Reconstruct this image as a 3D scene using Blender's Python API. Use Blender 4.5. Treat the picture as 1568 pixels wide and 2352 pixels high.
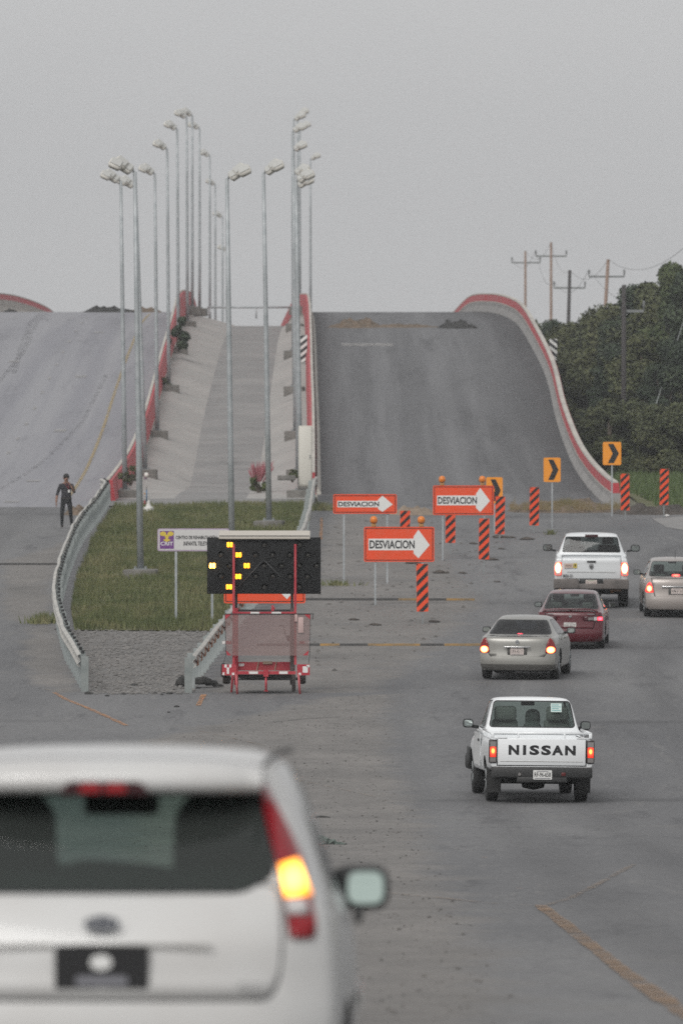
import bpy, bmesh, math, random
import numpy as np
from mathutils import Vector, Matrix, noise as mnoise

for _o in list(bpy.data.objects):
    bpy.data.objects.remove(_o)
scene = bpy.context.scene
COL = scene.collection
random.seed(7)
rng = np.random.default_rng(7)
R = math.radians

# ------------------------------------------------------------------ camera, sky, sun, exposure
FPX = 20000.0            # focal length in pixels of a 1568 px wide picture
HOR = 900.0              # row of the true horizon in that picture
CAMZ = 6.55
cam = bpy.data.cameras.new("camera")
cam.sensor_fit = 'HORIZONTAL'
cam.sensor_width = 14.9
cam.lens = FPX / 1568.0 * 14.9
cam.clip_start = 0.5
cam.clip_end = 12000
cam.dof.use_dof = True
cam.dof.focus_distance = 141.0
cam.dof.aperture_fstop = 3.95
cam_o = bpy.data.objects.new("camera", cam)
COL.objects.link(cam_o)
cam_o.location = (0, 0, CAMZ)
cam_o.rotation_euler = (math.pi / 2 - (1176 - HOR) / FPX, 0, 0)
scene.camera = cam_o

SUN_EL, SUN_AZ = R(43), R(205)      # behind the camera, to its left; azimuth clockwise from +Y
world = bpy.data.worlds.new("World")
scene.world = world
world.use_nodes = True
wn = world.node_tree.nodes
wl = world.node_tree.links
wn.clear()
sky = wn.new('ShaderNodeTexSky')
sky.sky_type = 'NISHITA'
sky.sun_disc = False
sky.sun_elevation = SUN_EL
sky.sun_rotation = SUN_AZ
sky.dust_density = 4.0
sky.air_density = 1.0
hs = wn.new('ShaderNodeHueSaturation')
hs.inputs['Saturation'].default_value = 0.10
mixn = wn.new('ShaderNodeMix')
mixn.data_type = 'RGBA'
mixn.inputs[0].default_value = 0.75
ctc = wn.new('ShaderNodeTexCoord')
cmp_ = wn.new('ShaderNodeMapping'); cmp_.inputs['Scale'].default_value = (1, 1, 3)
cnz = wn.new('ShaderNodeTexNoise'); cnz.inputs['Scale'].default_value = 9; cnz.inputs['Detail'].default_value = 6
crp = wn.new('ShaderNodeValToRGB')                       # cloud layer with faint unevenness
crp.color_ramp.elements[0].position = .3; crp.color_ramp.elements[0].color = (5.42, 5.45, 5.53, 1)
crp.color_ramp.elements[1].position = .7; crp.color_ramp.elements[1].color = (5.86, 5.88, 5.92, 1)
wl.new(ctc.outputs['Generated'], cmp_.inputs[0]); wl.new(cmp_.outputs[0], cnz.inputs['Vector']); wl.new(cnz.outputs['Fac'], crp.inputs[0]); wl.new(crp.outputs[0], mixn.inputs[7])
bg = wn.new('ShaderNodeBackground')
bg.inputs['Strength'].default_value = 0.08
wo = wn.new('ShaderNodeOutputWorld')
wl.new(sky.outputs[0], hs.inputs['Color'])
wl.new(hs.outputs[0], mixn.inputs[6])
wl.new(mixn.outputs[2], bg.inputs['Color'])
wl.new(bg.outputs[0], wo.inputs['Surface'])

sun = bpy.data.lights.new("sun", 'SUN')
sun.energy = 1.20
sun.angle = R(35)
sun.color = (1.0, 0.975, 0.94)
sun_o = bpy.data.objects.new("sun", sun)
COL.objects.link(sun_o)
_sd = Vector((math.sin(SUN_AZ) * math.cos(SUN_EL), math.cos(SUN_AZ) * math.cos(SUN_EL), math.sin(SUN_EL)))
sun_o.rotation_euler = _sd.to_track_quat('Z', 'Y').to_euler()
sun_o.location = (-40, -60, 80)

scene.view_settings.view_transform = 'Standard'
scene.view_settings.look = 'None'
scene.view_settings.exposure = 0.55
scene.view_settings.gamma = 1.0
scene.view_settings.use_curve_mapping = False
scene.render.engine = 'CYCLES'
scene.cycles.max_bounces = 8
scene.cycles.transparent_max_bounces = 24
scene.cycles.volume_bounces = 0
scene.cycles.use_denoising = False
scene.cycles.caustics_reflective = False
scene.cycles.caustics_refractive = False

# ------------------------------------------------------------------ helpers
def tag(o, label=None, cat=None, group=None, kind=None):
    if label: o['label'] = label
    if cat: o['category'] = cat
    if group: o['group'] = group
    if kind: o['kind'] = kind
    return o

def thing(name, label, cat, loc=(0, 0, 0), rot=(0, 0, 0), group=None):
    o = bpy.data.objects.new(name, None)
    o.empty_display_size = 0.3
    COL.objects.link(o)
    o.location = loc
    o.rotation_euler = rot
    return tag(o, label, cat, group)

def link(name, me, mat=None, parent=None, label=None):
    o = bpy.data.objects.new(name, me)
    COL.objects.link(o)
    if mat is not None:
        me.materials.clear()
        for m in (mat if isinstance(mat, (list, tuple)) else [mat]):
            me.materials.append(m)
    if parent is not None: o.parent = parent
    if label: o['label'] = label
    return o

def copy_tree(o, parent=None):
    c = o.copy()
    COL.objects.link(c)
    if parent is not None: c.parent = parent
    for ch in list(o.children):
        copy_tree(ch, c)
    return c

class MB:
    """collects simple shapes into one mesh"""
    def __init__(s):
        s.v = []; s.f = []; s.m = []; s.sm = []
    def add(s, vs, fs, mi=0, smooth=False):
        n = len(s.v)
        s.v += [tuple(p) for p in vs]
        for f in fs:
            s.f.append([i + n for i in f]); s.m.append(mi); s.sm.append(smooth)
        return s
    def box(s, c, size, rot=None, mi=0):
        hx, hy, hz = size[0] / 2, size[1] / 2, size[2] / 2
        P = [Vector((x, y, z)) for x in (-hx, hx) for y in (-hy, hy) for z in (-hz, hz)]
        if rot is not None:
            M = Matrix.Rotation(rot[2], 3, 'Z') @ Matrix.Rotation(rot[1], 3, 'Y') @ Matrix.Rotation(rot[0], 3, 'X')
            P = [M @ p for p in P]
        c = Vector(c)
        return s.add([p + c for p in P], [(0, 1, 3, 2), (4, 6, 7, 5), (0, 4, 5, 1), (2, 3, 7, 6), (0, 2, 6, 4), (1, 5, 7, 3)], mi)
    def rbox(s, c, size, r=0.02, seg=2, mi=0, rot=None):
        bm = bmesh.new()
        bmesh.ops.create_cube(bm, size=1)
        bmesh.ops.scale(bm, vec=size, verts=bm.verts)
        bmesh.ops.bevel(bm, geom=list(bm.edges), offset=min(r, min(size) * .49), segments=seg, affect='EDGES', profile=.5)
        M = Matrix.Identity(3)
        if rot is not None:
            M = Matrix.Rotation(rot[2], 3, 'Z') @ Matrix.Rotation(rot[1], 3, 'Y') @ Matrix.Rotation(rot[0], 3, 'X')
        bm.verts.index_update()
        c = Vector(c)
        s.add([M @ v.co + c for v in bm.verts], [[v.index for v in f.verts] for f in bm.faces], mi, True)
        bm.free()
        return s
    def tube(s, pts, r, n=10, mi=0, caps=True, smooth=True):
        pts = [Vector(p) for p in pts]
        rs = r if isinstance(r, (list, tuple)) else [r] * len(pts)
        vs = []; fs = []
        up0 = Vector((0, 0, 1))
        prev = None
        for i, p in enumerate(pts):
            d = (pts[min(i + 1, len(pts) - 1)] - pts[max(i - 1, 0)]).normalized()
            if prev is None:
                a = d.cross(up0 if abs(d.z) < .9 else Vector((1, 0, 0))).normalized()
            else:
                a = (prev - d * prev.dot(d)).normalized()
            prev = a
            b = d.cross(a)
            for k in range(n):
                t = 2 * math.pi * k / n
                vs.append(p + (a * math.cos(t) + b * math.sin(t)) * rs[i])
        for i in range(len(pts) - 1):
            for k in range(n):
                fs.append((i * n + k, i * n + (k + 1) % n, (i + 1) * n + (k + 1) % n, (i + 1) * n + k))
        s.add(vs, fs, mi, smooth)
        if caps:
            m = len(s.v) - len(vs)
            s.f.append([m + k for k in range(n)][::-1]); s.m.append(mi); s.sm.append(False)
            s.f.append([m + (len(pts) - 1) * n + k for k in range(n)]); s.m.append(mi); s.sm.append(False)
        return s
    def lathe(s, prof, c=(0, 0, 0), axis='z', n=20, mi=0, smooth=True):
        vs = []; fs = []
        for (r, h) in prof:
            for k in range(n):
                t = 2 * math.pi * k / n
                a, b = r * math.cos(t), r * math.sin(t)
                p = {'z': (a, b, h), 'x': (h, a, b), 'y': (b, h, a)}[axis]
                vs.append((p[0] + c[0], p[1] + c[1], p[2] + c[2]))
        for i in range(len(prof) - 1):
            for k in range(n):
                fs.append((i * n + k, i * n + (k + 1) % n, (i + 1) * n + (k + 1) % n, (i + 1) * n + k))
        return s.add(vs, fs, mi, smooth)
    def plate(s, poly, y, t=0.003, mi=0):
        """flat polygon in the XZ plane facing -Y, with thickness towards +Y"""
        n = len(poly)
        vs = [(p[0], y, p[1]) for p in poly] + [(p[0], y + t, p[1]) for p in poly]
        ar = sum(poly[i][0] * poly[(i + 1) % n][1] - poly[(i + 1) % n][0] * poly[i][1] for i in range(n))
        fr = list(range(n)); bk = list(range(n, 2 * n))[::-1]
        sd = [(i, n + i, n + (i + 1) % n, (i + 1) % n) for i in range(n)]
        if ar < 0:
            fr = fr[::-1]; bk = bk[::-1]; sd = [f[::-1] for f in sd]
        return s.add(vs, [fr, bk] + sd, mi)
    def build(s, name, mat, parent=None, label=None):
        me = bpy.data.meshes.new(name)
        me.from_pydata(s.v, [], s.f)
        me.polygons.foreach_set('material_index', s.m)
        me.polygons.foreach_set('use_smooth', s.sm)
        me.update()
        return link(name, me, mat, parent, label)

def rpoly(pts, r=0.03, n=4):
    """polygon with rounded corners"""
    out = []
    N = len(pts)
    for i in range(N):
        p0, p1, p2 = Vector(pts[i - 1]), Vector(pts[i]), Vector(pts[(i + 1) % N])
        a, b = (p0 - p1), (p2 - p1)
        d = min(r, a.length * .45, b.length * .45)
        A, B = p1 + a.normalized() * d, p1 + b.normalized() * d
        for k in range(n + 1):
            t = k / n
            q = A * (1 - t) ** 2 + p1 * 2 * t * (1 - t) + B * t * t
            out.append((q.x, q.y))
    return out

def grow(poly, d):
    """offset a polygon outwards"""
    n = len(poly)
    ar = sum(poly[i][0] * poly[(i + 1) % n][1] - poly[(i + 1) % n][0] * poly[i][1] for i in range(n))
    s = 1 if ar > 0 else -1
    out = []
    for i in range(n):
        a, b, c = Vector(poly[i - 1]), Vector(poly[i]), Vector(poly[(i + 1) % n])
        e1 = (b - a); e2 = (c - b)
        n1 = Vector((e1.y, -e1.x)).normalized() if e1.length > 1e-9 else Vector((0, 0))
        n2 = Vector((e2.y, -e2.x)).normalized() if e2.length > 1e-9 else n1
        m = (n1 + n2)
        m = m.normalized() if m.length > 1e-6 else n1
        k = d / max(.5, m.dot(n1))
        out.append((b.x + s * m.x * k, b.y + s * m.y * k))
    return out

def clip_rect(poly, x0, x1, z0, z1):
    def cl(ps, f, inter):
        o = []
        for i in range(len(ps)):
            a, b = ps[i - 1], ps[i]
            if f(b):
                if not f(a): o.append(inter(a, b))
                o.append(b)
            elif f(a): o.append(inter(a, b))
        return o
    def ix(v): return lambda a, b: (v, a[1] + (b[1] - a[1]) * (v - a[0]) / (b[0] - a[0]))
    def iz(v): return lambda a, b: (a[0] + (b[0] - a[0]) * (v - a[1]) / (b[1] - a[1]), v)
    for f, i in ((lambda p: p[0] >= x0, ix(x0)), (lambda p: p[0] <= x1, ix(x1)), (lambda p: p[1] >= z0, iz(z0)), (lambda p: p[1] <= z1, iz(z1))):
        if not poly: return []
        poly = cl(poly, f, i)
    return poly

_txt_cache = {}
def text_mesh(s, bold=0.0):
    key = (s, bold)
    if key not in _txt_cache:
        c = bpy.data.curves.new("lettering", 'FONT')
        c.body = s
        c.offset = bold
        c.resolution_u = 3
        o = bpy.data.objects.new("lettering", c)
        COL.objects.link(o)
        dg = bpy.context.evaluated_depsgraph_get()
        me = bpy.data.meshes.new_from_object(o.evaluated_get(dg))
        vs = [v.co.copy() for v in me.vertices]
        fs = [list(p.vertices) for p in me.polygons]
        bpy.data.objects.remove(o)
        bpy.data.curves.remove(c)
        bpy.data.meshes.remove(me)
        _txt_cache[key] = (vs, fs)
    return _txt_cache[key]

def put_text(mb, s, x0, x1, z0, z1, y, bold=0.0, mi=0):
    """letters fitted into a rectangle of the XZ plane, facing -Y"""
    vs, fs = text_mesh(s, bold)
    a0 = min(v.x for v in vs); a1 = max(v.x for v in vs)
    b0 = min(v.y for v in vs); b1 = max(v.y for v in vs)
    mb.add([(x0 + (v.x - a0) / (a1 - a0) * (x1 - x0), y, z0 + (v.y - b0) / (b1 - b0) * (z1 - z0)) for v in vs], fs, mi)

# ------------------------------------------------------------------ materials
_mats = {}
def mat(name, col, rough=.6, metal=0., coat=0., spec=.5, c2=None, scale=3., detail=4., stretch=None, bump=0., bscale=40., thr=(.35, .65), emit=None, es=0., space='Object'):
    if name in _mats: return _mats[name]
    m = bpy.data.materials.new(name)
    m.use_nodes = True
    nt = m.node_tree
    p = nt.nodes['Principled BSDF']
    p.inputs['Base Color'].default_value = (*col, 1)
    p.inputs['Roughness'].default_value = rough
    p.inputs['Metallic'].default_value = metal
    p.inputs['Coat Weight'].default_value = coat
    p.inputs['Coat Roughness'].default_value = .06
    p.inputs['Specular IOR Level'].default_value = spec
    if emit:
        p.inputs['Emission Color'].default_value = (*emit, 1)
        p.inputs['Emission Strength'].default_value = es
    if c2 is not None or bump:
        tc = nt.nodes.new('ShaderNodeTexCoord')
        src = tc.outputs[space]
        if stretch:
            mp = nt.nodes.new('ShaderNodeMapping')
            mp.inputs['Scale'].default_value = stretch
            nt.links.new(src, mp.inputs[0]); src = mp.outputs[0]
        if c2 is not None:
            nz = nt.nodes.new('ShaderNodeTexNoise')
            nz.inputs['Scale'].default_value = scale
            nz.inputs['Detail'].default_value = detail
            nz.inputs['Roughness'].default_value = .6
            nt.links.new(src, nz.inputs['Vector'])
            rp = nt.nodes.new('ShaderNodeValToRGB')
            rp.color_ramp.elements[0].position = thr[0]; rp.color_ramp.elements[0].color = (*col, 1)
            rp.color_ramp.elements[1].position = thr[1]; rp.color_ramp.elements[1].color = (*c2, 1)
            nt.links.new(nz.outputs['Fac'], rp.inputs[0])
            nt.links.new(rp.outputs[0], p.inputs['Base Color'])
        if bump:
            nb = nt.nodes.new('ShaderNodeTexNoise')
            nb.inputs['Scale'].default_value = bscale
            nb.inputs['Detail'].default_value = 3
            nt.links.new(src, nb.inputs['Vector'])
            bp = nt.nodes.new('ShaderNodeBump')
            bp.inputs['Strength'].default_value = bump
            bp.inputs['Distance'].default_value = .02
            nt.links.new(nb.outputs['Fac'], bp.inputs['Height'])
            nt.links.new(bp.outputs[0], p.inputs['Normal'])
    _mats[name] = m
    return m

def glass_mat(name, tint, dust_or_haze=0., rough=.02):
    if name in _mats: return _mats[name]
    m = bpy.data.materials.new(name)
    m.use_nodes = True
    nt = m.node_tree
    nt.nodes.clear()
    out = nt.nodes.new('ShaderNodeOutputMaterial')
    tr = nt.nodes.new('ShaderNodeBsdfTransparent'); tr.inputs[0].default_value = (*tint, 1)
    gl = nt.nodes.new('ShaderNodeBsdfGlossy'); gl.inputs['Roughness'].default_value = rough
    fr = nt.nodes.new('ShaderNodeFresnel')
    ge = nt.nodes.new('ShaderNodeNewGeometry')
    ma = nt.nodes.new('ShaderNodeMath'); ma.operation = 'MULTIPLY_ADD'
    ma.inputs[1].default_value = 1 / 1.45 - 1.45; ma.inputs[2].default_value = 1.45
    nt.links.new(ge.outputs['Backfacing'], ma.inputs[0]); nt.links.new(ma.outputs[0], fr.inputs[0])
    mx = nt.nodes.new('ShaderNodeMixShader')
    nt.links.new(fr.outputs[0], mx.inputs[0])
    nt.links.new(tr.outputs[0], mx.inputs[1]); nt.links.new(gl.outputs[0], mx.inputs[2])
    if dust_or_haze:      # pale diffuse haze mixed into the pane, brightening the dark interior behind it
        df = nt.nodes.new('ShaderNodeBsdfDiffuse'); df.inputs[0].default_value = (.34, .38, .36, 1)
        m2 = nt.nodes.new('ShaderNodeMixShader'); m2.inputs[0].default_value = dust_or_haze
        nt.links.new(mx.outputs[0], m2.inputs[1]); nt.links.new(df.outputs[0], m2.inputs[2]); nt.links.new(m2.outputs[0], out.inputs[0])
    else:
        nt.links.new(mx.outputs[0], out.inputs[0])
    _mats[name] = m
    return m

def lamp_mat(name, cx, cz, rx, rz, core=(1., .62, .12), mid=(1., .06, .03), edge=(.35, .01, .012), s=6., e0=.35, e1=.8, strengths=(1., .45, .12)):
    """lit lens: bright bulb behind red plastic"""
    m = bpy.data.materials.new(name)
    m.use_nodes = True
    nt = m.node_tree
    p = nt.nodes['Principled BSDF']
    p.inputs['Base Color'].default_value = (*edge, 1)
    p.inputs['Roughness'].default_value = .15
    tc = nt.nodes.new('ShaderNodeTexCoord')
    mp = nt.nodes.new('ShaderNodeMapping')
    mp.inputs['Location'].default_value = (-cx / rx, 0, -cz / rz)
    mp.inputs['Scale'].default_value = (1 / rx, 0, 1 / rz)
    nt.links.new(tc.outputs['Object'], mp.inputs[0])
    ln = nt.nodes.new('ShaderNodeVectorMath'); ln.operation = 'LENGTH'
    nt.links.new(mp.outputs[0], ln.inputs[0])
    rp = nt.nodes.new('ShaderNodeValToRGB')
    e = rp.color_ramp.elements
    e[0].position = e0; e[0].color = (*[c * strengths[0] for c in core], 1)
    e[1].position = 1.0; e[1].color = (*[c * strengths[2] for c in mid], 1)
    q = e.new(e1); q.color = (*[c * strengths[1] for c in mid], 1)
    nt.links.new(ln.outputs['Value'], rp.inputs[0])
    nt.links.new(rp.outputs[0], p.inputs['Emission Color'])
    p.inputs['Emission Strength'].default_value = s
    return m

WHITE = mat('white paint', (.78, .80, .81), .35, coat=.5)
BLACKP = mat('black plastic', (.018, .019, .02), .55)
RUBBER = mat('tyre rubber', (.022, .022, .022), .85)
STEEL = mat('galvanised steel', (.30, .325, .335), .55, .25, c2=(.42, .44, .45), scale=2.5)
STEELD = mat('dull steel', (.20, .215, .22), .6, .3, c2=(.30, .31, .31), scale=4)
CHROME = mat('bright metal', (.6, .6, .6), .2, 1.)
SEAT = mat('grey seat cloth', (.10, .10, .095), .9)
SEATD = mat('dark seat cloth', (.050, .056, .054), .9)
UNDER = mat('underbody', (.012, .012, .012), .9)
ORANGE = mat('orange sign sheeting', (.84, .068, .012), .5, c2=(.70, .085, .025), scale=1.6, detail=6)
REDP = mat('red paint', (.42, .03, .04), .5, c2=(.52, .06, .07), scale=3)
SIGNW = mat('white sheeting', (.72, .72, .70), .5)
SIGNB = mat('black lettering film', (.012, .012, .014), .5)
AMBERS = mat('amber sheeting', (.82, .30, .02), .5)
CONC = mat('concrete', (.36, .345, .325), .9, c2=(.26, .25, .24), scale=.8, detail=8)
# ------------------------------------------------------------------ terrain profiles (metres, world)
sm = lambda t: max(0., min(1., t)) ** 2 * (3 - 2 * max(0., min(1., t)))
def pchip(xs, ys):
    xs = np.array(xs, float); ys = np.array(ys, float)
    h = np.diff(xs); d = np.diff(ys) / h
    m = np.zeros(len(xs)); m[0] = d[0]; m[-1] = d[-1]
    for i in range(1, len(xs) - 1):
        m[i] = 0 if d[i - 1] * d[i] <= 0 else (h[i - 1] + h[i]) * 3 / ((2 * h[i] + h[i - 1]) / d[i - 1] + (h[i] + 2 * h[i - 1]) / d[i])
    def f(x):
        x = np.clip(np.asarray(x, float), xs[0], xs[-1])
        i = np.clip(np.searchsorted(xs, x) - 1, 0, len(xs) - 2)
        t = (x - xs[i]) / h[i]
        r = (1 + 2 * t) * (1 - t) ** 2 * ys[i] + t * (1 - t) ** 2 * h[i] * m[i] + t * t * (3 - 2 * t) * ys[i + 1] + t * t * (t - 1) * h[i] * m[i + 1]
        return r if r.ndim else float(r)
    return f

BASE = pchip([-120, -40, 0, 26.9, 70, 110, 139, 165, 187, 212, 233, 250, 286, 322, 360, 3000],
             [8.6, 5.7, 4.85, 4.04, 2.1, .72, 0, -.05, .05, .32, .8, 1.18, 2.05, 2.58, 2.6, 2.6])
RAMP = pchip([286, 322, 351, 387, 421, 454, 488, 520, 548, 586, 620, 700, 800],
             [2.05, 2.62, 3.27, 4.81, 6.87, 8.82, 10.5, 11.28, 11.52, 10.65, 9.4, 5.6, 2.7])
XRL = pchip([300, 327, 394, 421, 454, 488, 520, 570, 620, 800], [-.68, -.75, -.98, -1.13, -1.29, -1.49, -1.77, -2.9, -4.2, -10])   # left edge of the right carriageway
XRR = pchip([300, 322, 360, 394, 430, 454, 488, 510, 530, 570, 620, 800], [9.6, 9.4, 9.5, 9.7, 10.0, 9.9, 9.6, 9.0, 8.4, 7.5, 6.3, .5])
XLR = pchip([300, 316, 381, 432, 470, 500, 540, 570, 620, 800], [-8.7, -8.77, -9.03, -9.27, -9.4, -9.65, -9.86, -10, -10.5, -15])
XLL = pchip([300, 322, 430, 500, 540, 555, 580, 620, 800], [-20.0, -20.0, -20.8, -21.5, -21.2, -20.4, -19.1, -18.8, -24])

def slope(y):
    return (BASE(y + .5) - BASE(y - .5))

def at(u, v):
    """picture row/column to the point of the road surface seen there"""
    lo, hi = 18.0, 345.0
    f = lambda D: BASE(D) - CAMZ + D * (v - HOR) / FPX
    D = lo
    while D < hi and f(D) > 0 and False: D += 1
    a = None
    prev = f(lo)
    for D in np.arange(lo + 1, hi, 1.0):
        c = f(D)
        if prev * c <= 0:
            a = D - 1; break
        prev = c
    if a is None: a = hi
    b = a + 1
    for _ in range(30):
        mm = (a + b) / 2
        if f(a) * f(mm) <= 0: b = mm
        else: a = mm
    return Vector(((u - 784) * a / FPX, a, BASE(a)))

def px(u, D):
    return (u - 784) * D / FPX

def zv(v, D):
    return CAMZ + D * (HOR - v) / FPX

# ------------------------------------------------------------------ ground materials
def ground_mat(name, base, dust_or_haze, dark, s_big=.06, s_mid=.5, grain=.25, rough=.8, dustpos=(.45, .7), sy=.35, grit=None, streak=None):
    m = bpy.data.materials.new(name)
    m.use_nodes = True
    nt = m.node_tree; N = nt.nodes; L = nt.links
    p = N['Principled BSDF']
    p.inputs['Roughness'].default_value = rough
    p.inputs['Specular IOR Level'].default_value = .3
    tc = N.new('ShaderNodeTexCoord')
    mp = N.new('ShaderNodeMapping'); mp.inputs['Scale'].default_value = (1, sy, 1)
    L.new(tc.outputs['Object'], mp.inputs[0])
    def nz(scale, det, ro=.55, src=mp.outputs[0]):
        n = N.new('ShaderNodeTexNoise')
        n.inputs['Scale'].default_value = scale; n.inputs['Detail'].default_value = det; n.inputs['Roughness'].default_value = ro
        L.new(src, n.inputs['Vector'])
        return n.outputs['Fac']
    def ramp(src, a, b, c0=(0, 0, 0), c1=(1, 1, 1)):
        r = N.new('ShaderNodeValToRGB')
        r.color_ramp.elements[0].position = a; r.color_ramp.elements[0].color = (*c0, 1)
        r.color_ramp.elements[1].position = b; r.color_ramp.elements[1].color = (*c1, 1)
        L.new(src, r.inputs[0])
        return r.outputs[0]
    def mix(f, a, b, typ='MIX', fv=None):
        x = N.new('ShaderNodeMix'); x.data_type = 'RGBA'; x.blend_type = typ
        if f is None: x.inputs[0].default_value = fv
        else: L.new(f, x.inputs[0])
        for k, q in ((6, a), (7, b)):
            if isinstance(q, tuple): x.inputs[k].default_value = (*q, 1)
            else: L.new(q, x.inputs[k])
        return x.outputs[2]
    c = mix(ramp(nz(s_big, 6), *dustpos), base, dust_or_haze)
    c = mix(ramp(nz(s_mid, 6, .65), .55, .78), c, dark)
    g = ramp(nz(9, 5, .75, tc.outputs['Object']), .2, .8, (1 - grain,) * 3, (1 + grain,) * 3)
    c = mix(None, c, g, 'MULTIPLY', 1.0)
    if streak:
        q = N.new('ShaderNodeMapping'); q.inputs['Scale'].default_value = (1, .012, .02); L.new(tc.outputs['Object'], q.inputs[0])
        c = mix(ramp(nz(.75, 5, .65, q.outputs[0]), .42, .62), c, streak)
        q2 = N.new('ShaderNodeMapping'); q2.inputs['Scale'].default_value = (.5, .03, .05); L.new(tc.outputs['Object'], q2.inputs[0])
        c = mix(ramp(nz(1.6, 7, .7, q2.outputs[0]), .55, .75), c, dark)
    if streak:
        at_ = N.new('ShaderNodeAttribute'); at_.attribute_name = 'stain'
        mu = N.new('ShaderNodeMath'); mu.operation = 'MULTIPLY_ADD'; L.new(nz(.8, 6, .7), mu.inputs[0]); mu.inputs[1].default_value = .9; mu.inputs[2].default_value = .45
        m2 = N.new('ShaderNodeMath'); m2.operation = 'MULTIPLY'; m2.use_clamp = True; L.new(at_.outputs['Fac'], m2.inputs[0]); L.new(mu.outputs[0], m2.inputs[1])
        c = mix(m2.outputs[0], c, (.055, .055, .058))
    if grit:
        vo = N.new('ShaderNodeTexVoronoi'); vo.inputs['Scale'].default_value = 5
        L.new(tc.outputs['Object'], vo.inputs['Vector'])
        c = mix(ramp(vo.outputs['Distance'], .06, .16, (1, 1, 1), (0, 0, 0)), c, grit)
    L.new(c, p.inputs['Base Color'])
    bp = N.new('ShaderNodeBump'); bp.inputs['Strength'].default_value = .25; bp.inputs['Distance'].default_value = .01
    L.new(nz(60, 3, .6, tc.outputs['Object']), bp.inputs['Height'])
    L.new(bp.outputs[0], p.inputs['Normal'])
    return m

M_GROUND = ground_mat('dry earth', (.16, .15, .12), (.13, .14, .08), (.09, .09, .07))
M_ASPH = ground_mat('worn asphalt', (.125, .125, .128), (.165, .16, .155), (.095, .095, .097), .07, .35, .22, .82)
M_SHOULD = ground_mat('dusty shoulder', (.16, .152, .145), (.20, .185, .17), (.10, .095, .09), .12, .8, .3, .9, grit=(.05, .048, .045))
M_RAMPR = ground_mat('ramp asphalt', (.104, .104, .108), (.135, .135, .140), (.066, .066, .069), .09, .25, .3, .8, sy=.08, streak=(.150, .150, .155))
M_RAMPL = ground_mat('pale ramp asphalt', (.225, .225, .245), (.265, .265, .28), (.17, .17, .185), .09, .3, .24, .8, sy=.12, streak=(.27, .27, .285))
M_CHAN = ground_mat('channel concrete', (.22, .216, .212), (.275, .268, .26), (.14, .138, .136), .2, .5, .2, .9, sy=.8)
M_BANK = ground_mat('channel bank concrete', (.32, .31, .295), (.37, .355, .335), (.22, .215, .205), .25, .6, .2, .9, sy=.6)
M_GRAVEL = ground_mat('grey gravel', (.165, .16, .155), (.21, .20, .19), (.10, .097, .093), .3, 1.4, .45, .95, sy=.8, grit=(.07, .068, .066))
M_TURF = ground_mat('turf soil', (.10, .105, .05), (.15, .14, .08), (.065, .07, .035), .35, .8, .4, .95, sy=.5)

def sheet(name, y0, y1, ny, fx0, fx1, nx, fz, m, kind='structure', label=None, lift=0.):
    """a surface swept along Y between two edges"""
    vs = []; fs = []
    for j in range(ny + 1):
        y = y0 + (y1 - y0) * j / ny
        a, b = fx0(y), fx1(y)
        for i in range(nx + 1):
            x = a + (b - a) * i / nx
            vs.append((x, y, fz(x, y) + lift))
    for j in range(ny):
        for i in range(nx):
            k = j * (nx + 1) + i
            fs.append((k, k + 1, k + nx + 2, k + nx + 1))
    me = bpy.data.meshes.new(name)
    me.from_pydata(vs, [], fs)
    me.polygons.foreach_set('use_smooth', [True] * len(fs))
    o = link(name, me, m)
    if kind: o['kind'] = kind
    if label: o['label'] = label
    return o

def poly_sheet(name, pts, m, lift, kind='structure', step=2.0, label=None, cat=None):
    """closed outline of ground points draped over the road profile"""
    bm = bmesh.new()
    vs = [bm.verts.new((p[0], p[1], 0)) for p in pts]
    bm.faces.new(vs)
    y0 = min(p[1] for p in pts); y1 = max(p[1] for p in pts)
    y = y0 + step
    while y < y1:
        bmesh.ops.bisect_plane(bm, geom=list(bm.verts) + list(bm.edges) + list(bm.faces), plane_co=(0, y, 0), plane_no=(0, 1, 0))
        y += step
    for v in bm.verts: v.co.z = BASE(v.co.y) + lift
    bmesh.ops.recalc_face_normals(bm, faces=bm.faces)
    for f in bm.faces:
        if f.normal.z < 0: f.normal_flip()
    me = bpy.data.meshes.new(name)
    bm.to_mesh(me); bm.free()
    o = link(name, me, m)
    if kind: o['kind'] = kind
    return tag(o, label, cat)

base_z = lambda x, y: BASE(y)
def wide(name, ys, xs, m, lift):
    vs = [(x, y, BASE(y) + lift) for y in ys for x in xs]
    n = len(xs)
    fs = [(j * n + i, j * n + i + 1, (j + 1) * n + i + 1, (j + 1) * n + i) for j in range(len(ys) - 1) for i in range(n - 1)]
    me = bpy.data.meshes.new(name); me.from_pydata(vs, [], fs)
    me.polygons.foreach_set('use_smooth', [True] * len(fs))
    return tag(link(name, me, m), kind='structure')

YS = list(np.arange(-110, 372, 3.0)) + [400, 500, 700, 1000, 1600, 2500, 5000]
wide('ground', YS, [-3000, -600, -120, -40, -15, 0, 15, 40, 120, 600, 3000], M_GROUND, -.06)
# side street leaving to the right in front of the trees
sheet('road', 284, 310, 13, lambda y: 34, lambda y: 140, 10, base_z, M_ASPH)

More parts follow.
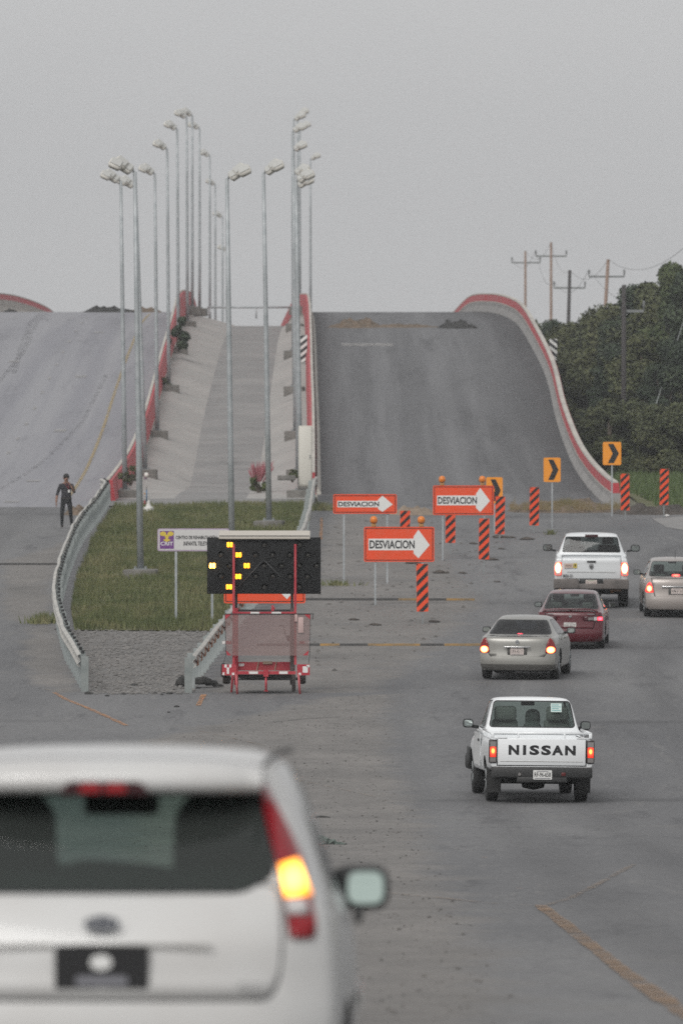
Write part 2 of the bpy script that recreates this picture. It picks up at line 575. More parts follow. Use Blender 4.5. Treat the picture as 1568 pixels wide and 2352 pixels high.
# where traffic does not run the asphalt is dusty: outlines kept as a soft mask on the road mesh
L1 = [at(u, v) for u, v in ((905, 1595), (895, 1640), (905, 1760), (950, 1850), (1010, 2000), (1130, 2180), (1200, 2352))]
L1 += [Vector((px(1240, 38), 38, 0)), Vector((px(300, 38), 38, 0)), Vector((px(300, 110), 110, 0))] + [at(u, v) for u, v in ((330, 1700), (600, 1640), (740, 1602))]
L2 = [at(u, v) for u, v in ((700, 1595), (880, 1590), (1000, 1500), (1080, 1430), (1120, 1380), (1050, 1300), (1010, 1220), (950, 1185), (760, 1178), (718, 1240), (700, 1330), (640, 1400), (560, 1480), (440, 1590))]
L3 = [at(u, v) for u, v in ((0, 1290), (170, 1240), (230, 1175), (245, 1150), (225, 1180), (150, 1290), (120, 1350), (130, 1420), (150, 1480), (195, 1590), (120, 1592), (60, 1570), (40, 1500), (60, 1440), (0, 1420))]
def sdist(px_, py_, P):
    d = np.full(px_.shape, 1e9); ins = np.zeros(px_.shape, bool)
    n = len(P)
    for i in range(n):
        ax_, ay_ = P[i][0], P[i][1]; bx_, by_ = P[(i + 1) % n][0], P[(i + 1) % n][1]
        ex, ey = bx_ - ax_, by_ - ay_
        t = np.clip(((px_ - ax_) * ex + (py_ - ay_) * ey) / max(1e-9, ex * ex + ey * ey), 0, 1)
        d = np.minimum(d, np.hypot(px_ - ax_ - t * ex, py_ - ay_ - t * ey))
        cond = (ay_ > py_) != (by_ > py_)
        with np.errstate(divide='ignore', invalid='ignore'):
            xi = (bx_ - ax_) * (py_ - ay_) / (by_ - ay_ if by_ != ay_ else 1e-9) + ax_
        ins ^= cond & (px_ < xi)
    return np.where(ins, d, -d)
def road_mesh():
    ys = np.concatenate([np.arange(-100, 20, 4.0), np.arange(20, 309.1, .6)]); xs = np.concatenate([[-34, -28], np.arange(-24, 24.1, .4), [28, 34]])
    Xg, Yg = np.meshgrid(xs, ys)
    zs = BASE(ys)
    vs = np.stack([Xg, Yg, np.repeat(zs[:, None], len(xs), 1)], 2).reshape(-1, 3)
    n = len(xs)
    jj, ii = np.meshgrid(np.arange(len(ys) - 1), np.arange(n - 1), indexing='ij')
    k = (jj * n + ii).ravel()
    fs = np.stack([k, k + 1, k + n + 1, k + n], 1)
    me = bpy.data.meshes.new('road'); me.from_pydata(vs.tolist(), [], fs.tolist())
    me.polygons.foreach_set('use_smooth', [True] * len(fs))
    fx, fy = Xg.ravel(), Yg.ravel()
    ss = lambda q: np.clip(q, 0, 1) ** 2 * (3 - 2 * np.clip(q, 0, 1))
    w = 1.0
    m1 = ss((sdist(fx, fy, L1) + w) / (2 * w)); m2 = ss((sdist(fx, fy, L2) + .8) / 1.6) * .75; m3 = ss((sdist(fx, fy, L3) + .6) / 1.2) * .8
    dust_or_haze = np.maximum(np.maximum(m1, m2), m3)
    at_ = me.attributes.new('dust_or_haze', 'FLOAT', 'POINT'); at_.data.foreach_set('value', dust_or_haze.astype(np.float32))
    # wheel paths polished and oiled by the traffic
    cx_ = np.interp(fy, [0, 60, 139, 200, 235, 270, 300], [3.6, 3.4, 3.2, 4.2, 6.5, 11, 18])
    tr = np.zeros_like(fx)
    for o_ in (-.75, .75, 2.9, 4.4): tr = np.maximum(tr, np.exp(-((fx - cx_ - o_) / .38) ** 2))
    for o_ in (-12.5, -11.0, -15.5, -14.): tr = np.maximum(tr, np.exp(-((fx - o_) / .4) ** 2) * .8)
    for (u0, u1, v_, hw, st) in ((1010, 1700, 1661, .9, 1.), (560, 850, 1711, .8, .8), (-400, 240, 1656, .5, .6), (690, 1700, 1839, .55, .9), (1090, 1700, 1487, 1.3, .9), (-200, 230, 1181, 1.5, .7), (740, 1500, 1186, 2.0, .6), (880, 1640, 1385, 1.2, .6)):  # soft dark bands lying across the road
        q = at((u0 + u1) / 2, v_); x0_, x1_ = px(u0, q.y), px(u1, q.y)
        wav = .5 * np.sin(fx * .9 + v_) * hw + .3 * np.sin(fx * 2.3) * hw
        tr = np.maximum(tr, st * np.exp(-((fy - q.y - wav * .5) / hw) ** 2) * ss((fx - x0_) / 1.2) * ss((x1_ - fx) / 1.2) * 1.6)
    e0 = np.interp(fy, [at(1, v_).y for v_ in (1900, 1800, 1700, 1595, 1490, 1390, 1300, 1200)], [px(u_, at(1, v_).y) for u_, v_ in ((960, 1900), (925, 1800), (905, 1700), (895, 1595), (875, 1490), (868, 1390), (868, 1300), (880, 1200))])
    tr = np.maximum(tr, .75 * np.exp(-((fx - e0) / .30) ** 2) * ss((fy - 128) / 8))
    a2 = me.attributes.new('tracks_and_bands', 'FLOAT', 'POINT'); a2.data.foreach_set('value', (tr * (1 - dust_or_haze * .55)).astype(np.float32))
    return tag(link('road', me, M_ASPH), kind='structure')
def road_mat():
    m = bpy.data.materials.new('road asphalt'); m.use_nodes = True
    nt = m.node_tree; N = nt.nodes; L = nt.links; p = N['Principled BSDF']
    p.inputs['Roughness'].default_value = .82; p.inputs['Specular IOR Level'].default_value = .3
    tc = N.new('ShaderNodeTexCoord')
    def mapped(sx, sy):
        q = N.new('ShaderNodeMapping'); q.inputs['Scale'].default_value = (sx, sy, 1); L.new(tc.outputs['Object'], q.inputs[0]); return q.outputs[0]
    def nz(s, det, ro, src):
        n = N.new('ShaderNodeTexNoise'); n.inputs['Scale'].default_value = s; n.inputs['Detail'].default_value = det; n.inputs['Roughness'].default_value = ro
        L.new(src, n.inputs['Vector']); return n.outputs['Fac']
    def ramp(src, a, b, c0, c1):
        r = N.new('ShaderNodeValToRGB'); r.color_ramp.elements[0].position = a; r.color_ramp.elements[1].position = b
        r.color_ramp.elements[0].color = (*c0, 1); r.color_ramp.elements[1].color = (*c1, 1); L.new(src, r.inputs[0]); return r.outputs[0]
    def mix(f, A, B, typ='MIX', fv=1.):
        x = N.new('ShaderNodeMix'); x.data_type = 'RGBA'; x.blend_type = typ
        if f is None: x.inputs[0].default_value = fv
        else: L.new(f, x.inputs[0])
        for k, q in ((6, A), (7, B)):
            if isinstance(q, tuple): x.inputs[k].default_value = (*q, 1)
            else: L.new(q, x.inputs[k])
        return x.outputs[2]
    def math_(op, A, B):
        x = N.new('ShaderNodeMath'); x.operation = op
        for k, q in ((0, A), (1, B)):
            if isinstance(q, (int, float)): x.inputs[k].default_value = q
            else: L.new(q, x.inputs[k])
        return x.outputs[0]
    O = tc.outputs['Object']
    k0, k1 = (0, 0, 0), (1, 1, 1)
    base = ramp(nz(.14, 8, .68, mapped(1, .16)), .34, .66, (.110, .111, .116), (.178, .177, .178))
    base = mix(ramp(nz(1.1, 8, .75, mapped(1, .10)), .54, .72, k0, k1), base, (.082, .082, .086))
    base = mix(ramp(nz(2.6, 6, .7, mapped(1, .06)), .58, .70, k0, (.7, .7, .7)), base, (.185, .182, .178))
    base = mix(ramp(nz(.5, 5, .6, mapped(1, .5)), .60, .70, k0, (.6, .6, .6)), base, (.168, .164, .158))
    at1 = N.new('ShaderNodeAttribute'); at1.attribute_name = 'tracks_and_bands'
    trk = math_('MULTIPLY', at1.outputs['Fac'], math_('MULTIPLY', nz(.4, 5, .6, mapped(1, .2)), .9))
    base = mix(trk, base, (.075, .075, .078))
    dusty = ramp(nz(.35, 9, .75, mapped(1, .45)), .3, .7, (.125, .120, .115), (.220, .207, .195))
    dusty = mix(ramp(nz(3.2, 6, .75, O), .58, .72, k0, k1), dusty, (.085, .078, .072))
    vo = N.new('ShaderNodeTexVoronoi'); vo.inputs['Scale'].default_value = 7; L.new(O, vo.inputs['Vector'])
    dusty = mix(ramp(vo.outputs['Distance'], .05, .15, k1, k0), dusty, (.05, .047, .044))
    at2 = N.new('ShaderNodeAttribute'); at2.attribute_name = 'dust_or_haze'
    f = math_('ADD', at2.outputs['Fac'], math_('MULTIPLY_ADD' if False else 'MULTIPLY', math_('SUBTRACT', nz(.6, 8, .7, mapped(1, .6)), .5), 1.3))
    col = mix(ramp(f, .35, .72, k0, k1), base, dusty)
    g = ramp(nz(11, 4, .8, O), .25, .75, (.62, .62, .62), (1.38, 1.38, 1.38))
    col = mix(None, col, g, 'MULTIPLY')
    L.new(col, p.inputs['Base Color'])
    bp = N.new('ShaderNodeBump'); bp.inputs['Strength'].default_value = .3; bp.inputs['Distance'].default_value = .012
    L.new(nz(45, 3, .7, O), bp.inputs['Height']); L.new(bp.outputs[0], p.inputs['Normal'])
    return m
M_ASPH2 = M_ASPH
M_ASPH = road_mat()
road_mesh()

# ------------------------------------------------------------------ flyover: two carriageways, channel between, barriers
ramp_z = lambda x, y: RAMP(y)
_rr = sheet('ramp_road', 304, 800, 248, lambda y: XRL(y) - .15, lambda y: XRR(y) + .2, 36, lambda x, y: RAMP(y) + .012, M_RAMPR)
sheet('ramp_road', 304, 800, 248, lambda y: XLL(y) - .2, lambda y: XLR(y) + .2, 6, lambda x, y: RAMP(y) + .012, M_RAMPL)
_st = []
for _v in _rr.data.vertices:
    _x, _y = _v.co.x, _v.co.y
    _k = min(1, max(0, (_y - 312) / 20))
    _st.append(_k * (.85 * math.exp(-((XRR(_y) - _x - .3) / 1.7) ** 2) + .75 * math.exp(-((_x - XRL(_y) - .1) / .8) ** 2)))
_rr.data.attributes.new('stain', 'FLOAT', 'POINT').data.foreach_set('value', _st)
def chan_z(x, y):
    d = .60 * sm((y - 318) / 45)
    top = RAMP(y) + .03 - .28 * sm((y - 330) / 40)
    xl0, xl1 = XLR(y) + .2, -6.15 - .35 * sm((y - 335) / 80)
    xr1, xr0 = -3.5, XRL(y) - .3
    sh = lambda a: a
    if x <= xl1:
        t = (xl1 - x) / max(.1, xl1 - xl0)
        t = min(1, t * 1.5)
        return top - d * (1 - t)
    if x >= xr1:
        t = (x - xr1) / max(.1, xr0 - xr1)
        t = min(1, t * 1.5)
        return top - d * (1 - t)
    return top - d
sheet('channel_floor', 312, 620, 154, lambda y: -6.15 - .35 * sm((y - 335) / 80), lambda y: -3.5, 2, chan_z, M_CHAN)
sheet('channel_bank', 312, 620, 154, lambda y: XLR(y) + .2, lambda y: -6.15 - .35 * sm((y - 335) / 80), 6, chan_z, M_BANK)
sheet('channel_bank', 312, 620, 154, lambda y: -3.5, lambda y: XRL(y) - .3, 4, chan_z, M_BANK)

M_CREAM = mat('cream barrier concrete', (.50, .47, .42), .85, c2=(.36, .34, .31), scale=1.2, detail=8, stretch=(1, .3, 1.5))
M_BRED = mat('red barrier paint', (.46, .032, .044), .6, c2=(.36, .06, .065), scale=1.5, detail=8, stretch=(1, .3, 1))
M_BGREY = mat('grey barrier concrete', (.30, .29, .28), .9, c2=(.22, .215, .21), scale=1.5, detail=8, stretch=(1, .3, 1.5))
def barrier(label, fx, y0, y1, face, red_lo=.40, body=M_CREAM, h=.95, rise=.28):
    """concrete safety barrier; face=+1: the road lies on its +X side"""
    root = thing('concrete_barrier', label, 'barrier', (0, 0, 0), group='red topped barriers of the flyover')
    ys = np.arange(y0, y1 + .1, 2.0)
    def swept(name, prof, m, dz=0):
        vs = []; fs = []; n = len(prof)
        for y in ys:
            for (a, b) in prof:
                vs.append((fx(y) + a * face, y, RAMP(y) + (b if b < .2 else b * (1 + rise * sm((y - 420) / 90))) - .05 + dz))
        for j in range(len(ys) - 1):
            for i in range(n):
                k = (i + 1) % n
                fs.append((j * n + i, j * n + k, (j + 1) * n + k, (j + 1) * n + i))
        fs.append(tuple(range(n))); fs.append(tuple(range((len(ys) - 1) * n, len(ys) * n)))
        me = bpy.data.meshes.new(name); me.from_pydata(vs, [], fs)
        bm = bmesh.new(); bm.from_mesh(me); bmesh.ops.recalc_face_normals(bm, faces=bm.faces); bm.to_mesh(me); bm.free()
        return link(name, me, m, root)
    # profile: a>0 towards the road; foot of the road face at a=0
    k = h - .06
    if red_lo > .45:
        swept('barrier_base', [(0, -2.2), (-.02, .12), (-.16, .36), (-.185, red_lo), (-.53, red_lo), (-.56, -2.2)], body)
        swept('red_band', [(-.19, red_lo + .06), (-.245, k), (-.475, k), (-.51, red_lo + .003), (-.19, red_lo + .003)], M_BRED)
        swept('white_line', [(-.178, red_lo + .004), (-.182, red_lo + .058), (-.188, red_lo + .058), (-.188, red_lo + .004)], M_CREAM)
    else:
        swept('barrier_base', [(0, -2.2), (-.02, .12), (-.16, .36), (-.20, red_lo), (-.57, red_lo), (-.66, -2.2)], body)
        swept('red_band', [(-.205, red_lo + .003), (-.255, k), (-.46, k), (-.585, red_lo + .003)], M_BRED)
    swept('coping', [(-.235, k + .002), (-.25, h), (-.36 if red_lo < .45 else -.44, h), (-.37 if red_lo < .45 else -.46, k + .002)], M_CREAM)
    return root
barrier('red and cream barrier on the right edge of the right ramp, curving over its crest', XRR, 312, 800, -1, .52, M_BGREY)
barrier('red and cream barrier between the channel and the right ramp, running straight up', XRL, 326, 800, 1, .05)
barrier('red and cream barrier beside the left ramp, behind the left row of lamps', XLR, 316, 800, -1, .0, rise=.50)
barrier('red and cream barrier showing over the crest at the far side of the left ramp', XLL, 316, 800, 1, .62, h=1.0)

# outer retaining walls of the embankments
def wall(fx, off):
    vs = []; fs = []
    ys = np.arange(322, 800, 4.0)
    for y in ys:
        vs += [(fx(y) + off, y, 1.5), (fx(y) + off, y, max(1.6, RAMP(y) - .1))]
    for j in range(len(ys) - 1):
        fs.append((2 * j, 2 * j + 2, 2 * j + 3, 2 * j + 1))
    me = bpy.data.meshes.new('retaining_wall'); me.from_pydata(vs, [], fs)
    return tag(link('retaining_wall', me, CONC), kind='structure')
wall(XRR, .48); wall(XLL, -.48)

# rail closing the gap between the carriageways at the crest
root = thing('pipe_rail', 'thin grey pipe rail closing the channel at its crest', 'rail', (-4.3, 552, RAMP(552)))
MB().tube([(-4.2, 0, .42), (1.9, 0, .42)], .07, 8).build('rail_bar', STEEL, root)
for x in (-4.0, -1.1, 1.7):
    MB().tube([(x, 0, -.3), (x, 0, .38)], .05, 8).build('rail_post', STEEL, root)

# ------------------------------------------------------------------ grass island, gravel, verge
isl = [at(u, v) for u, v in ((172, 1450), (163, 1400), (180, 1320), (215, 1240), (245, 1190), (262, 1168), (700, 1160), (716, 1172), (706, 1215), (686, 1275), (640, 1335), (560, 1408), (528, 1452))]
poly_sheet('grass_bed', [tuple(p) for p in isl], M_TURF, .03)
grv = [at(u, v) for u, v in ((205, 1594), (165, 1520), (150, 1462), (172, 1446), (528, 1448), (500, 1500), (445, 1590))] + [at(445 - 240 * k / 60 + random.uniform(-1.5, 1.5), 1594 + random.uniform(-3, 4)) for k in range(1, 60)]
poly_sheet('gravel_bed', [tuple(p) for p in grv], M_GRAVEL, .006)
slab = [Vector((x, y, 0)) for x, y in ((-8.5, 308.5), (-1.0, 308.5), (-.95, 330), (-8.6, 330))]
poly_sheet('concrete_apron', [tuple(p) for p in slab], M_CHAN, .045)
verge = [(10.6, 303), (60, 303), (140, 303), (140, 900), (11.5, 900), (12.2, 430), (10.9, 330)]
poly_sheet('grass_bed', verge, M_TURF, .02, step=20)
apr = [at(u, v) for u, v in ((1496, 1192), (1568, 1187), (1640, 1190), (1640, 1222), (1568, 1218), (1530, 1212))]
poly_sheet('concrete_apron', [tuple(p) for p in apr], M_CHAN, .012)

def in_poly(x, y, P):
    c = False; n = len(P); j = n - 1
    for i in range(n):
        if (P[i][1] > y) != (P[j][1] > y) and x < (P[j][0] - P[i][0]) * (y - P[i][1]) / (P[j][1] - P[i][1]) + P[i][0]:
            c = not c
        j = i
    return c

def blade_mat(name, a, b, c3):
    m = mat(name, a, .8, c2=b, scale=.8, detail=6, thr=(.35, .65), stretch=(1, .6, .4))
    nt = m.node_tree
    rp = [n for n in nt.nodes if n.type == 'VALTORGB'][0]
    e = rp.color_ramp.elements.new(.5); e.color = (*c3, 1)
    return m
M_GRASS = blade_mat('long grass', (.075, .098, .032), (.19, .175, .085), (.115, .128, .048))
M_GRASSR = blade_mat('green verge grass', (.06, .10, .03), (.11, .14, .05), (.08, .12, .04))
M_STRAW = blade_mat('dry grass', (.22, .16, .09), (.16, .14, .06), (.19, .15, .08))

def grass(name, pts, n, h, w, m, zf, label, dens=None):
    """loose blades as one mesh"""
    P = [(p[0], p[1]) for p in pts]
    x0, x1 = min(p[0] for p in P), max(p[0] for p in P)
    y0, y1 = min(p[1] for p in P), max(p[1] for p in P)
    V = []
    while len(V) < n:
        x = random.uniform(x0, x1); y = random.uniform(y0, y1)
        if not in_poly(x, y, P): continue
        k = mnoise.noise(Vector((x * .55, y * .2, 3.))) * .5 + .5
        if random.random() > .08 + 1.35 * k ** 1.3: continue
        V.append((x, y, k))
    V = np.array(V)
    z = np.array([zf(a, b) for a, b, _ in V])
    hh = h * (.45 + rng.random(n) * .6) * (.55 + .8 * V[:, 2])
    ang = rng.random(n) * math.pi
    dx, dy = np.cos(ang) * w * .5, np.sin(ang) * w * .5
    lx, ly = (rng.random(n) - .5) * h * .7, (rng.random(n) - .5) * h * .7
    co = np.zeros((n, 3, 3), np.float32)
    co[:, 0] = np.stack([V[:, 0] - dx, V[:, 1] - dy, z], 1)
    co[:, 1] = np.stack([V[:, 0] + dx, V[:, 1] + dy, z], 1)
    co[:, 2] = np.stack([V[:, 0] + lx, V[:, 1] + ly, z + hh], 1)
    me = bpy.data.meshes.new(name)
    me.from_pydata(co.reshape(-1, 3).tolist(), [], np.arange(3 * n).reshape(n, 3).tolist())
    return tag(link(name, me, m), label, kind='stuff')
grass('grass', isl, 60000, .26, .035, M_GRASS, lambda x, y: BASE(y) + .02, 'rough green grass on the island between the guardrails')
grass('grass', [(11.2, 305), (34, 305), (34, 345), (34, 425), (12.4, 425), (11.2, 340)], 45000, .4, .06, M_GRASSR, lambda x, y: BASE(y), 'green verge grass below the trees at the right')

def stones(name, pts, n, smin, smax, m, label, lift=.0):
    P = [(p[0], p[1]) for p in pts]
    x0, x1 = min(p[0] for p in P), max(p[0] for p in P)
    y0, y1 = min(p[1] for p in P), max(p[1] for p in P)
    vs = []; fs = []
    O = [(1, 0, 0), (-1, 0, 0), (0, 1, 0), (0, -1, 0), (0, 0, 1), (0, 0, -.3)]
    F = [(0, 2, 4), (2, 1, 4), (1, 3, 4), (3, 0, 4), (2, 0, 5), (1, 2, 5), (3, 1, 5), (0, 3, 5)]
    c = 0
    while c < n:
        x = random.uniform(x0, x1); y = random.uniform(y0, y1)
        if not in_poly(x, y, P): continue
        s = smin + (smax - smin) * random.random() ** 3
        a = random.uniform(0, 6.28); ca, sa = math.cos(a), math.sin(a)
        k = len(vs)
        ex, ey, ez = random.uniform(.7, 1.3), random.uniform(.7, 1.3), random.uniform(.4, .8)
        for (px_, py_, pz_) in O:
            X, Y = px_ * ex * s, py_ * ey * s
            vs.append((x + X * ca - Y * sa, y + X * sa + Y * ca, BASE(y) + lift + pz_ * ez * s))
        fs += [tuple(i + k for i in f) for f in F]
        c += 1
    me = bpy.data.meshes.new(name); me.from_pydata(vs, [], fs)
    return tag(link(name, me, m), label, kind='stuff')
M_STONE = mat('stone chips', (.21, .20, .19), .95, c2=(.13, .125, .12), scale=2.2, detail=2)
M_STONED = mat('dark stone chips', (.07, .068, .065), .95, c2=(.15, .14, .13), scale=3)
stones('gravel', grv, 6500, .012, .065, M_STONE, 'loose grey gravel between the guardrail ends', .02)
stones('gravel', L1, 2600, .006, .028, M_STONED, 'scattered dark grit on the dusty shoulder', .004)
stones('gravel', [tuple(at(u, v)) for u, v in ((700, 1595), (950, 1500), (1090, 1400), (1160, 1240), (960, 1190), (740, 1190), (705, 1330))], 260, .03, .09, M_STONED, 'scattered dark clods on the closed lane', .004)
# ------------------------------------------------------------------ street lamps
M_LHEAD = mat('lamp housing', (.62, .60, .55), .55, c2=(.50, .48, .44), scale=5)
M_LENS = mat('lamp glass', (.45, .45, .43), .2)
M_BLOCK = mat('footing concrete', (.20, .19, .175), .95, c2=(.13, .125, .115), scale=3)
def make_lamp(side, r0=.115, top=11.7):
    root = thing('street_lamp', '', 'street lamp')
    MB().tube([(0, 0, 0), (0, 0, 4), (0, 0, 8), (0, 0, top)], [r0, r0 * .88, r0 * .74, r0 * .58], 12).build('pole', STEEL, root)
    b = MB(); b.rbox((0, 0, .02), (.95, .95, .5), .03); b.build('footing', M_BLOCK, root)
    f = MB(); f.box((0, 0, .285), (.38, .38, .03))
    for sx in (-1, 1):
        for sy in (-1, 1): f.lathe([(.018, .27), (.018, .36), (0, .36)], (sx * .15, sy * .15, 0), n=6)
    f.build('flange', STEELD, root)
    MB().tube([(0, 0, top - .1), (side * .06, -.02, top + .06), (side * .3, -.05, top + .14), (side * .62, -.08, top + .2)], .035, 8).build('bracket', STEELD, root)
    for i, (dx, dz, ang, dy) in enumerate(((.24, .10, -32, .0), (.38, .24, -40, -.10), (.52, .20, -26, -.26))):
        h = MB(); h.rbox((side * dx, dy - .05, top + .02 + dz), (.40, .38, .18), .088, rot=(R(38), side * R(ang), 0))
        hd = h.build('lamp_head', M_LHEAD, root)
        g = MB(); g.box((side * dx, dy - .05, top + .02 + dz), (.30, .28, .206), rot=(R(38), side * R(ang), 0))
        g.build('lens', M_LENS, hd)
    return root
LL = make_lamp(-1, .098); LR = make_lamp(1, .098)
used = {-1: False, 1: False}
def put_lamp(side, x, y, z, label, lean=-.9, s=1.0):
    o = LL if side < 0 else LR
    if used[side]: o = copy_tree(o)
    used[side] = True
    o.location = (x, y, z)
    o.rotation_euler = (0, R(lean), R(random.uniform(-6, 6)))
    o.scale = (s, s, s)
    o['label'] = label
    o['group'] = 'street lamps along the flyover'
put_lamp(-1, px(323, 250), 250, BASE(250), 'thick grey lamp post on the grass nearest the left guardrail', -.8)
put_lamp(1, px(533, 262), 262, BASE(262) - .2, 'grey lamp post rising behind the black arrow board', -.75)
put_lamp(1, px(618, 286), 286, BASE(286), 'grey lamp post on the grass beside the pink flowering plant', -.9)
lw = ['at the foot of the channel where the red barrier starts', 'second up the channel', 'third up the channel, on a bare concrete block', 'fourth up the channel', 'fifth up the channel, beside the dark bush', 'sixth up the channel, just below the crest']
for i, (D, X) in enumerate(((322, -8.0), (351, -7.9), (387, -8.18), (421, -8.34), (454, -8.5), (488, -8.63))):
    put_lamp(-1, X, D, chan_z(X, D), 'left row lamp post ' + lw[i], -1.9 if i == 1 else -.75 + .12 * i)
for i, (D, X, w) in enumerate(((520, -8.9, 'at the crest of the left row'), (553, -9.0, 'just past the crest in the left row'), (586, -8.85, 'second past the crest in the left row'), (618, -8.95, 'third past the crest in the left row'), (652, -8.9, 'faint and low beside the channel gap'), (690, -9.1, 'faintest and lowest of the left row'))):
    put_lamp(-1, X, D, RAMP(D) + .1, 'far lamp post ' + w, 0)
rw = ['at the foot of the right row, beside the cream cabinet', 'second nearest of the bundle beside the straight red barrier', 'third nearest of the bundle beside the straight red barrier', 'fourth nearest of the bundle beside the straight red barrier', 'fifth nearest of the bundle beside the straight red barrier', 'topping the bundle beside the straight red barrier']
for i, (D, X) in enumerate(((322, -1.52), (351, -1.75), (387, -2.05), (421, -2.28), (454, -2.5), (488, -2.62))):
    put_lamp(1, X, D, chan_z(X, D), 'right row lamp post ' + rw[i], -.75 if i == 0 else -.3)
for i, (D, X, w) in enumerate(((520, -2.62, 'at the crest of the right row'), (553, -2.65, 'just past the crest, right row'), (590, -2.1, 'apart to the right of the right row'))):
    put_lamp(1, X, D, RAMP(D) + .1, 'far lamp post ' + w, 0)

# ------------------------------------------------------------------ guardrails
def guardrail(label, path, stickers=None, flip=1, half_posts=None):
    """path of ground points; W-beam on posts every 2 m"""
    root = thing('guardrail', label, 'guardrail')
    P = [Vector(p) for p in path]
    # resample
    pts = [P[0]]
    for a, b in zip(P[:-1], P[1:]):
        n = max(1, int((b - a).length / .5))
        for k in range(1, n + 1): pts.append(a.lerp(b, k / n))
    for it in range(10):
        q = [p.copy() for p in pts]
        for i in range(1, len(pts) - 1): pts[i] = (q[i - 1] + q[i] * 2 + q[i + 1]) / 4
    prof = [(.0, .53), (.02, .535), (.075, .565), (.08, .60), (.02, .655), (.015, .675), (.02, .70), (.08, .75), (.075, .79), (.02, .815), (0, .82), (-.003, .82), (.012, .81), (.066, .785), (.07, .755), (.01, .70), (.005, .675), (.01, .655), (.07, .595), (.066, .57), (.012, .54), (-.003, .53)]
    vs = []; fs = []
    n = len(prof)
    nrm = []
    for i, p in enumerate(pts):
        d = pts[min(i + 1, len(pts) - 1)] - pts[max(i - 1, 0)]
        nn = Vector((d.y, -d.x, 0)).normalized() * flip
        nrm.append(nn)
        wob = .05 * mnoise.noise(Vector((i * .11, flip, 0)))
        for (a, b) in prof:
            q = p + nn * (a + .09 + wob * .7)
            vs.append((q.x, q.y, BASE(p.y) + b + wob))
    for i in range(len(pts) - 1):
        for k in range(n):
            j = (k + 1) % n
            fs.append((i * n + k, i * n + j, (i + 1) * n + j, (i + 1) * n + k))
    fs.append(tuple(range(n)[::-1])); fs.append(tuple(range((len(pts) - 1) * n, len(pts) * n)))
    me = bpy.data.meshes.new('rail_beam'); me.from_pydata(vs, [], fs)
    bm = bmesh.new(); bm.from_mesh(me); bmesh.ops.recalc_face_normals(bm, faces=bm.faces); bm.to_mesh(me); bm.free()
    beam = link('rail_beam', me, M_RAILW, root)
    if stickers:
        sb = 0
        for k in range(*stickers):
            if k + 1 >= len(pts): break
            p = pts[k]; nn = nrm[k]; t = (pts[k + 1] - pts[k]).normalized()
            c = p + nn * .182
            m = MB()
            z = BASE(p.y) + .678
            a = c - t * .75; b = c + t * .55
            for zz in (-.10, .10):
                pass
            m.add([tuple(a + Vector((0, 0, z - .12))), tuple(b + Vector((0, 0, z - .12))), tuple(c + Vector((0, 0, z + .13)))], [(0, 1, 2), (2, 1, 0)])
            m.v = [(q[0], q[1], q[2] - p.z) for q in m.v]
            m.build('orange_chevron', M_CHEV, beam)
    # posts
    acc = 0; last = None; first = True
    me_p = None
    for i, p in enumerate(pts):
        if i == 0 or acc >= 1.95:
            big = (i == 0)
            q = p
            if big:
                m = MB()
                m.box((0, 0, .38), (.15, .012, .78)); m.box((-.075, .05, .38), (.012, .11, .78)); m.box((.075, .05, .38), (.012, .11, .78))
                o = m.build('end_post', mat('end post steel', (.20, .225, .22), .65, .2, c2=(.30, .32, .31), scale=3), root)
            else:
                if me_p is None:
                    m = MB(); m.box((0, 0, .38), (.15, .012, .82)); m.box((-.075, .03, .38), (.012, .07, .82)); m.box((.075, .03, .38), (.012, .07, .82))
                    o = m.build('post', M_POST, root); me_p = o.data
                else:
                    o = link('post', me_p, None, root)
                    o.scale = (1, 1, random.uniform(.86, 1.02))
            o.location = (q.x, q.y, BASE(q.y))
            if not big and flip < 0:
                k_ = MB(); k_.rbox((q.x - nrm[i].x * .0, q.y, BASE(q.y) + .80), (.07, .09, .06), .01); k_.build('spacer_block', BLACKP, root)
            o.rotation_euler = (0, R(random.uniform(-2, 2)), 0)
            acc = 0
        if i + 1 < len(pts): acc += (pts[i + 1] - p).length
    return root
M_RAILW = mat('weathered white rail', (.46, .445, .41), .7, c2=(.30, .30, .29), scale=1.1, detail=8, thr=(.4, .7))
M_POST = mat('weathered post steel', (.24, .27, .27), .7, .2, c2=(.36, .39, .385), scale=2.5, space='Generated')
M_CHEV = mat('orange sticker', (.62, .20, .03), .6, c2=(.46, .17, .05), scale=6)
lp = [(-5.55, 188.3), (-6.0, 197), (-6.4, 204), (-6.8, 213), (-7.2, 222), (-7.5, 231), (-7.62, 236), (-7.9, 250), (-8.1, 264), (-8.2, 276), (-8.2, 285), (-8.2, 294), (-8.35, 313), (-8.7, 319)]
guardrail('long white guardrail curving along the left side of the grass island', [(x, y, 0) for x, y in lp], None, -1)
rp_ = [(-3.3, 187.6), (-3.18, 196), (-3.06, 204), (-2.73, 220), (-2.2, 238), (-1.65, 253), (-1.28, 267), (-1.15, 284), (-1.14, 300), (-1.12, 314), (-1.05, 324)]
guardrail('white guardrail with orange chevron stickers on the right side of the grass island', [(x, y, 0) for x, y in rp_], (2, 70, 5), 1)

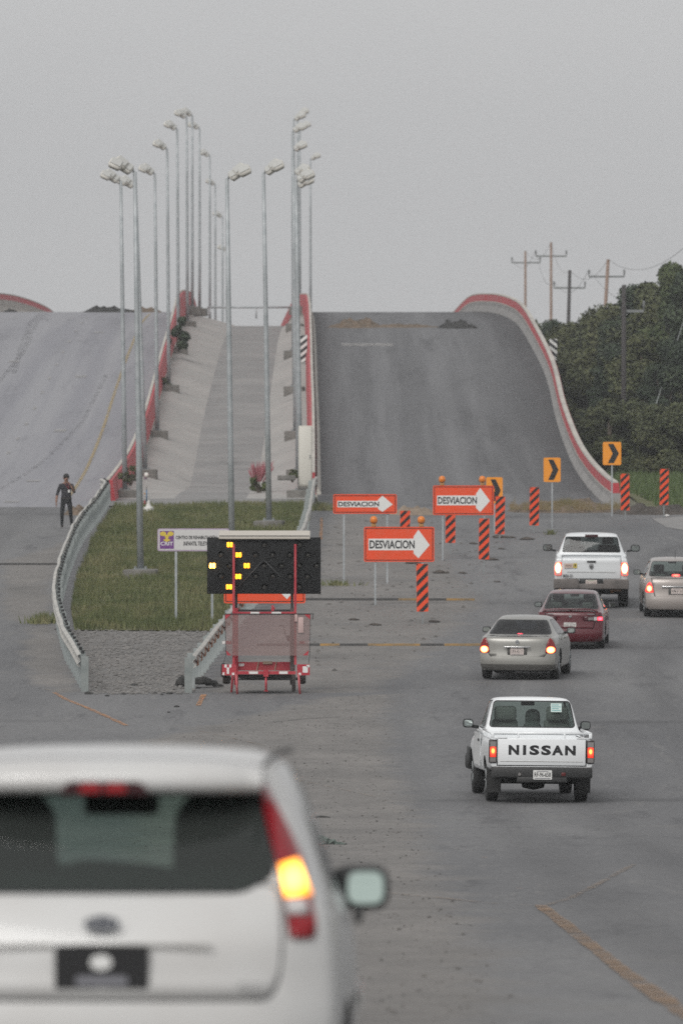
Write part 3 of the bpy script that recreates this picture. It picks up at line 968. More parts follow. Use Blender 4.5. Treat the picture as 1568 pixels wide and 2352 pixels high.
# ------------------------------------------------------------------ road works signs
def beacon(root, x, z):
    m = MB()
    m.lathe([(0, .0), (.08, .0), (.098, .04), (.102, .09), (.09, .145), (.05, .18), (0, .19)], (x, .04, z + .10), n=16)
    o = m.build('beacon', M_BEACON, root)
    MB().rbox((x, .04, z + .05), (.13, .10, .11), .02).build('battery_box', M_BBOX, o)
M_BEACON = mat('amber beacon plastic', (.70, .20, .02), .3)
M_BBOX = mat('tan box', (.42, .22, .08), .7)
def detour_sign(label, u0, u1, v0, v1, D, beacons=(), text=True, face=(0.03, .72), posts=None):
    s = FPX / D
    W = (u1 - u0) / s; H = (v1 - v0) / s
    zc = zv(v1, D); g = BASE(D)
    root = thing('detour_sign', label, 'road sign', (px((u0 + u1) / 2, D), D, g), group='orange detour signs')
    z0 = zc - g
    m = MB(); m.plate(rpoly([(-W / 2, z0), (W / 2, z0), (W / 2, z0 + H), (-W / 2, z0 + H)], .05, 3), 0, .012); m.build('panel', ORANGE, root)
    bz = .035; t = .018
    b = MB()
    x0, x1, a0, a1 = -W / 2 + bz, W / 2 - bz, z0 + bz, z0 + H - bz
    for (xa, xb, za, zb) in ((x0, x1, a0, a0 + t), (x0, x1, a1 - t, a1), (x0, x0 + t, a0 + t, a1 - t), (x1 - t, x1, a0 + t, a1 - t)):
        b.plate([(xa, za), (xb, za), (xb, zb), (xa, zb)], -.004, .004)
    b.build('border', SIGNB, root)
    # arrow: white bar carrying the word, then the head
    kx = lambda f: -W / 2 + f * W
    kz = lambda f: z0 + f * H
    hx = .705
    ar = [(kx(.065), kz(.33)), (kx(hx), kz(.33)), (kx(hx), kz(.24)), (kx(.775), kz(.10)), (kx(.935), kz(.48)), (kx(.775), kz(.92)), (kx(hx), kz(.72)), (kx(hx), kz(.66)), (kx(.065), kz(.66))]
    m = MB(); m.plate(ar, -.004, .0035); m.build('arrow', SIGNW, root)
    if text:
        m = MB(); put_text(m, 'DESVIACION', kx(.08), kx(.72), kz(.375), kz(.615), -.0065, .028); m.build('lettering', SIGNB, root)
    for i, xx in enumerate(posts if posts is not None else (-W * .34, W * .34)):
        MB().box((xx, .045, (z0 + H * .9) / 2 - .1), (.05, .05, z0 + H * .9 + .2)).build('post', STEEL, root)
    for xx in beacons:
        beacon(root, -W / 2 + xx * W, z0 + H)
    return root
detour_sign('small orange detour sign on tall posts, farthest left, without beacons', 765, 911, 1135, 1180, 247, posts=(-.6, .63))
detour_sign('largest orange detour sign with two beacons, in front of the others', 835.5, 997, 1210, 1290.5, 234, (.14, .815))
detour_sign('orange detour sign with two beacons, beside the yellow chevron behind it', 994, 1134, 1115, 1183, 262, (.15, .81))
detour_sign('orange detour sign mostly hidden behind the black arrow board', 514, 701, 1292, 1386, 205, (), True)

def delineator(label, u, vt, vb, D, w=None):
    s = FPX / D
    H = (vb - vt) / s; W = w or .30
    g = BASE(D)
    z0 = zv(vb, D) - g
    root = thing('delineator_panel', label, 'delineator', (px(u, D), D, g), (0, R(random.uniform(-1, 1)), R(random.uniform(-4, 4))), 'orange and black striped delineators')
    m = MB(); m.plate(rpoly([(-W / 2, z0), (W / 2, z0), (W / 2, z0 + H), (-W / 2, z0 + H)], .02, 2), 0, .01); m.build('panel', ORANGE, root)
    p = .268
    for k in range(-2, int(H / p) + 2):
        a = z0 + k * p + .10
        st = [(-W / 2 - .01, a - .01), (W / 2 + .01, a + W + .01), (W / 2 + .01, a + W + .01 + p * .47), (-W / 2 - .01, a - .01 + p * .47)]
        c = clip_rect(st, -W / 2 + .006, W / 2 - .006, z0 + .006, z0 + H - .006)
        if len(c) > 2:
            m = MB(); m.plate(c, -.003, .0025); m.build('stripe', SIGNB, root)
    MB().box((0, .035, (z0 + H) / 2 - .15), (.045, .045, z0 + H + .2)).build('post', STEELD, root)
delineator('nearest striped delineator, below the largest detour sign', 970.5, 1295, 1405, 224)
delineator('striped delineator under the right end of the upper detour sign', 1110.5, 1191, 1285, 253)
delineator('striped delineator under the middle of the upper detour sign', 1034, 1154, 1247, 266)
delineator('striped delineator between two detour signs, low part hidden by the largest one', 929.5, 1173, 1261, 264)
delineator('striped delineator directly below the leftmost yellow chevron', 1147, 1140, 1227, 276)
delineator('striped delineator standing free between two yellow chevrons', 1226, 1119, 1207, 282)
delineator('striped delineator at the end of the curving red barrier', 1435.5, 1088, 1172, 294)
delineator('striped delineator in front of the green verge, farthest right', 1524, 1077, 1160, 297)

def chevron(label, u0, u1, v0, v1, D):
    s = FPX / D
    W = (u1 - u0) / s; H = (v1 - v0) / s; g = BASE(D); z0 = zv(v1, D) - g
    root = thing('chevron_sign', label, 'road sign', (px((u0 + u1) / 2, D), D, g), group='yellow chevron signs')
    m = MB(); m.plate(rpoly([(-W / 2, z0), (W / 2, z0), (W / 2, z0 + H), (-W / 2, z0 + H)], .05, 3), 0, .01); m.build('panel', AMBERS, root)
    kx = lambda f: (f - .5) * W
    kz = lambda f: z0 + f * H
    m = MB(); m.plate([(kx(.27), kz(.08)), (kx(.60), kz(.08)), (kx(.88), kz(.5)), (kx(.58), kz(.92)), (kx(.27), kz(.92)), (kx(.53), kz(.5))], -.003, .0025); m.build('chevron_mark', SIGNB, root)
    MB().box((0, .04, (z0 + H * .9) / 2 - .1), (.05, .05, z0 + H * .9 + .2)).build('post', STEEL, root)
chevron('yellow chevron sign half hidden behind the orange detour sign', 1116, 1154, 1096, 1156, 283)
chevron('yellow chevron sign on its own post in front of the asphalt ramp', 1248, 1287, 1051, 1107, 283)
chevron('yellow chevron sign highest of the three, in front of the dark trees', 1384, 1426, 1015, 1068, 298)

def hazard_board(label, u, vt, vb, D, zbase, W=.42):
    s = FPX / D; H = (vb - vt) / s
    z0 = zv(vb, D)
    root = thing('hazard_board', label, 'road sign', (px(u, D), D, zbase), group='black and white striped hazard boards')
    z0 -= zbase
    m = MB(); m.plate([(-W / 2, z0), (W / 2, z0), (W / 2, z0 + H), (-W / 2, z0 + H)], 0, .012); m.build('panel', SIGNW, root)
    p = .36
    for k in range(-2, int(H / p) + 2):
        a = z0 + k * p
        sg = 1 if u < 1000 else -1
        st = [(-W / 2 * sg, a), (W / 2 * sg, a + W * .8), (W / 2 * sg, a + W * .8 + p * .5), (-W / 2 * sg, a + p * .5)]
        c = clip_rect(st, -W / 2 + .004, W / 2 - .004, z0 + .004, z0 + H - .004)
        if len(c) > 2:
            m = MB(); m.plate(c, -.003, .0025); m.build('stripe', SIGNB, root)
    MB().box((0, .04, (z0 + H * .9) / 2 - .3), (.06, .05, z0 + H * .9 + .6)).build('post', STEELD, root)
hazard_board('black and white striped board left of the straight red barrier', 696, 769, 831, 444, chan_z(-1.9, 444))
hazard_board('black and white striped board between the curving barrier and the trees', 1270, 778, 838, 455, 2.6, .4)

# ------------------------------------------------------------------ rehabilitation centre sign
D = 223.0; s = FPX / D; g = BASE(D)
root = thing('centre_sign', 'white rehabilitation centre sign with purple and yellow emblem, on the grass', 'sign', (px(444, D), D, g))
W = (526 - 361) / s; z0 = zv(1266, D) - g; H = (1266 - 1214) / s
m = MB(); m.plate(rpoly([(-W / 2, z0), (W / 2, z0), (W / 2, z0 + H), (-W / 2, z0 + H)], .06, 3), 0, .015); m.build('panel', mat('mauve sign frame', (.42, .33, .44), .5), root)
m = MB(); m.plate(rpoly([(-W / 2 + .03, z0 + .03), (W / 2 - .03, z0 + .03), (W / 2 - .03, z0 + H - .03), (-W / 2 + .03, z0 + H - .03)], .05, 3), -.004, .003); m.build('face', mat('sign face', (.58, .57, .56), .5), root)
PURP = mat('purple print', (.16, .05, .22), .5); YELP = mat('yellow print', (.62, .47, .06), .5)
ex0, ex1 = -W / 2 + .06, -W / 2 + .06 + .36
q0, q1 = z0 + .06, z0 + H - .06
m = MB(); m.plate([(ex0, q0 + .20), (ex1, q0 + .20), (ex1, q1), (ex0, q1)], -.007, .0025); m.plate([(ex0, q0), (ex1, q0), (ex1, q0 + .195), (ex0, q0 + .195)], -.007, .0025); em = m.build('emblem', PURP, root)
cx = (ex0 + ex1) / 2
m = MB()
def disc(mb, x, z, rx, rz, y, n=14): mb.plate([(x + rx * math.cos(2 * math.pi * k / n), z + rz * math.sin(2 * math.pi * k / n)) for k in range(n)], y, .002)
disc(m, cx - .095, q1 - .075, .082, .06, -.0105); disc(m, cx + .095, q1 - .075, .082, .06, -.0105)
m.plate([(cx - .07, q1 - .10), (cx - .03, q1 - .2), (cx - .10, q1 - .235), (cx, q1 - .285), (cx + .10, q1 - .235), (cx + .03, q1 - .2), (cx + .07, q1 - .10)], -.0135, .0025)
m.build('figure_mark', YELP, em)
m = MB(); put_text(m, 'CRIT', ex0 + .02, ex1 - .02, q0 + .085, q0 + .18, -.0098, .02); m.build('lettering', SIGNW, em)
m = MB(); put_text(m, 'CENTRO DE REHABILITACIÓN', ex1 + .05, W / 2 - .32, z0 + H * .53, z0 + H * .72, -.0065, .03); put_text(m, 'INFANTIL TELETON', ex1 + .25, W / 2 - .46, z0 + H * .24, z0 + H * .43, -.0065, .03); m.build('lettering', SIGNB, root)
for u in (404, 487):
    MB().box((px(u, D) - px(444, D), .04, (z0 + H * .8) / 2 - .1), (.06, .05, z0 + H * .8 + .2)).build('post', STEEL, root)

# ------------------------------------------------------------------ arrow board trailer
D = 187.0; K = 1 / 493.0
root = thing('arrow_board_trailer', 'red trailer carrying a black arrow board with lit amber lamps', 'arrow board', (px(605.6, D), D, BASE(D)))
X = lambda z: (z - 752) * K
Z = lambda z: (1790 - z) * K
BOARD = mat('matt black board', (.009, .0095, .010), .7, c2=(.013, .0135, .014), scale=2, spec=.25)
TRED = mat('faded red paint', (.38, .022, .04), .45, c2=(.46, .06, .07), scale=3)
m = MB(); m.rbox((X(752), .35, Z(430)), (1205 * K, .05, 600 * K), .01); board = m.build('arrow_panel', BOARD, root)
m = MB(); m.box((X(757), .72, Z(105)), (965 * K, .95, .035), rot=(R(8), 0, 0)); m.build('solar_panel', mat('solar panel edge', (.5, .46, .40), .5), root)
m = MB(); m.box((X(757), .40, Z(118)), (960 * K, .05, .03)); m.build('panel_frame', BLACKP, root)
LITM = mat('lit amber lamp', (.9, .5, .05), .4, emit=(1., .33, .01), es=2.6)
LITH = mat('brightest amber lamp', (.9, .5, .05), .4, emit=(1., .5, .06), es=9.)
OFFM = mat('unlit lamp', (.06, .058, .052), .25)
lit = [(390, 207), (483, 315), (570, 430), (480, 545), (383, 655)]
unlit = [(300, 310), (390, 430), (297, 540), (757, 207), (665, 315), (845, 315), (755, 430), (665, 540), (845, 540), (755, 655), (940, 430), (1130, 207), (1030, 315), (1220, 315), (1127, 430), (1310, 430), (1030, 545), (1215, 545), (1127, 655)]
def blamp(x, z, kind):
    c = (X(x), .32, Z(z))
    m = MB()
    if kind:
        # a lit lens reads as two rows of leds
        for sx in (-1, 1):
            m.rbox((c[0] + sx * .034, .315, c[2]), (.056, .03, .105), .027, 3)
        o = m.build('lit_lamp', LITH if kind == 2 else LITM, board)
    else:
        m.lathe([(0, -.035), (.03, -.032), (.055, -.015), (.062, .01)], c, axis='y', n=14)
        o = m.build('lamp_lens', OFFM, board)
    h = MB()
    vs = []; fs = []
    for i in range(9):
        t = math.pi * (i / 8)
        for (r, y) in ((.074, .33), (.074, .22)):
            vs.append((c[0] + r * math.cos(t), y, c[2] + r * math.sin(t) + (.0)))
    for i in range(8): fs.append((2 * i, 2 * i + 1, 2 * i + 3, 2 * i + 2))
    if not kind:
        h.add(vs, fs); h.build('lamp_hood', BLACKP, board)
for p in lit: blamp(*p, 1)
blamp(205, 430, 2)
for p in unlit: blamp(*p, 0)
# masts, frame
for x0_, x1_ in ((430, 432), (1095, 1085)):
    m = MB(); m.box((X(x1_), .22, (Z(200) + Z(1480)) / 2), (.075 if False else .05, .05, Z(200) - Z(1480))); m.build('mast', TRED, root)
for x in (457, 1050):
    m = MB(); m.box((X(x), .45, (Z(140) + Z(900)) / 2), (.06, .06, Z(140) - Z(900))); m.build('lift_mast', BLACKP, root)
    m = MB(); m.box((X(x), .45, (Z(880) + Z(1700)) / 2), (.09, .08, Z(880) - Z(1700))); m.build('frame_post', TRED if x < 700 else mat('dirty steel', (.09, .075, .07), .7), root)
m = MB()
for a, b in (((480, 660), (750, 370)), ((750, 370), (1040, 660))):
    p, q = Vector((X(a[0]), .318, Z(a[1]))), Vector((X(b[0]), .318, Z(b[1])))
    m.tube([p, q], .016, 6)
m.build('cross_brace', mat('dark brace', (.03, .031, .032), .5), board)
m = MB(); m.box((X(752), .45, Z(908)), (600 * K, .05, .045)); m.build('cross_tube', BLACKP, root)
def striped(name, y, xz0, xz1, zz0, zz1, cells):
    m = MB(); m.box(((X(xz0) + X(xz1)) / 2, y, (Z(zz0) + Z(zz1)) / 2), (X(xz1) - X(xz0), .04, Z(zz0) - Z(zz1))); o = m.build(name, TRED, root)
    for (a, b, c, d) in cells:
        w = MB(); w.plate([(X(a), Z(d)), (X(b), Z(d)), (X(b), Z(c)), (X(a), Z(c))], y - .024, .003); w.build('reflective_patch', SIGNW, o)
striped('reflective_bar', .18, 440, 1080, 918, 940, [(610, 705, 919, 939), (835, 935, 919, 939)])
striped('fender', .1, 310, 460, 1475, 1590, [(335, 360, 1476, 1508), (385, 410, 1476, 1508), (360, 385, 1508, 1575), (315, 335, 1560, 1588), (415, 440, 1562, 1588)])
striped('fender', .1, 1105, 1238, 1475, 1590, [(1205, 1236, 1480, 1505), (1120, 1146, 1564, 1589), (1164, 1218, 1495, 1562)])
striped('rear_bar', .12, 470, 1090, 1548, 1580, [(595, 690, 1550, 1576), (915, 1005, 1550, 1576)])
striped('toolbox', .5, 475, 1080, 1455, 1546, [(483, 540, 1472, 1500)])
m = MB()
for x in (680, 870): m.box((X(x), .47, Z(1520)), (.02, .03, .28), rot=(0, R(12), 0))
m.box((X(790), .46, Z(1462)), (.2, .05, .06)); m.build('toolbox_strap', mat('pale strap', (.36, .27, .2), .7), root)
m = MB(); m.box((X(775), .1, Z(1570)), (.11, .08, .14)); m.build('jack_mount', TRED, root)
for x, tilt, zt, zb, mm, y in ((420, 4, 1590, 1780, 'red', .5), (460, -3, 1580, 1792, 'pink', .0), (775, 0, 1600, 1760, 'red', .1), (1068, 0, 1590, 1770, 'dirty', .5), (1120, -4, 1580, 1795, 'pink', .0)):
    m = MB(); m.tube([(X(x) - .0, y, Z(zt)), (X(x) - math.tan(R(tilt)) * (Z(zt) - Z(zb)), y, Z(zb))], .024 if mm != 'dirty' else .04, 8)
    if x == 775: m.box((X(x), y, Z(1757)), (.09, .09, .015))
    m.build('jack_leg', {'red': TRED, 'pink': mat('faded pink paint', (.46, .10, .11), .6), 'dirty': mat('dirty steel', (.09, .075, .07), .7)}[mm], root)
m = MB(); m.box((X(760), 1.0, Z(1602)), (560 * K, 1.7, .06)); m.build('chassis', UNDER, root)
m = MB(); m.tube([(X(345), 1.1, Z(1642)), (X(1165), 1.1, Z(1642))], .035, 8); m.build('axle', STEELD, root)
for x in (350, 1155):
    m = MB(); m.lathe([(0, -.08), (.1, -.08), (.12, -.04), (.12, .04), (.1, .08), (0, .08)], (X(x), 1.1, Z(1642)), axis='x', n=14); m.build('wheel_hub', mat('rusty hub', (.06, .05, .045), .8), root)
m = MB(); m.rbox((X(318), .75, Z(1545)), (.10, .62, .30), .08); m.build('tyre', RUBBER, root)
m = MB(); m.box((X(845), .2, Z(880)), (.055, .06, .13)); m.box((X(862), .2, Z(880)), (.04, .03, .03)); m.build('winch_bracket', TRED, root)
m = MB(); m.tube([(X(915), .3, Z(1068)), (X(962), .3, Z(1070)), (X(975), .28, Z(1150)), (X(990), .26, Z(1190)), (X(1035), .26, Z(1195))], .013, 6); m.rbox((X(1025), .3, Z(1200)), (.12, .14, .13), .03); m.build('winch', mat('dirty steel', (.09, .075, .07), .7), root)
for x, zz in ((1095, 985), (1145, 1060)):
    m = MB(); m.rbox((X(x), .15, Z(zz)), (.06 if x < 1120 else .12, .08, .16 if x < 1120 else .34), .01); m.build('control_box', mat('pale pink box', (.5, .36, .34), .6), root)
striped('side_marker', .3, 310, 410, 1230, 1262, [(311, 350, 1231, 1260)])
striped('side_marker', .3, 1130, 1238, 1232, 1258, [(1185, 1236, 1234, 1256)])
# mesh screen: thin wires woven in a frame
def mesh_mat():
    m = bpy.data.materials.new('fine mesh'); m.use_nodes = True
    nt = m.node_tree; p = nt.nodes['Principled BSDF']; out = nt.nodes['Material Output']
    p.inputs['Base Color'].default_value = (.30, .20, .19, 1); p.inputs['Roughness'].default_value = .7
    tr = nt.nodes.new('ShaderNodeBsdfTransparent'); mx = nt.nodes.new('ShaderNodeMixShader'); mx.inputs[0].default_value = .40
    nt.links.new(tr.outputs[0], mx.inputs[1]); nt.links.new(p.outputs[0], mx.inputs[2]); nt.links.new(mx.outputs[0], out.inputs[0])
    return m
m = MB(); m.plate([(X(350), Z(1350)), (X(385), Z(1382)), (X(1195), Z(1382)), (X(1228), Z(1350)), (X(1243), Z(975)), (X(1225), Z(942)), (X(360), Z(942)), (X(340), Z(975))], .14, .006); m.build('mesh_screen', mesh_mat(), root)
for c in ([(340, 945), (405, 945), (345, 1000)], [(1245, 945), (1180, 945), (1243, 1000)], [(352, 1325), (405, 1380), (362, 1380)], [(1228, 1325), (1165, 1380), (1218, 1380)]):
    m = MB(); m.plate([(X(a), Z(b)) for a, b in c], .13, .005); m.build('screen_corner', TRED, root)
m = MB(); m.tube([(X(340), .13, Z(940)), (X(1280), .13, Z(940))], .01, 6); m.tube([(X(1275), .13, Z(938)), (X(1268), .13, Z(1000))], .008, 6)
for x in (340, 1245): m.tube([(X(x), .13, Z(945)), (X(x - 8 if x > 700 else x + 10), .13, Z(1380)), (X(x - 20), .13, Z(1470))], .006, 6)
m.build('screen_wire', BLACKP, root)
# ------------------------------------------------------------------ vehicles
def lerp_tab(tab):
    xs = [t[0] for t in tab]; ys = [t[1] for t in tab]
    return lambda x: float(np.interp(x, xs, ys))

SIDE = [(0, .90), (.06, .955), (.16, .978), (.34, .993), (.52, 1.0), (.68, .996), (.82, .982), (.92, .965), (1, .94)]
def shell(ys, zb, belt, top, wb, wt, yr, yf, corner=(.16, .25), roofcrown=.03, sub=1, rmax=1.0):
    """car body as one smooth skin. All tables are functions of y; yr/yf: rear and front profile y(z)"""
    S = [.10, .5, .9]
    def ring(y):
        b, t, W, w = belt(y), top(y), wb(y), wt(y)
        z0 = zb(y)
        h = []
        for f, k in SIDE: h.append((W * k, z0 + f * (b - z0)))
        x0 = W * .94
        xt = min(w, x0)
        gap = max(0.005, (t - roofcrown) - b)
        for q in S: h.append((x0 + (xt - x0) * q, b + gap * q))
        h.append((xt * .93, t - roofcrown * .62)); h.append((xt * .66, t - roofcrown * .28)); h.append((0, t))
        return h
    nb = len(SIDE) - 1
    bm = bmesh.new()
    rows = []
    N = None
    for i, y in enumerate(ys):
        h = ring(y)
        N = len(h)
        if i == 0: fy = lambda x, z, W=wb(ys[0]): yr(z) + corner[0] * min(1, abs(x) / W) ** 4
        elif i == len(ys) - 1: fy = lambda x, z, W=wb(ys[-1]): yf(z) - corner[1] * min(1, abs(x) / W) ** 3
        else: fy = lambda x, z, y=y: y
        full = [bm.verts.new((x, fy(x, z), z)) for x, z in h] + [bm.verts.new((-x, fy(x, z), z)) for x, z in h[:-1][::-1]]
        rows.append(full)
    M = 2 * N - 1
    for i in range(len(ys) - 1):
        for k in range(M - 1):
            bm.faces.new((rows[i][k], rows[i][k + 1], rows[i + 1][k + 1], rows[i + 1][k]))
    # floor
    for i in range(len(ys) - 1):
        bm.faces.new((rows[i][0], rows[i + 1][0], rows[i + 1][M - 1], rows[i][M - 1]))
    # end caps as grids
    for e, fyc in ((0, yr), (len(ys) - 1, yf)):
        h = ring(ys[e]); W = wb(ys[e])
        xs_top = [p[0] for p in h[nb:]]
        fac = [x / xs_top[0] for x in xs_top]          # 1 .. 0
        cols = fac + [-f for f in fac[:-1][::-1]]
        grid = []
        for r in range(nb + 1):
            line = []
            for c, f in enumerate(cols):
                if r == nb:
                    line.append(rows[e][nb + c])
                elif c == 0: line.append(rows[e][r])
                elif c == len(cols) - 1: line.append(rows[e][M - 1 - r])
                else:
                    x = h[r][0] * f; z = h[r][1]
                    # let the upper rows bend towards the crown of the lid
                    y = fyc(z) + (corner[0] * abs(f) ** 4 if e == 0 else -corner[1] * abs(f) ** 3)
                    line.append(bm.verts.new((x, y, z)))
            grid.append(line)
        for r in range(nb):
            for c in range(len(cols) - 1):
                a = (grid[r][c], grid[r][c + 1], grid[r + 1][c + 1], grid[r + 1][c])
                try: bm.faces.new(a)
                except ValueError: pass
    bmesh.ops.remove_doubles(bm, verts=bm.verts, dist=1e-5)
    bmesh.ops.recalc_face_normals(bm, faces=bm.faces)
    me = bpy.data.meshes.new('body'); bm.to_mesh(me); bm.free()
    if sub:
        o = bpy.data.objects.new('body', me); COL.objects.link(o)
        md = o.modifiers.new('s', 'SUBSURF'); md.levels = sub; md.render_levels = sub
        dg = bpy.context.evaluated_depsgraph_get()
        me2 = bpy.data.meshes.new_from_object(o.evaluated_get(dg))
        bpy.data.objects.remove(o); bpy.data.meshes.remove(me); me = me2
    bm = bmesh.new(); bm.from_mesh(me); bpy.data.meshes.remove(me)
    bm.normal_update()
    return bm

AX = {'y': (0, 2, 1), 'x': (1, 2, 0), 'z': (0, 1, 2)}
def carve(bm, poly, ax='y', sgn=-1, nmin=.18, lim=None, delete=True):
    """cut a panel out of the skin along a drawn outline; returns its vertices and faces"""
    a, b, n = AX[ax]
    x0 = min(p[0] for p in poly); x1 = max(p[0] for p in poly); z0 = min(p[1] for p in poly); z1 = max(p[1] for p in poly)
    F = []
    for f in bm.faces:
        if f.normal[n] * sgn <= nmin: continue
        A = [v.co[a] for v in f.verts]; B = [v.co[b] for v in f.verts]
        if max(A) < x0 or min(A) > x1 or max(B) < z0 or min(B) > z1: continue
        if lim and not lim(f.calc_center_median()): continue
        F.append(f)
    m = len(poly)
    for i in range(m):
        p, q = poly[i], poly[(i + 1) % m]
        dx, dz = q[0] - p[0], q[1] - p[1]
        L = math.hypot(dx, dz)
        if L < 1e-6: continue
        co = [0, 0, 0]; no = [0, 0, 0]
        co[a], co[b] = p[0], p[1]
        no[a], no[b] = dz / L, -dx / L
        # only faces near this edge need cutting
        e0, e1 = min(p[0], q[0]) - 1e-4, max(p[0], q[0]) + 1e-4
        g0, g1 = min(p[1], q[1]) - 1e-4, max(p[1], q[1]) + 1e-4
        near, rest = [], []
        for f in F:
            A = [v.co[a] for v in f.verts]; B = [v.co[b] for v in f.verts]
            if max(A) < e0 or min(A) > e1 or max(B) < g0 or min(B) > g1: rest.append(f)
            else: near.append(f)
        if not near: continue
        ge = set(); gv = set()
        for f in near:
            ge.update(f.edges); gv.update(f.verts)
        r = bmesh.ops.bisect_plane(bm, geom=list(gv) + list(ge) + near, dist=1e-6, plane_co=co, plane_no=no)
        F = rest + [g for g in r['geom'] if isinstance(g, bmesh.types.BMFace)]
    ins = []
    for f in F:
        if not f.is_valid: continue
        c = f.calc_center_median()
        if in_poly(c[a], c[b], poly): ins.append(f)
    idx = {}; vs = []; fs = []
    for f in ins:
        L = []
        for v in f.verts:
            if v not in idx:
                idx[v] = len(vs); vs.append(v.co.copy())
            L.append(idx[v])
        fs.append(L)
    if delete and ins: bmesh.ops.delete(bm, geom=ins, context='FACES')
    return vs, fs

def panel(data, name, m, parent, push=(0, 0, 0), rim=None, label=None, smooth=True):
    vs, fs = data
    if not fs: 
        print('EMPTY PANEL', name); return None
    bm = bmesh.new()
    V = [bm.verts.new(Vector(v) + Vector(push)) for v in vs]
    for f in fs:
        try: bm.faces.new([V[i] for i in f])
        except ValueError: pass
    bmesh.ops.remove_doubles(bm, verts=bm.verts, dist=1e-6)
    for f in bm.faces: f.smooth = smooth
    if rim:
        be = [e for e in bm.edges if e.is_boundary]
        r = bmesh.ops.extrude_edge_only(bm, edges=be)
        nv = [g for g in r['geom'] if isinstance(g, bmesh.types.BMVert)]
        bmesh.ops.translate(bm, verts=nv, vec=rim)
        for g in r['geom']:
            if isinstance(g, bmesh.types.BMFace): g.smooth = False
    me = bpy.data.meshes.new(name); bm.to_mesh(me); bm.free()
    return link(name, me, m, parent, label)

def finish(bm, name, m, parent):
    loose = [v for v in bm.verts if not v.link_faces]
    bmesh.ops.delete(bm, geom=loose, context='VERTS')
    for f in bm.faces: f.smooth = True
    me = bpy.data.meshes.new(name); bm.to_mesh(me); bm.free()
    return link(name, me, m, parent)

def window(bm, poly, name, gm, root, ax='y', sgn=-1, seal=.018, sealm=None, lim=None, nmin=.12, push=(0, 0, 0), label=None):
    g = carve(bm, poly, ax, sgn, nmin, lim)
    o = panel(g, name, gm, root, push, label=label)
    if seal and o:
        s = carve(bm, grow(poly, seal), ax, sgn, nmin, lim)
        panel(s, 'window_seal', sealm or BLACKP, o)
    return o

def mx(poly): return [(-x, z) for x, z in poly][::-1]

def add_wheel(root, x, y, r, w, rimm=None, side=1):
    m = MB()
    m.lathe([(r * .62, -w / 2), (r * .80, -w / 2), (r * .95, -w * .47), (r * .995, -w * .36), (r, 0), (r * .995, w * .36), (r * .95, w * .47), (r * .80, w / 2), (r * .62, w / 2)], (x, y, r), axis='x', n=28)
    t = m.build('wheel', RUBBER, root)
    m = MB()
    s = side
    m.lathe([(r * .64, s * w * .42), (r * .58, s * w * .36), (r * .30, s * w * .30), (.05, s * w * .38), (0, s * w * .38)], (x, y, r), axis='x', n=20)
    for k in range(5):
        a = 2 * math.pi * k / 5
        m.tube([(x + s * w * .40, y, r), (x + s * w * .44, y + math.cos(a) * r * .6, r + math.sin(a) * r * .6)], r * .07, 6)
    m.build('rim', rimm or STEEL, t)
    return t

def mirror(root, x, y, z, w, h, side, hm=BLACKP, gm=None, slope=0, gi=.40):
    m = MB(); m.rbox((x, y + .05, z), (w, .13, h), min(w, h) * .33, 3)
    ar = MB()
    m.tube([(x - side * w * .3, y + .06, z - h * .30), (x - side * (w * .5 + .09), y + .10, z - h * .45)], .028, 8)
    o = m.build('side_mirror', hm, root)
    g = MB(); g.plate(rpoly([(x - w * gi, z - h * .36), (x + w * .40, z - h * .36), (x + w * .40, z + h * .36), (x - w * gi, z + h * .36)] if side > 0 else [(x - w * .40, z - h * .36), (x + w * gi, z - h * .36), (x + w * gi, z + h * .36), (x - w * .40, z + h * .36)], min(w, h) * .25, 4), y - .0175, .003)
    g.v = [(a, b + (c - z) * slope, c) for a, b, c in g.v]
    g.build('mirror_glass', gm or mat('mirror glass', (.62, .68, .65), .03, 1.), o)
    return o

def plate(root, x, z, y, text, c=(.66, .66, .64), ink=SIGNB, sub=None, w=.30, h=.15, frame=None):
    m = MB()
    m.plate(rpoly([(x - w / 2, z - h / 2), (x + w / 2, z - h / 2), (x + w / 2, z + h / 2), (x - w / 2, z + h / 2)], .012, 2), y, .008)
    o = m.build('license_plate', mat('plate white %g' % c[0], c, .5), root)
    m = MB(); put_text(m, text, x - w * .43, x + w * .43, z - h * .22, z + h * .26, y - .0015, .012); m.build('plate_lettering', ink, o)
    m = MB(); m.plate([(x - w * .3, z + h * .34), (x + w * .3, z + h * .34), (x + w * .3, z + h * .40), (x - w * .3, z + h * .40)], y - .0015, .001); m.plate([(x - w * .42, z - h * .42), (x + w * .42, z - h * .42), (x + w * .42, z - h * .34), (x - w * .42, z - h * .34)], y - .0015, .001)
    m.build('plate_print', sub or mat('grey print', (.2, .2, .22), .6), o)
    return o

def seat(root, x, y, z, w=.5, h=.62, m=SEATD, head=True, rot=0):
    b = MB(); b.rbox((x, y, z + h / 2), (w, .14, h), .07, 3, rot=(R(-12), 0, 0)); b.rbox((x, y + .28, z), (w, .5, .16), .05, 2)
    if head: b.rbox((x, y - .07, z + h + .11), (w * .58, .10, .19), .05, 3)
    return b.build('seat', m, root)

def gap(bm, poly, root, d=.008, ax='y', sgn=-1, name='panel_gap', m=None, nmin=.15, lim=None, push=None):
    """dark joint round a panel that stays where it is"""
    g = carve(bm, grow(poly, d), ax, sgn, nmin, lim)
    return g

def place(root, u, v, yaw=0, back=.9, roll=0, X=None, D=None):
    p = at(u, v)
    if D is not None: p.y = D; p.x = px(u, D)
    y = p.y - back
    root.location = (p.x + math.sin(R(yaw)) * back * 1.0, y, BASE(y) )
    sl = (BASE(y + 4.0) - BASE(y)) / 4.0
    root.rotation_euler = (math.atan(sl), R(roll), R(yaw))
    return root

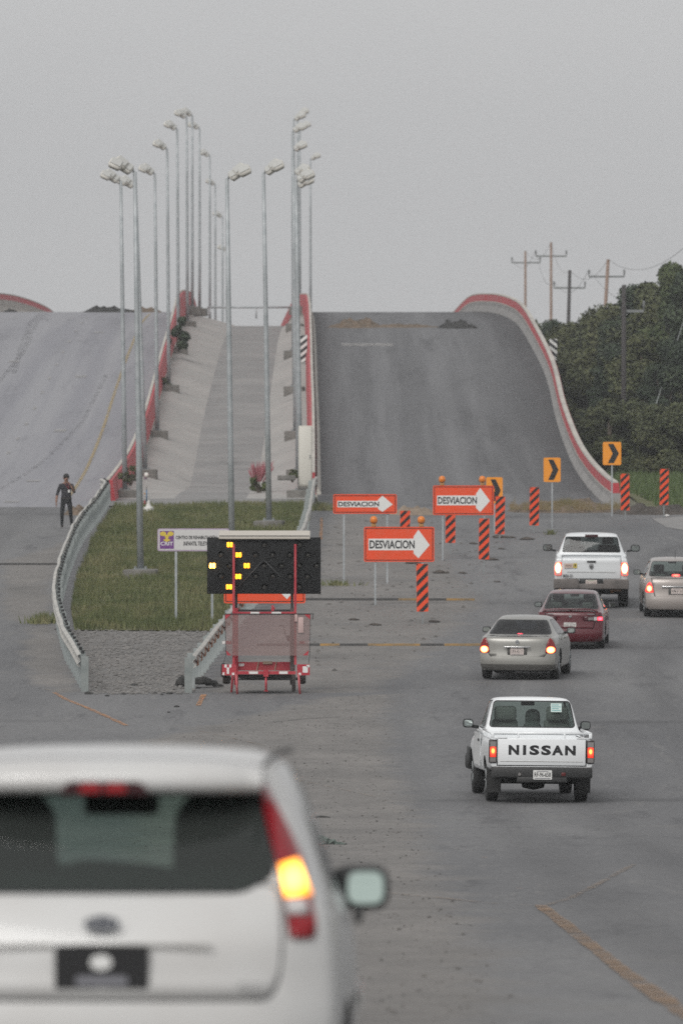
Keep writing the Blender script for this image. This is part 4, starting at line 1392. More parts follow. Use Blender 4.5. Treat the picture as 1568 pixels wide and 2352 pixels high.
def dash(root, w, y, z, m=None):
    b = MB(); b.rbox((0, y, z - .14), (w * 2 - .1, .5, .30), .08, 2)
    b.tube([(w * -.45 + .11 * math.cos(t), y - .32 + .04 * math.sin(t), z + .02 + .17 * math.sin(t)) for t in np.linspace(0, 6.3, 16)], .016, 6)
    return b.build('dashboard', m or SEATD, root)

def rear_view(root, y, z):
    b = MB(); b.rbox((.0, y, z), (.22, .03, .065), .02); b.tube([(0, y, z), (0, y + .05, z + .09)], .01, 6)
    return b.build('rear_view_mirror', BLACKP, root)

GREEN_GLASS = glass_mat('greenish window glass', (.74, .84, .80))
DARK_GLASS = glass_mat('dark tinted glass', (.08, .08, .10))
GREY_GLASS = glass_mat('grey window glass', (.40, .45, .44))
FRONT_GLASS = glass_mat('windscreen glass', (.84, .92, .89))

def flat(v): return lambda y: v

# ---------------------------------------------------------------- 1: white hatchback in front, out of focus
def hatchback():
    root = thing('hatchback', 'white hatchback close in front, right tail lamp blinking amber, black plate holder', 'car')
    W = mat('pearl white paint', (.55, .55, .54), .38, coat=.45, c2=(.50, .49, .475), scale=1.6, detail=5)
    L = 3.80
    HSEAT = mat('hatch seat cloth', (.13, .145, .14), .9)
    yrt = [(.22, .10), (.34, .03), (.50, .0), (.62, .015), (.66, .05), (.80, .06), (.82, .075), (.93, .085), (.97, .115), (1.00, .13), (1.26, .36), (1.30, .40), (1.40, .62)]
    yr = lerp_tab(yrt)
    yf = lerp_tab([(.2, L - .12), (.45, L), (.6, L - .02), (.75, L - .16), (.95, L - .35)])
    ys = [0.40, .72, .95, 1.2, 1.5, 1.8, 2.1, 2.35, 2.6, 2.85, 3.1, 3.35, 3.55, 3.7]
    top = lerp_tab([(0, 1.375), (.4, 1.375), (.9, 1.425), (1.5, 1.435), (2.05, 1.40), (2.45, 1.22), (2.9, .98), (3.3, .90), (3.7, .80)])
    belt = lerp_tab([(0, .93), (2.9, .90), (3.4, .80), (3.8, .70)])
    wb = lerp_tab([(0, .725), (.4, .725), (.72, .765), (1.2, .785), (2.6, .79), (3.2, .76), (3.7, .64)])
    wt = lerp_tab([(0, .535), (.4, .535), (.9, .57), (2.0, .585), (2.5, .64), (2.9, .72), (3.7, .6)])
    bm = shell(ys, flat(.20), belt, top, wb, wt, yr, yf, corner=(.20, .35), roofcrown=.05)
    # the rear skin: window band, lamps
    full = rpoly([(-.60, .975), (.43, .975), (.515, 1.02), (.525, 1.05), (.475, 1.265), (-.475, 1.265), (-.525, 1.05), (-.515, 1.02), (-.43, .975)][1:], .03, 3)
    lampR = rpoly([(.478, 1.305), (.50, 1.30), (.565, 1.18), (.615, 1.08), (.645, .95), (.660, .86), (.654, .826), (.578, .828), (.568, .90), (.545, 1.03), (.515, 1.13), (.485, 1.25)], .012, 2)
    LR_ = mat('dark red lens', (.22, .008, .014), .12, coat=.5)
    for sg in (1, -1):
        P = lampR if sg > 0 else mx(lampR)
        g = carve(bm, P, 'y', -1, .02, lambda c: c.y < .95)
        lamp = panel(g, 'tail_lamp', LR_, root, (sg * .004, -.012, 0), (0, .03, 0))
        # amber indicator in its middle, white strip and low reflector
        def sub(poly, nm, mm, off):
            q = poly if sg > 0 else mx(poly)
            vs, fs = g
            t = bmesh.new(); V = [t.verts.new(v) for v in vs]
            for f in fs:
                try: t.faces.new([V[i] for i in f])
                except ValueError: pass
            t.normal_update()
            # keep normals facing out
            for f in t.faces:
                if f.normal.y > 0: f.normal_flip()
            d = carve(t, q, 'y', -1, -1.0)
            t.free()
            panel(d, nm, mm, lamp, (sg * .006, off, 0), (0, .008, 0))
        sub([(.535, 1.055), (.60, 1.075), (.645, .96), (.556, .953)], 'indicator', lamp_mat('lit amber indicator', .59, 1.01, .062, .07, core=(1., .62, .10), mid=(1., .30, .02), edge=(.7, .25, .02), s=3.4, e0=.3, e1=.8, strengths=(1., .6, .35)) if sg > 0 else mat('amber lens', (.5, .16, .02), .2), -.016)
        sub([(.560, .95), (.622, .95), (.640, .90), (.568, .90)], 'reversing_lens', mat('clear lens', (.55, .53, .52), .15), -.0155)
        sub([(.578, .893), (.655, .893), (.652, .834), (.580, .834)], 'low_reflector', mat('deep red lens', (.25, .005, .01), .15), -.0155)
    gl = carve(bm, full, 'y', -1, .05, lambda c: c.y < .8)
    panel(gl, 'rear_window', glass_mat('hatch glass', (.40, .50, .46), .075), root, (0, -.002, 0))
    rim = carve(bm, grow(full, .012), 'y', -1, .05, lambda c: c.y < .8)
    panel(rim, 'window_seal', BLACKP, root)
    # black printed border of the glass
    m = MB()
    def ys_(z): return yr(z)
    bor = []
    inner = [(-.40, 1.06), (-.33, 1.015), (.33, 1.015), (.40, 1.06), (.395, 1.235), (-.395, 1.235)]
    # hatch panel and its joint
    hp = rpoly([(-.57, .64), (.52, .64), (.545, .70), (.556, .80), (.556, .93), (.54, .99)] + [(-.54, .99), (-.556, .93), (-.556, .80), (-.545, .70)], .03, 2)
    hp = [(x if abs(x) < .56 else math.copysign(.545, x), z) for x, z in hp]
    g = carve(bm, hp, 'y', -1, .05, lambda c: c.y < .8)
    panel(g, 'tailgate', W, root, (0, -.003, 0), (0, .01, 0))
    g = carve(bm, grow(hp, .007), 'y', -1, .05, lambda c: c.y < .8)
    panel(g, 'panel_gap', mat('joint grey', (.20, .20, .195), .8), root, (0, .008, 0))
    lo = [(-.70, .18), (.70, .18), (.70, .30), (-.70, .30)]
    g = carve(bm, lo, 'y', -1, .05, lambda c: c.y < .6)
    panel(g, 'lower_bumper', BLACKP, root)
    for sg in (1, -1):
        for (P, nm) in (([(1.15, .96), (1.95, .96), (1.95, 1.34), (1.28, 1.34), (1.10, 1.10)], 'rear_door_window'), ([(2.02, .955), (2.72, .955), (2.15, 1.29), (2.02, 1.335)], 'front_door_window'), ([(.80, .98), (1.06, .97), (1.06, 1.12), (.86, 1.20)], 'quarter_window')):
            window(bm, rpoly(P, .04, 3), nm, GREY_GLASS, root, 'x', sg, .02)
        for wy in (.70, 3.18):
            c = [(wy + .33 * math.cos(t), .29 + .34 * math.sin(t)) for t in np.linspace(0, 2 * math.pi, 20)[:-1]]
            carve(bm, c, 'x', sg, .25)
            add_wheel(root, sg * .685, wy, .285, .175, STEEL, sg)
    ws = rpoly([(-.60, .99), (.60, .99), (.52, 1.345), (-.52, 1.345)], .05, 3)
    window(bm, ws, 'windscreen', FRONT_GLASS, root, 'y', 1, .02, lim=lambda c: c.y > 1.9, nmin=.08)
    finish(bm, 'body', W, root)
    # spoiler lip with the high brake lamp
    n = 17
    vs = []; fs = []
    for i in range(n):
        x = -.49 + .98 * i / (n - 1); k = (abs(x) / .49) ** 4
        base = .30 + .10 * k
        for (dy, z) in ((.30, 1.392 - .03 * k), (.10, 1.378 - .03 * k), (.015, 1.345 - .02 * k), (0, 1.30), (.02, 1.278), (.09, 1.272), (.2, 1.30)):
            vs.append((x, base + dy, z - .0 * k))
    q = 7
    for i in range(n - 1):
        for j in range(q): fs.append((i * q + j, i * q + (j + 1) % q, (i + 1) * q + (j + 1) % q, (i + 1) * q + j))
    fs += [tuple(range(q)), tuple(range((n - 1) * q, n * q))[::-1]]
    s = MB(); s.add(vs, fs, 0, True); sp = s.build('roof_spoiler', W, root)
    for sg in (1, -1):
        s = MB(); s.tube([(sg * .50, .32, 1.365), (sg * .515, .5, 1.385), (sg * .55, 1.0, 1.405), (sg * .57, 1.6, 1.405)], .009, 6); s.build('roof_gutter', mat('joint shadow grey', (.05, .05, .05), .8), root)
    s = MB(); s.plate(rpoly([(-.14, 1.272), (.14, 1.272), (.115, 1.312), (-.115, 1.312)], .012, 3), .292, .03); bl = s.build('high_brake_lamp', mat('dark brake lens', (.035, .004, .006), .15), sp)
    s = MB()
    for x in (-.045, .035): s.plate(rpoly([(x - .035, 1.279), (x + .035, 1.279), (x + .03, 1.306), (x - .03, 1.306)], .01, 2), .289, .003)
    s.build('red_lens', mat('red lens', (.30, .008, .012), .15), bl)
    # emblem, plate holder, badge
    s = MB()
    disc(s, 0, .874, .058, .026, yr(.874) - .016, 24); em = s.build('oval_emblem', mat('emblem rim', (.42, .43, .44), .3, .6), root)
    s = MB(); disc(s, 0, .874, .052, .021, yr(.874) - .019, 24); s.build('emblem_field', mat('emblem blue', (.035, .042, .062), .3), em)
    s = MB(); put_text(s, 'Ford', -.036, .036, .861, .888, yr(.874) - .0205); s.build('emblem_lettering', mat('emblem silver', (.5, .5, .5), .4), em)
    hy = yr(.74) - .012
    s = MB(); s.plate(rpoly([(-.145, .672), (.145, .672), (.145, .808), (-.145, .808)], .012, 3), hy, .02); ph = s.build('plate_holder', mat('black plate holder', (.012, .012, .013), .4), root)
    s = MB(); disc(s, -.002, .755, .034, .024, hy - .0035, 20); s.build('white_disc', SIGNW, ph)
    s = MB(); s.plate(rpoly([(-.08, .684), (.08, .684), (.08, .712), (-.08, .712)], .008, 2), hy - .003, .002); s.build('grey_print', mat('grey print', (.2, .2, .22), .6), ph)
    s = MB(); s.box((.13, yr(.81) - .005, .808), (.42, .012, .007)); s.box((-.27, yr(.81) - .005, .808), (.24, .012, .007)); s.build('crease_trim', mat('crease grey', (.38, .37, .35), .6), root)
    s = MB(); put_text(s, 'FIGO', .425, .505, .668, .692, yr(.68) - .008, .01); s.build('badge', mat('badge metal', (.33, .33, .33), .35, .6), root)
    # interior
    for x in (-.36, .36):
        seat(root, x * 1.15, 1.45, .56, .50, .46, HSEAT); seat(root, x * 1.02, .80, .46, .64, .42, HSEAT, False)
    s = MB(); s.rbox((0, .52, .80), (1.0, .40, .03), .01); s.build('parcel_shelf', HSEAT, root)
    for sg in (1, -1):
        s = MB(); s.plate(rpoly([(sg * .185, .90), (sg * .64, .90), (sg * .62, 1.24), (sg * .50, 1.275), (sg * .24, 1.262), (sg * .195, 1.20)], .07, 5), 1.36, .13); s.build('front_backrest', HSEAT, root)
    s = MB(); s.plate(rpoly([(-.62, .80), (.62, .80), (.62, 1.02), (.20, 1.03), (.12, 1.045), (-.10, 1.06), (-.19, 1.02), (-.40, 1.03), (-.62, 1.02)], .05, 5), .84, .10); s.build('rear_backrest', HSEAT, root)
    s = MB(); s.rbox((0, 2.45, .84), (1.3, .5, .26), .10, 3); s.rbox((-.34, 2.25, .97), (.34, .2, .12), .05, 3); s.build('dashboard', HSEAT, root)
    s = MB(); s.rbox((0, 2.12, 1.225), (.25, .04, .075), .03, 3); s.tube([(.01, 2.12, 1.25), (.01, 2.2, 1.34)], .012, 6); s.build('rear_view_mirror', BLACKP, root)
    # side mirrors
    for sg in (1, -1): mirror(root, sg * .795, 2.35, .94, .195, .150, sg, BLACKP, mat('greenish mirror', (.52, .62, .57), .10, 1.), .10, .22)
    for sg in (1, -1):
        s = MB(); s.box((sg * .795, 1.9, .60), (.012, 1.5, .05)); s.build('side_moulding', W, root)
        
        for y_ in (1.35, 2.3):
            s = MB(); s.rbox((sg * .79, y_, .865), (.03, .17, .035), .012); s.build('door_handle', BLACKP, root)
    D = 26.9
    root.location = (-.742, D - .06, BASE(D) - .009)
    root.rotation_euler = (math.atan(slope(28)), 0, R(-.25))
    return root
hatchback()

# ---------------------------------------------------------------- pickups
def wheel_cut(bm, wy, r, zc, sides=(1, -1)):
    for sg in sides:
        c = [(wy + r * math.cos(t), zc + r * math.sin(t)) for t in np.linspace(0, 2 * math.pi, 20)[:-1]]
        carve(bm, c, 'x', sg, .25)

def pickup_white_old():
    root = thing('pickup_truck', 'white pickup with large black lettering across its tailgate', 'pickup')
    L = 4.75
    P = WHITE
    yr = lerp_tab([(.45, .03), (.60, .0), (1.05, .0)])
    yf = lerp_tab([(.4, L), (.8, L - .02), (1.0, L - .12)])
    ys = [0.03, .12, .35, .6, .9, 1.2, 1.5, 1.9, 2.0, 2.4, 2.8, 3.2, 3.4, 3.7, 4.0, 4.3, 4.55, 4.7]
    top = lerp_tab([(0, 1.035), (3.2, 1.035), (3.4, 1.03), (4.4, .96), (4.75, .90)])
    belt = lerp_tab([(0, 1.0), (3.3, 1.0), (4.4, .90), (4.75, .85)])
    wb = lerp_tab([(0, .835), (4.3, .835), (4.75, .78)])
    wt = lerp_tab([(0, .80), (3.3, .79), (4.75, .70)])
    zb = lerp_tab([(0, .56), (.35, .50), (1.5, .42), (4.75, .38)])
    bm = shell(ys, zb, belt, top, wb, wt, yr, yf, corner=(.02, .15), roofcrown=.015)
    # bed opening
    carve(bm, [(-.70, .05), (.70, .05), (.70, 1.88), (-.70, 1.88)], 'z', 1, .3)
    carve(bm, [(-.70, 1.98), (.70, 1.98), (.70, 3.15), (-.70, 3.15)], 'z', 1, .3)
    # lamps
    for sg in (1, -1):
        lp = [(sg * a, b) for a, b in ((.715, .645), (.842, .645), (.842, 1.01), (.715, 1.01))]
        g = carve(bm, lp, 'y', -1, .02)
    tg = [(-.705, .605), (.705, .605), (.705, 1.03), (-.705, 1.03)]
    g = carve(bm, tg, 'y', -1, .1)
    g2 = carve(bm, grow(tg, .01), 'y', -1, .1)
    panel(g2, 'panel_gap', UNDER, root, (0, .01, 0))
    for wy in (1.02, 3.97): wheel_cut(bm, wy, .37, .36)
    finish(bm, 'body', P, root)
    m = MB(); m.rbox((0, .022, .82), (1.40, .05, .43), .012, 2); t = m.build('tailgate', P, root)
    m = MB(); m.box((0, -.006, .672), (1.32, .006, .006)); m.build('pressed_line', mat('crease grey', (.38, .37, .35), .6), t)
    m = MB()
    bw = .105
    for ch, xc, w in (('N', -.445, .150), ('I', -.275, .045), ('S', -.118, .140), ('S', .068, .140), ('A', .252, .165), ('N', .455, .152)):
        put_text(m, ch, xc - w * .56, xc + w * .56, .772, .930, -.0048, .05 if ch != 'I' else .05)
    m.build('lettering', SIGNB, t)
    for sg in (1, -1):
        m = MB(); m.rbox((sg * .777, .03, .828), (.125, .08, .37), .015, 2)
        lm = m.build('tail_lamp', mat('dark lamp case', (.03, .02, .02), .3), root)
        m = MB(); m.plate([(sg * .777 - .048, .905), (sg * .777 + .048, .905), (sg * .777 + .048, .985), (sg * .777 - .048, .985)], -.0135, .004); m.build('clear_lens', mat('smoky lens', (.25, .235, .23), .2), lm)
        m = MB(); m.plate([(sg * .777 - .048, .735), (sg * .777 + .048, .735), (sg * .777 + .048, .90), (sg * .777 - .048, .90)], -.0140, .0045); m.build('red_lens', lamp_mat('lit red lens', sg * .777, .835, .055, .085, core=(1., .55, .08), mid=(1., .07, .03), edge=(.4, .01, .01), s=3.2, e0=.12, e1=.55, strengths=(.8, .55, .16)), lm)
        m = MB(); m.plate([(sg * .777 - .048, .66), (sg * .777 + .048, .66), (sg * .777 + .048, .73), (sg * .777 - .048, .73)], -.0137, .004); m.build('reversing_lens', mat('grey lens', (.20, .19, .185), .2), lm)
    # bed
    m = MB(); m.box((0, .98, .56), (1.36, 1.8, .04)); m.box((0, 1.90, .80), (1.4, .03, .46))
    for sg in (1, -1): m.box((sg * .715, .98, .79), (.03, 1.8, .44))
    m.build('cargo_bed', P, root)
    # bed rail with its hinges
    m = MB(); m.tube([(-.80, .10, 1.115), (.80, .10, 1.115)], .022, 8)
    for sg in (1, -1): m.tube([(sg * .79, .10, 1.115), (sg * .79, 1.9, 1.115)], .022, 8)
    rl = m.build('bed_rail', P, root)
    for x in (-.37, .37, -.78, .78):
        m = MB(); m.rbox((x, .08, 1.075), (.03 if abs(x) < .5 else .05, .045, .078), .008); m.build('rail_bracket', P, rl)
    m = MB()
    for x in (-.655, .655): m.rbox((x, .005, 1.045), (.2, .035, .018), .006)
    m.build('tailgate_latch', P, t)
    # cab
    yr2 = lerp_tab([(1.0, 1.93), (1.12, 1.935), (1.30, 1.97), (1.56, 2.06), (1.62, 2.14)])
    yf2 = lerp_tab([(1.0, 3.55), (1.1, 3.42), (1.60, 2.95)])
    ys = [1.98, 2.12, 2.3, 2.5, 2.7, 2.9, 3.1]
    top = lerp_tab([(1.9, 1.60), (2.3, 1.63), (2.8, 1.625), (3.1, 1.585)])
    wt = lerp_tab([(1.9, .625), (2.5, .64), (3.1, .63)])
    cab = shell(ys, flat(1.0), flat(1.10), top, flat(.80), wt, yr2, yf2, corner=(.05, .12), roofcrown=.035)
    # long rake of the windscreen: second loft forward
    ww = rpoly([(-.68, 1.16), (.68, 1.16), (.60, 1.555), (-.60, 1.555)], .05, 4)
    window(cab, ww, 'rear_window', GREEN_GLASS, root, 'y', -1, .02, lim=lambda c: c.y < 2.5, nmin=.1)
    ws = rpoly([(-.66, 1.10), (.66, 1.10), (.58, 1.545), (-.58, 1.545)], .05, 3)
    window(cab, ws, 'windscreen', FRONT_GLASS, root, 'y', 1, .015, lim=lambda c: c.y > 2.6, nmin=.05)
    for sg in (1, -1):
        window(cab, rpoly([(2.22, 1.12), (3.25, 1.12), (2.95, 1.53), (2.27, 1.56)], .05, 3), 'door_window', GREEN_GLASS, root, 'x', sg, .02)
    finish(cab, 'cab', P, root)
    for sg in (1, -1):
        m = MB(); m.box((sg * .838, 2.58, .78), (.006, 1.28, .52)); dr = m.build('door', P, root)
        m = MB(); m.rbox((sg * .848, 2.2, .93), (.025, .14, .04), .01); m.build('door_handle', BLACKP, dr)
    # sticker in the window
    ysn = yr2(1.50) + .012
    m = MB(); m.plate([(.30, 1.395), (.475, 1.395), (.475, 1.535), (.30, 1.535)], 0, .002)
    m.v = [(x, yr2(z) - .012 + (0.004 if y > 0 else 0), z) for x, y, z in m.v]
    st = m.build('window_sticker', mat('pale green paper', (.50, .60, .57), .7), root)
    m = MB(); put_text(m, 'BAJA 658', .315, .46, 1.49, 1.52, 0) if False else None
    for i in range(4): m.plate([(.315, 1.415 + i * .03), (.46 - .03 * (i % 2), 1.415 + i * .03), (.46 - .03 * (i % 2), 1.425 + i * .03), (.315, 1.425 + i * .03)], 0, .001)
    m.v = [(x, yr2(z) - .0145 + (0.001 if y > 0 else 0), z) for x, y, z in m.v]
    m.build('sticker_print', mat('teal print', (.12, .33, .33), .7), st)
    # interior
    for x in (-.42, .42): seat(root, x, 2.25, .76, .42, .52, SEAT, False)
    m = MB(); m.rbox((-.42, 2.19, 1.36), (.36, .11, .24), .06); m.rbox((.42, 2.19, 1.36), (.36, .11, .24), .06); m.build('headrest', SEAT, root)
    m = MB(); m.rbox((.03, 2.35, 1.06), (.30, .3, .36), .12, 3); m.rbox((.04, 2.40, 1.28), (.24, .2, .30), .1, 3); m.build('middle_seat', SEATD, root)
    dash(root, .74, 3.1, 1.06); rear_view(root, 2.92, 1.50)
    # bumper, plate
    DK = mat('dull black bumper', (.022, .023, .023), .55, c2=(.032, .032, .032), scale=3)
    m = MB(); m.rbox((0, -.06, .50), (1.60, .14, .17), .02, 2); bp = m.build('rear_bumper', DK, root)
    m = MB(); m.rbox((0, -.05, .385), (.80, .16, .09), .015, 2); m.build('bumper_step', DK, bp)
    m = MB(); m.rbox((0, .06, .575), (1.36, .06, .03), .01); m.build('bumper_gap_trim', mat('rust brown', (.15, .12, .10), .8), root)
    plate(root, .005, .465, -.142, 'RF-96-658')
    m = MB()
    m.tube([(-.36, -.13, .47), (-.36, -.145, .47)], .025, 10); m.build('tow_light', mat('grey lens', (.20, .19, .185), .2), bp)
    m = MB(); m.rbox((.34, -.128, .475), (.07, .02, .06), .015); m.build('reflector', mat('dark red reflector', (.10, .012, .012), .4), bp)
    # running gear
    for wy in (1.02, 3.97):
        for sg in (1, -1): add_wheel(root, sg * .715, wy, .325, .19, STEELD, sg)
    for sg in (1, -1):
        m = MB(); m.box((sg * .715, .60, .35), (.235, .012, .40), rot=(R(4), 0, 0)); m.build('mud_flap', mat('rubber flap', (.03, .03, .03), .8), root)
    m = MB(); m.tube([(-.7, 1.02, .33), (.7, 1.02, .33)], .055, 8); m.lathe([(0, -.2), (.12, -.17), (.155, 0), (.12, .17), (0, .2)], (-.05, 1.02, .33), axis='x', n=14)
    m.rbox((0, 1.6, .42), (1.1, 2.6, .12), .04); m.rbox((-.5, .5, .36), (.10, .5, .10), .03); m.tube([(-.50, .15, .34), (-.50, 1.2, .36)], .03, 8)
    m.build('underbody', UNDER, root)
    m = MB(); m.rbox((0, L - .02, .50), (1.74, .30, .28), .06, 2); m.build('front_bumper', DK, root)
    for sg in (1, -1):
        m = MB(); m.rbox((sg * .845, 4.30, .62), (.04, .5, .26), .02); m.build('fender_flare', DK, root)
    mirror(root, -.96, 2.98, 1.17, .17, .145, -1); mirror(root, .95, 2.98, 1.15, .17, .145, 1)
    p = at(1240, 1843)
    place(root, 1231, 1841, 3.3, 1.0, .7)
    return root
pickup_white_old()

def pickup_big():
    root = thing('pickup_truck', 'large white pickup with dusty grey bumper, black wide mirrors and lit tail lamps', 'pickup')
    L = 5.82
    P = mat('cool white paint', (.66, .68, .69), .35, coat=.5)
    yr = lerp_tab([(.6, .04), (.80, .02), (.95, .0), (1.2, .01), (1.3, .0), (1.37, .03)])
    yf = lerp_tab([(.4, L), (.9, L - .02), (1.2, L - .15)])
    ys = [0.05, .15, .45, .8, 1.1, 1.3, 1.6, 1.95, 2.1, 2.5, 3.0, 3.5, 4.0, 4.3, 4.7, 5.1, 5.5, 5.75]
    top = lerp_tab([(0, 1.36), (3.9, 1.34), (4.2, 1.32), (5.4, 1.22), (5.82, 1.1)])
    belt = lerp_tab([(0, 1.30), (4.0, 1.28), (5.4, 1.12), (5.82, 1.0)])
    wb = lerp_tab([(0, .985), (.5, 1.0), (5.3, 1.0), (5.82, .92)])
    wt = lerp_tab([(0, .93), (4, .92), (5.82, .8)])
    zb = lerp_tab([(0, .72), (.4, .58), (5.82, .45)])
    bm = shell(ys, zb, belt, top, wb, wt, yr, yf, corner=(.05, .25), roofcrown=.02)
    carve(bm, [(-.80, .09), (.80, .09), (.80, 2.0), (-.80, 2.0)], 'z', 1, .3)
    carve(bm, [(-.80, 2.12), (.80, 2.12), (.80, 4.05), (-.80, 4.05)], 'z', 1, .3)
    for sg in (1, -1):
        q = rpoly([(sg * .80, .885), (sg * .975, .885), (sg * .975, 1.12), (sg * .95, 1.22), (sg * .80, 1.235)], .02, 2)
        g = carve(bm, q, 'y', -1, .02)
        lm = panel(g, 'tail_lamp', lamp_mat('lit tail lens', sg * .885, 1.075, .095, .17, core=(1., .80, .38), mid=(1., .10, .05), edge=(.4, .01, .012), s=6.5, e0=.45, e1=.85, strengths=(1., .5, .14)), root, (0, -.012, 0), (0, .03, 0))
        m = MB(); m.plate(rpoly([(sg * .885 - .062, .90), (sg * .885 + .062, .90), (sg * .885 + .062, .955), (sg * .885 - .062, .955)], .012, 2), -.012, .006); m.build('reversing_lens', mat('clear lens', (.55, .53, .52), .15), lm)
    tg = [(-.785, .80), (.785, .80), (.785, 1.35), (-.785, 1.35)]
    g = carve(bm, tg, 'y', -1, .1)
    t = panel(g, 'tailgate', P, root, (0, -.003, 0), (0, .02, 0))
    g = carve(bm, grow(tg, .01), 'y', -1, .1)
    panel(g, 'panel_gap', UNDER, root, (0, .012, 0))
    for wy in (1.25, 4.82): wheel_cut(bm, wy, .46, .43)
    finish(bm, 'body', P, root)
    m = MB(); m.box((0, 1.05, .80), (1.6, 2.0, .04)); m.box((0, 2.06, 1.05), (1.7, .03, .6))
    for sg in (1, -1): m.box((sg * .83, 1.05, 1.06), (.03, 2.0, .5))
    m.build('cargo_bed', P, root)
    yr2 = lerp_tab([(1.25, 2.10), (1.40, 2.11), (1.60, 2.17), (1.84, 2.26), (1.92, 2.36)])
    yf2 = lerp_tab([(1.25, 4.35), (1.35, 4.15), (1.9, 3.6)])
    ys = [2.18, 2.4, 2.7, 3.0, 3.3, 3.6, 3.75]
    top = lerp_tab([(2.1, 1.89), (2.6, 1.925), (3.3, 1.92), (3.75, 1.86)])
    wt = lerp_tab([(2, .70), (3, .72), (3.75, .70)])
    cab = shell(ys, flat(1.27), flat(1.37), top, flat(.95), wt, yr2, yf2, corner=(.07, .2), roofcrown=.05)
    window(cab, rpoly([(-.775, 1.425), (.775, 1.425), (.685, 1.815), (-.685, 1.815)], .04, 3), 'rear_window', glass_mat('dull window glass', (.26, .29, .29)), root, 'y', -1, .014, lim=lambda c: c.y < 2.6, nmin=.08)
    window(cab, rpoly([(-.75, 1.40), (.75, 1.40), (.66, 1.82), (-.66, 1.82)], .04, 3), 'windscreen', FRONT_GLASS, root, 'y', 1, .014, lim=lambda c: c.y > 3.3, nmin=.05)
    for sg in (1, -1):
        window(cab, rpoly([(2.5, 1.40), (4.0, 1.40), (3.65, 1.80), (2.55, 1.83)], .05, 3), 'door_window', GREY_GLASS, root, 'x', sg, .02)
    finish(cab, 'cab', P, root)
    m = MB(); m.rbox((0, 2.19, 1.855), (.35, .06, .075), .015); m.build('high_brake_lamp', mat('dark brake lens', (.035, .004, .006), .15), root)
    for x in (-.44, .44): seat(root, x, 2.75, 1.0, .54, .60)
    dash(root, .85, 3.75, 1.38); rear_view(root, 3.5, 1.75)
    m = MB(); m.rbox((0, -.012, 1.255), (.24, .02, .045), .012); m.build('tailgate_handle', BLACKP, t)
    m = MB(); disc(m, 0, 1.125, .062, .075, -.012, 18); em = m.build('emblem', mat('emblem rim', (.42, .43, .44), .3, .6), t)
    m = MB(); m.plate([(-.045, 1.165), (-.02, 1.13), (0, 1.15), (.02, 1.13), (.045, 1.165), (.04, 1.10), (.015, 1.065), (0, 1.06), (-.015, 1.065), (-.04, 1.10)], -.0145, .002); m.build('emblem_mark', mat('emblem dark', (.07, .07, .07), .4), em)
    m = MB(); m.box((0, -.004, .975), (1.3, .006, .008)); m.build('pressed_line', mat('crease grey', (.38, .37, .35), .6), t)
    m = MB(); m.plate([(-.73, 1.08), (-.49, 1.08), (-.49, 1.20), (-.73, 1.20)], -.009, .002); st = m.build('tan_sticker', mat('faded tan sticker', (.56, .44, .38), .6), t)
    m = MB(); m.plate([(-.69, 1.115), (-.53, 1.115), (-.53, 1.165), (-.69, 1.165)], -.0105, .001); m.build('sticker_print', mat('faded brown print', (.33, .25, .22), .6), st)
    m = MB(); m.plate([(-.48, 1.08), (-.385, 1.08), (-.385, 1.205), (-.48, 1.205)], -.009, .002); st = m.build('yellow_sticker', mat('yellow sticker', (.55, .42, .06), .6), t)
    m = MB(); disc(m, -.432, 1.15, .02, .035, -.0105, 10); m.build('sticker_print', SIGNB, st)
    m = MB(); put_text(m, 'M50-21', -.755, -.50, .835, .91, -.0045, .02); m.build('lettering', mat('dark film', (.05, .05, .055), .6), t)
    DUST = mat('dusty bumper grey', (.17, .15, .14), .8, c2=(.10, .09, .085), scale=2.5, detail=6)
    m = MB(); m.rbox((-.66, -.11, .66), (.68, .22, .26), .03, 2); m.rbox((.66, -.11, .66), (.68, .22, .26), .03, 2); m.rbox((0, -.09, .60), (.70, .2, .14), .02, 2); bp = m.build('rear_bumper', DUST, root)
    m = MB(); m.rbox((0, -.03, .71), (.62, .12, .17), .02, 2); m.build('plate_recess', BLACKP, bp)
    plate(root, 0, .695, -.10, 'EW-31-064', (.60, .52, .48), mat('faint ink', (.30, .24, .22), .6), mat('green print', (.10, .26, .10), .6))
    m = MB(); m.rbox((0, 1.6, .52), (1.5, 3.0, .2), .05); m.tube([(-.8, 1.25, .40), (.8, 1.25, .40)], .07, 8); m.lathe([(0, -.2), (.15, -.16), (.19, 0), (.15, .16), (0, .2)], (.1, 1.25, .42), axis='x', n=14); m.rbox((.45, .25, .48), (.16, .16, .22), .04); m.build('underbody', UNDER, root)
    m = MB(); m.tube([(.55, -.02, .47), (.55, .7, .47)], .05, 12); m.rbox((.66, .1, .50), (.28, .2, .08), .03); m.build('exhaust', mat('rusty pipe', (.20, .10, .05), .8), root)
    for wy in (1.25, 4.82):
        for sg in (1, -1): add_wheel(root, sg * .86, wy, .40, .26, STEEL, sg)
    m = MB(); m.rbox((0, L - .1, .62), (1.9, .3, .3), .05); m.build('front_bumper', BLACKP, root)
    for sg in (1, -1): mirror(root, sg * 1.185, 3.9, 1.46, .25, .19, sg)
    place(root, 1357, 1393, -1.6, 1.25, .4)
    return root
pickup_big()

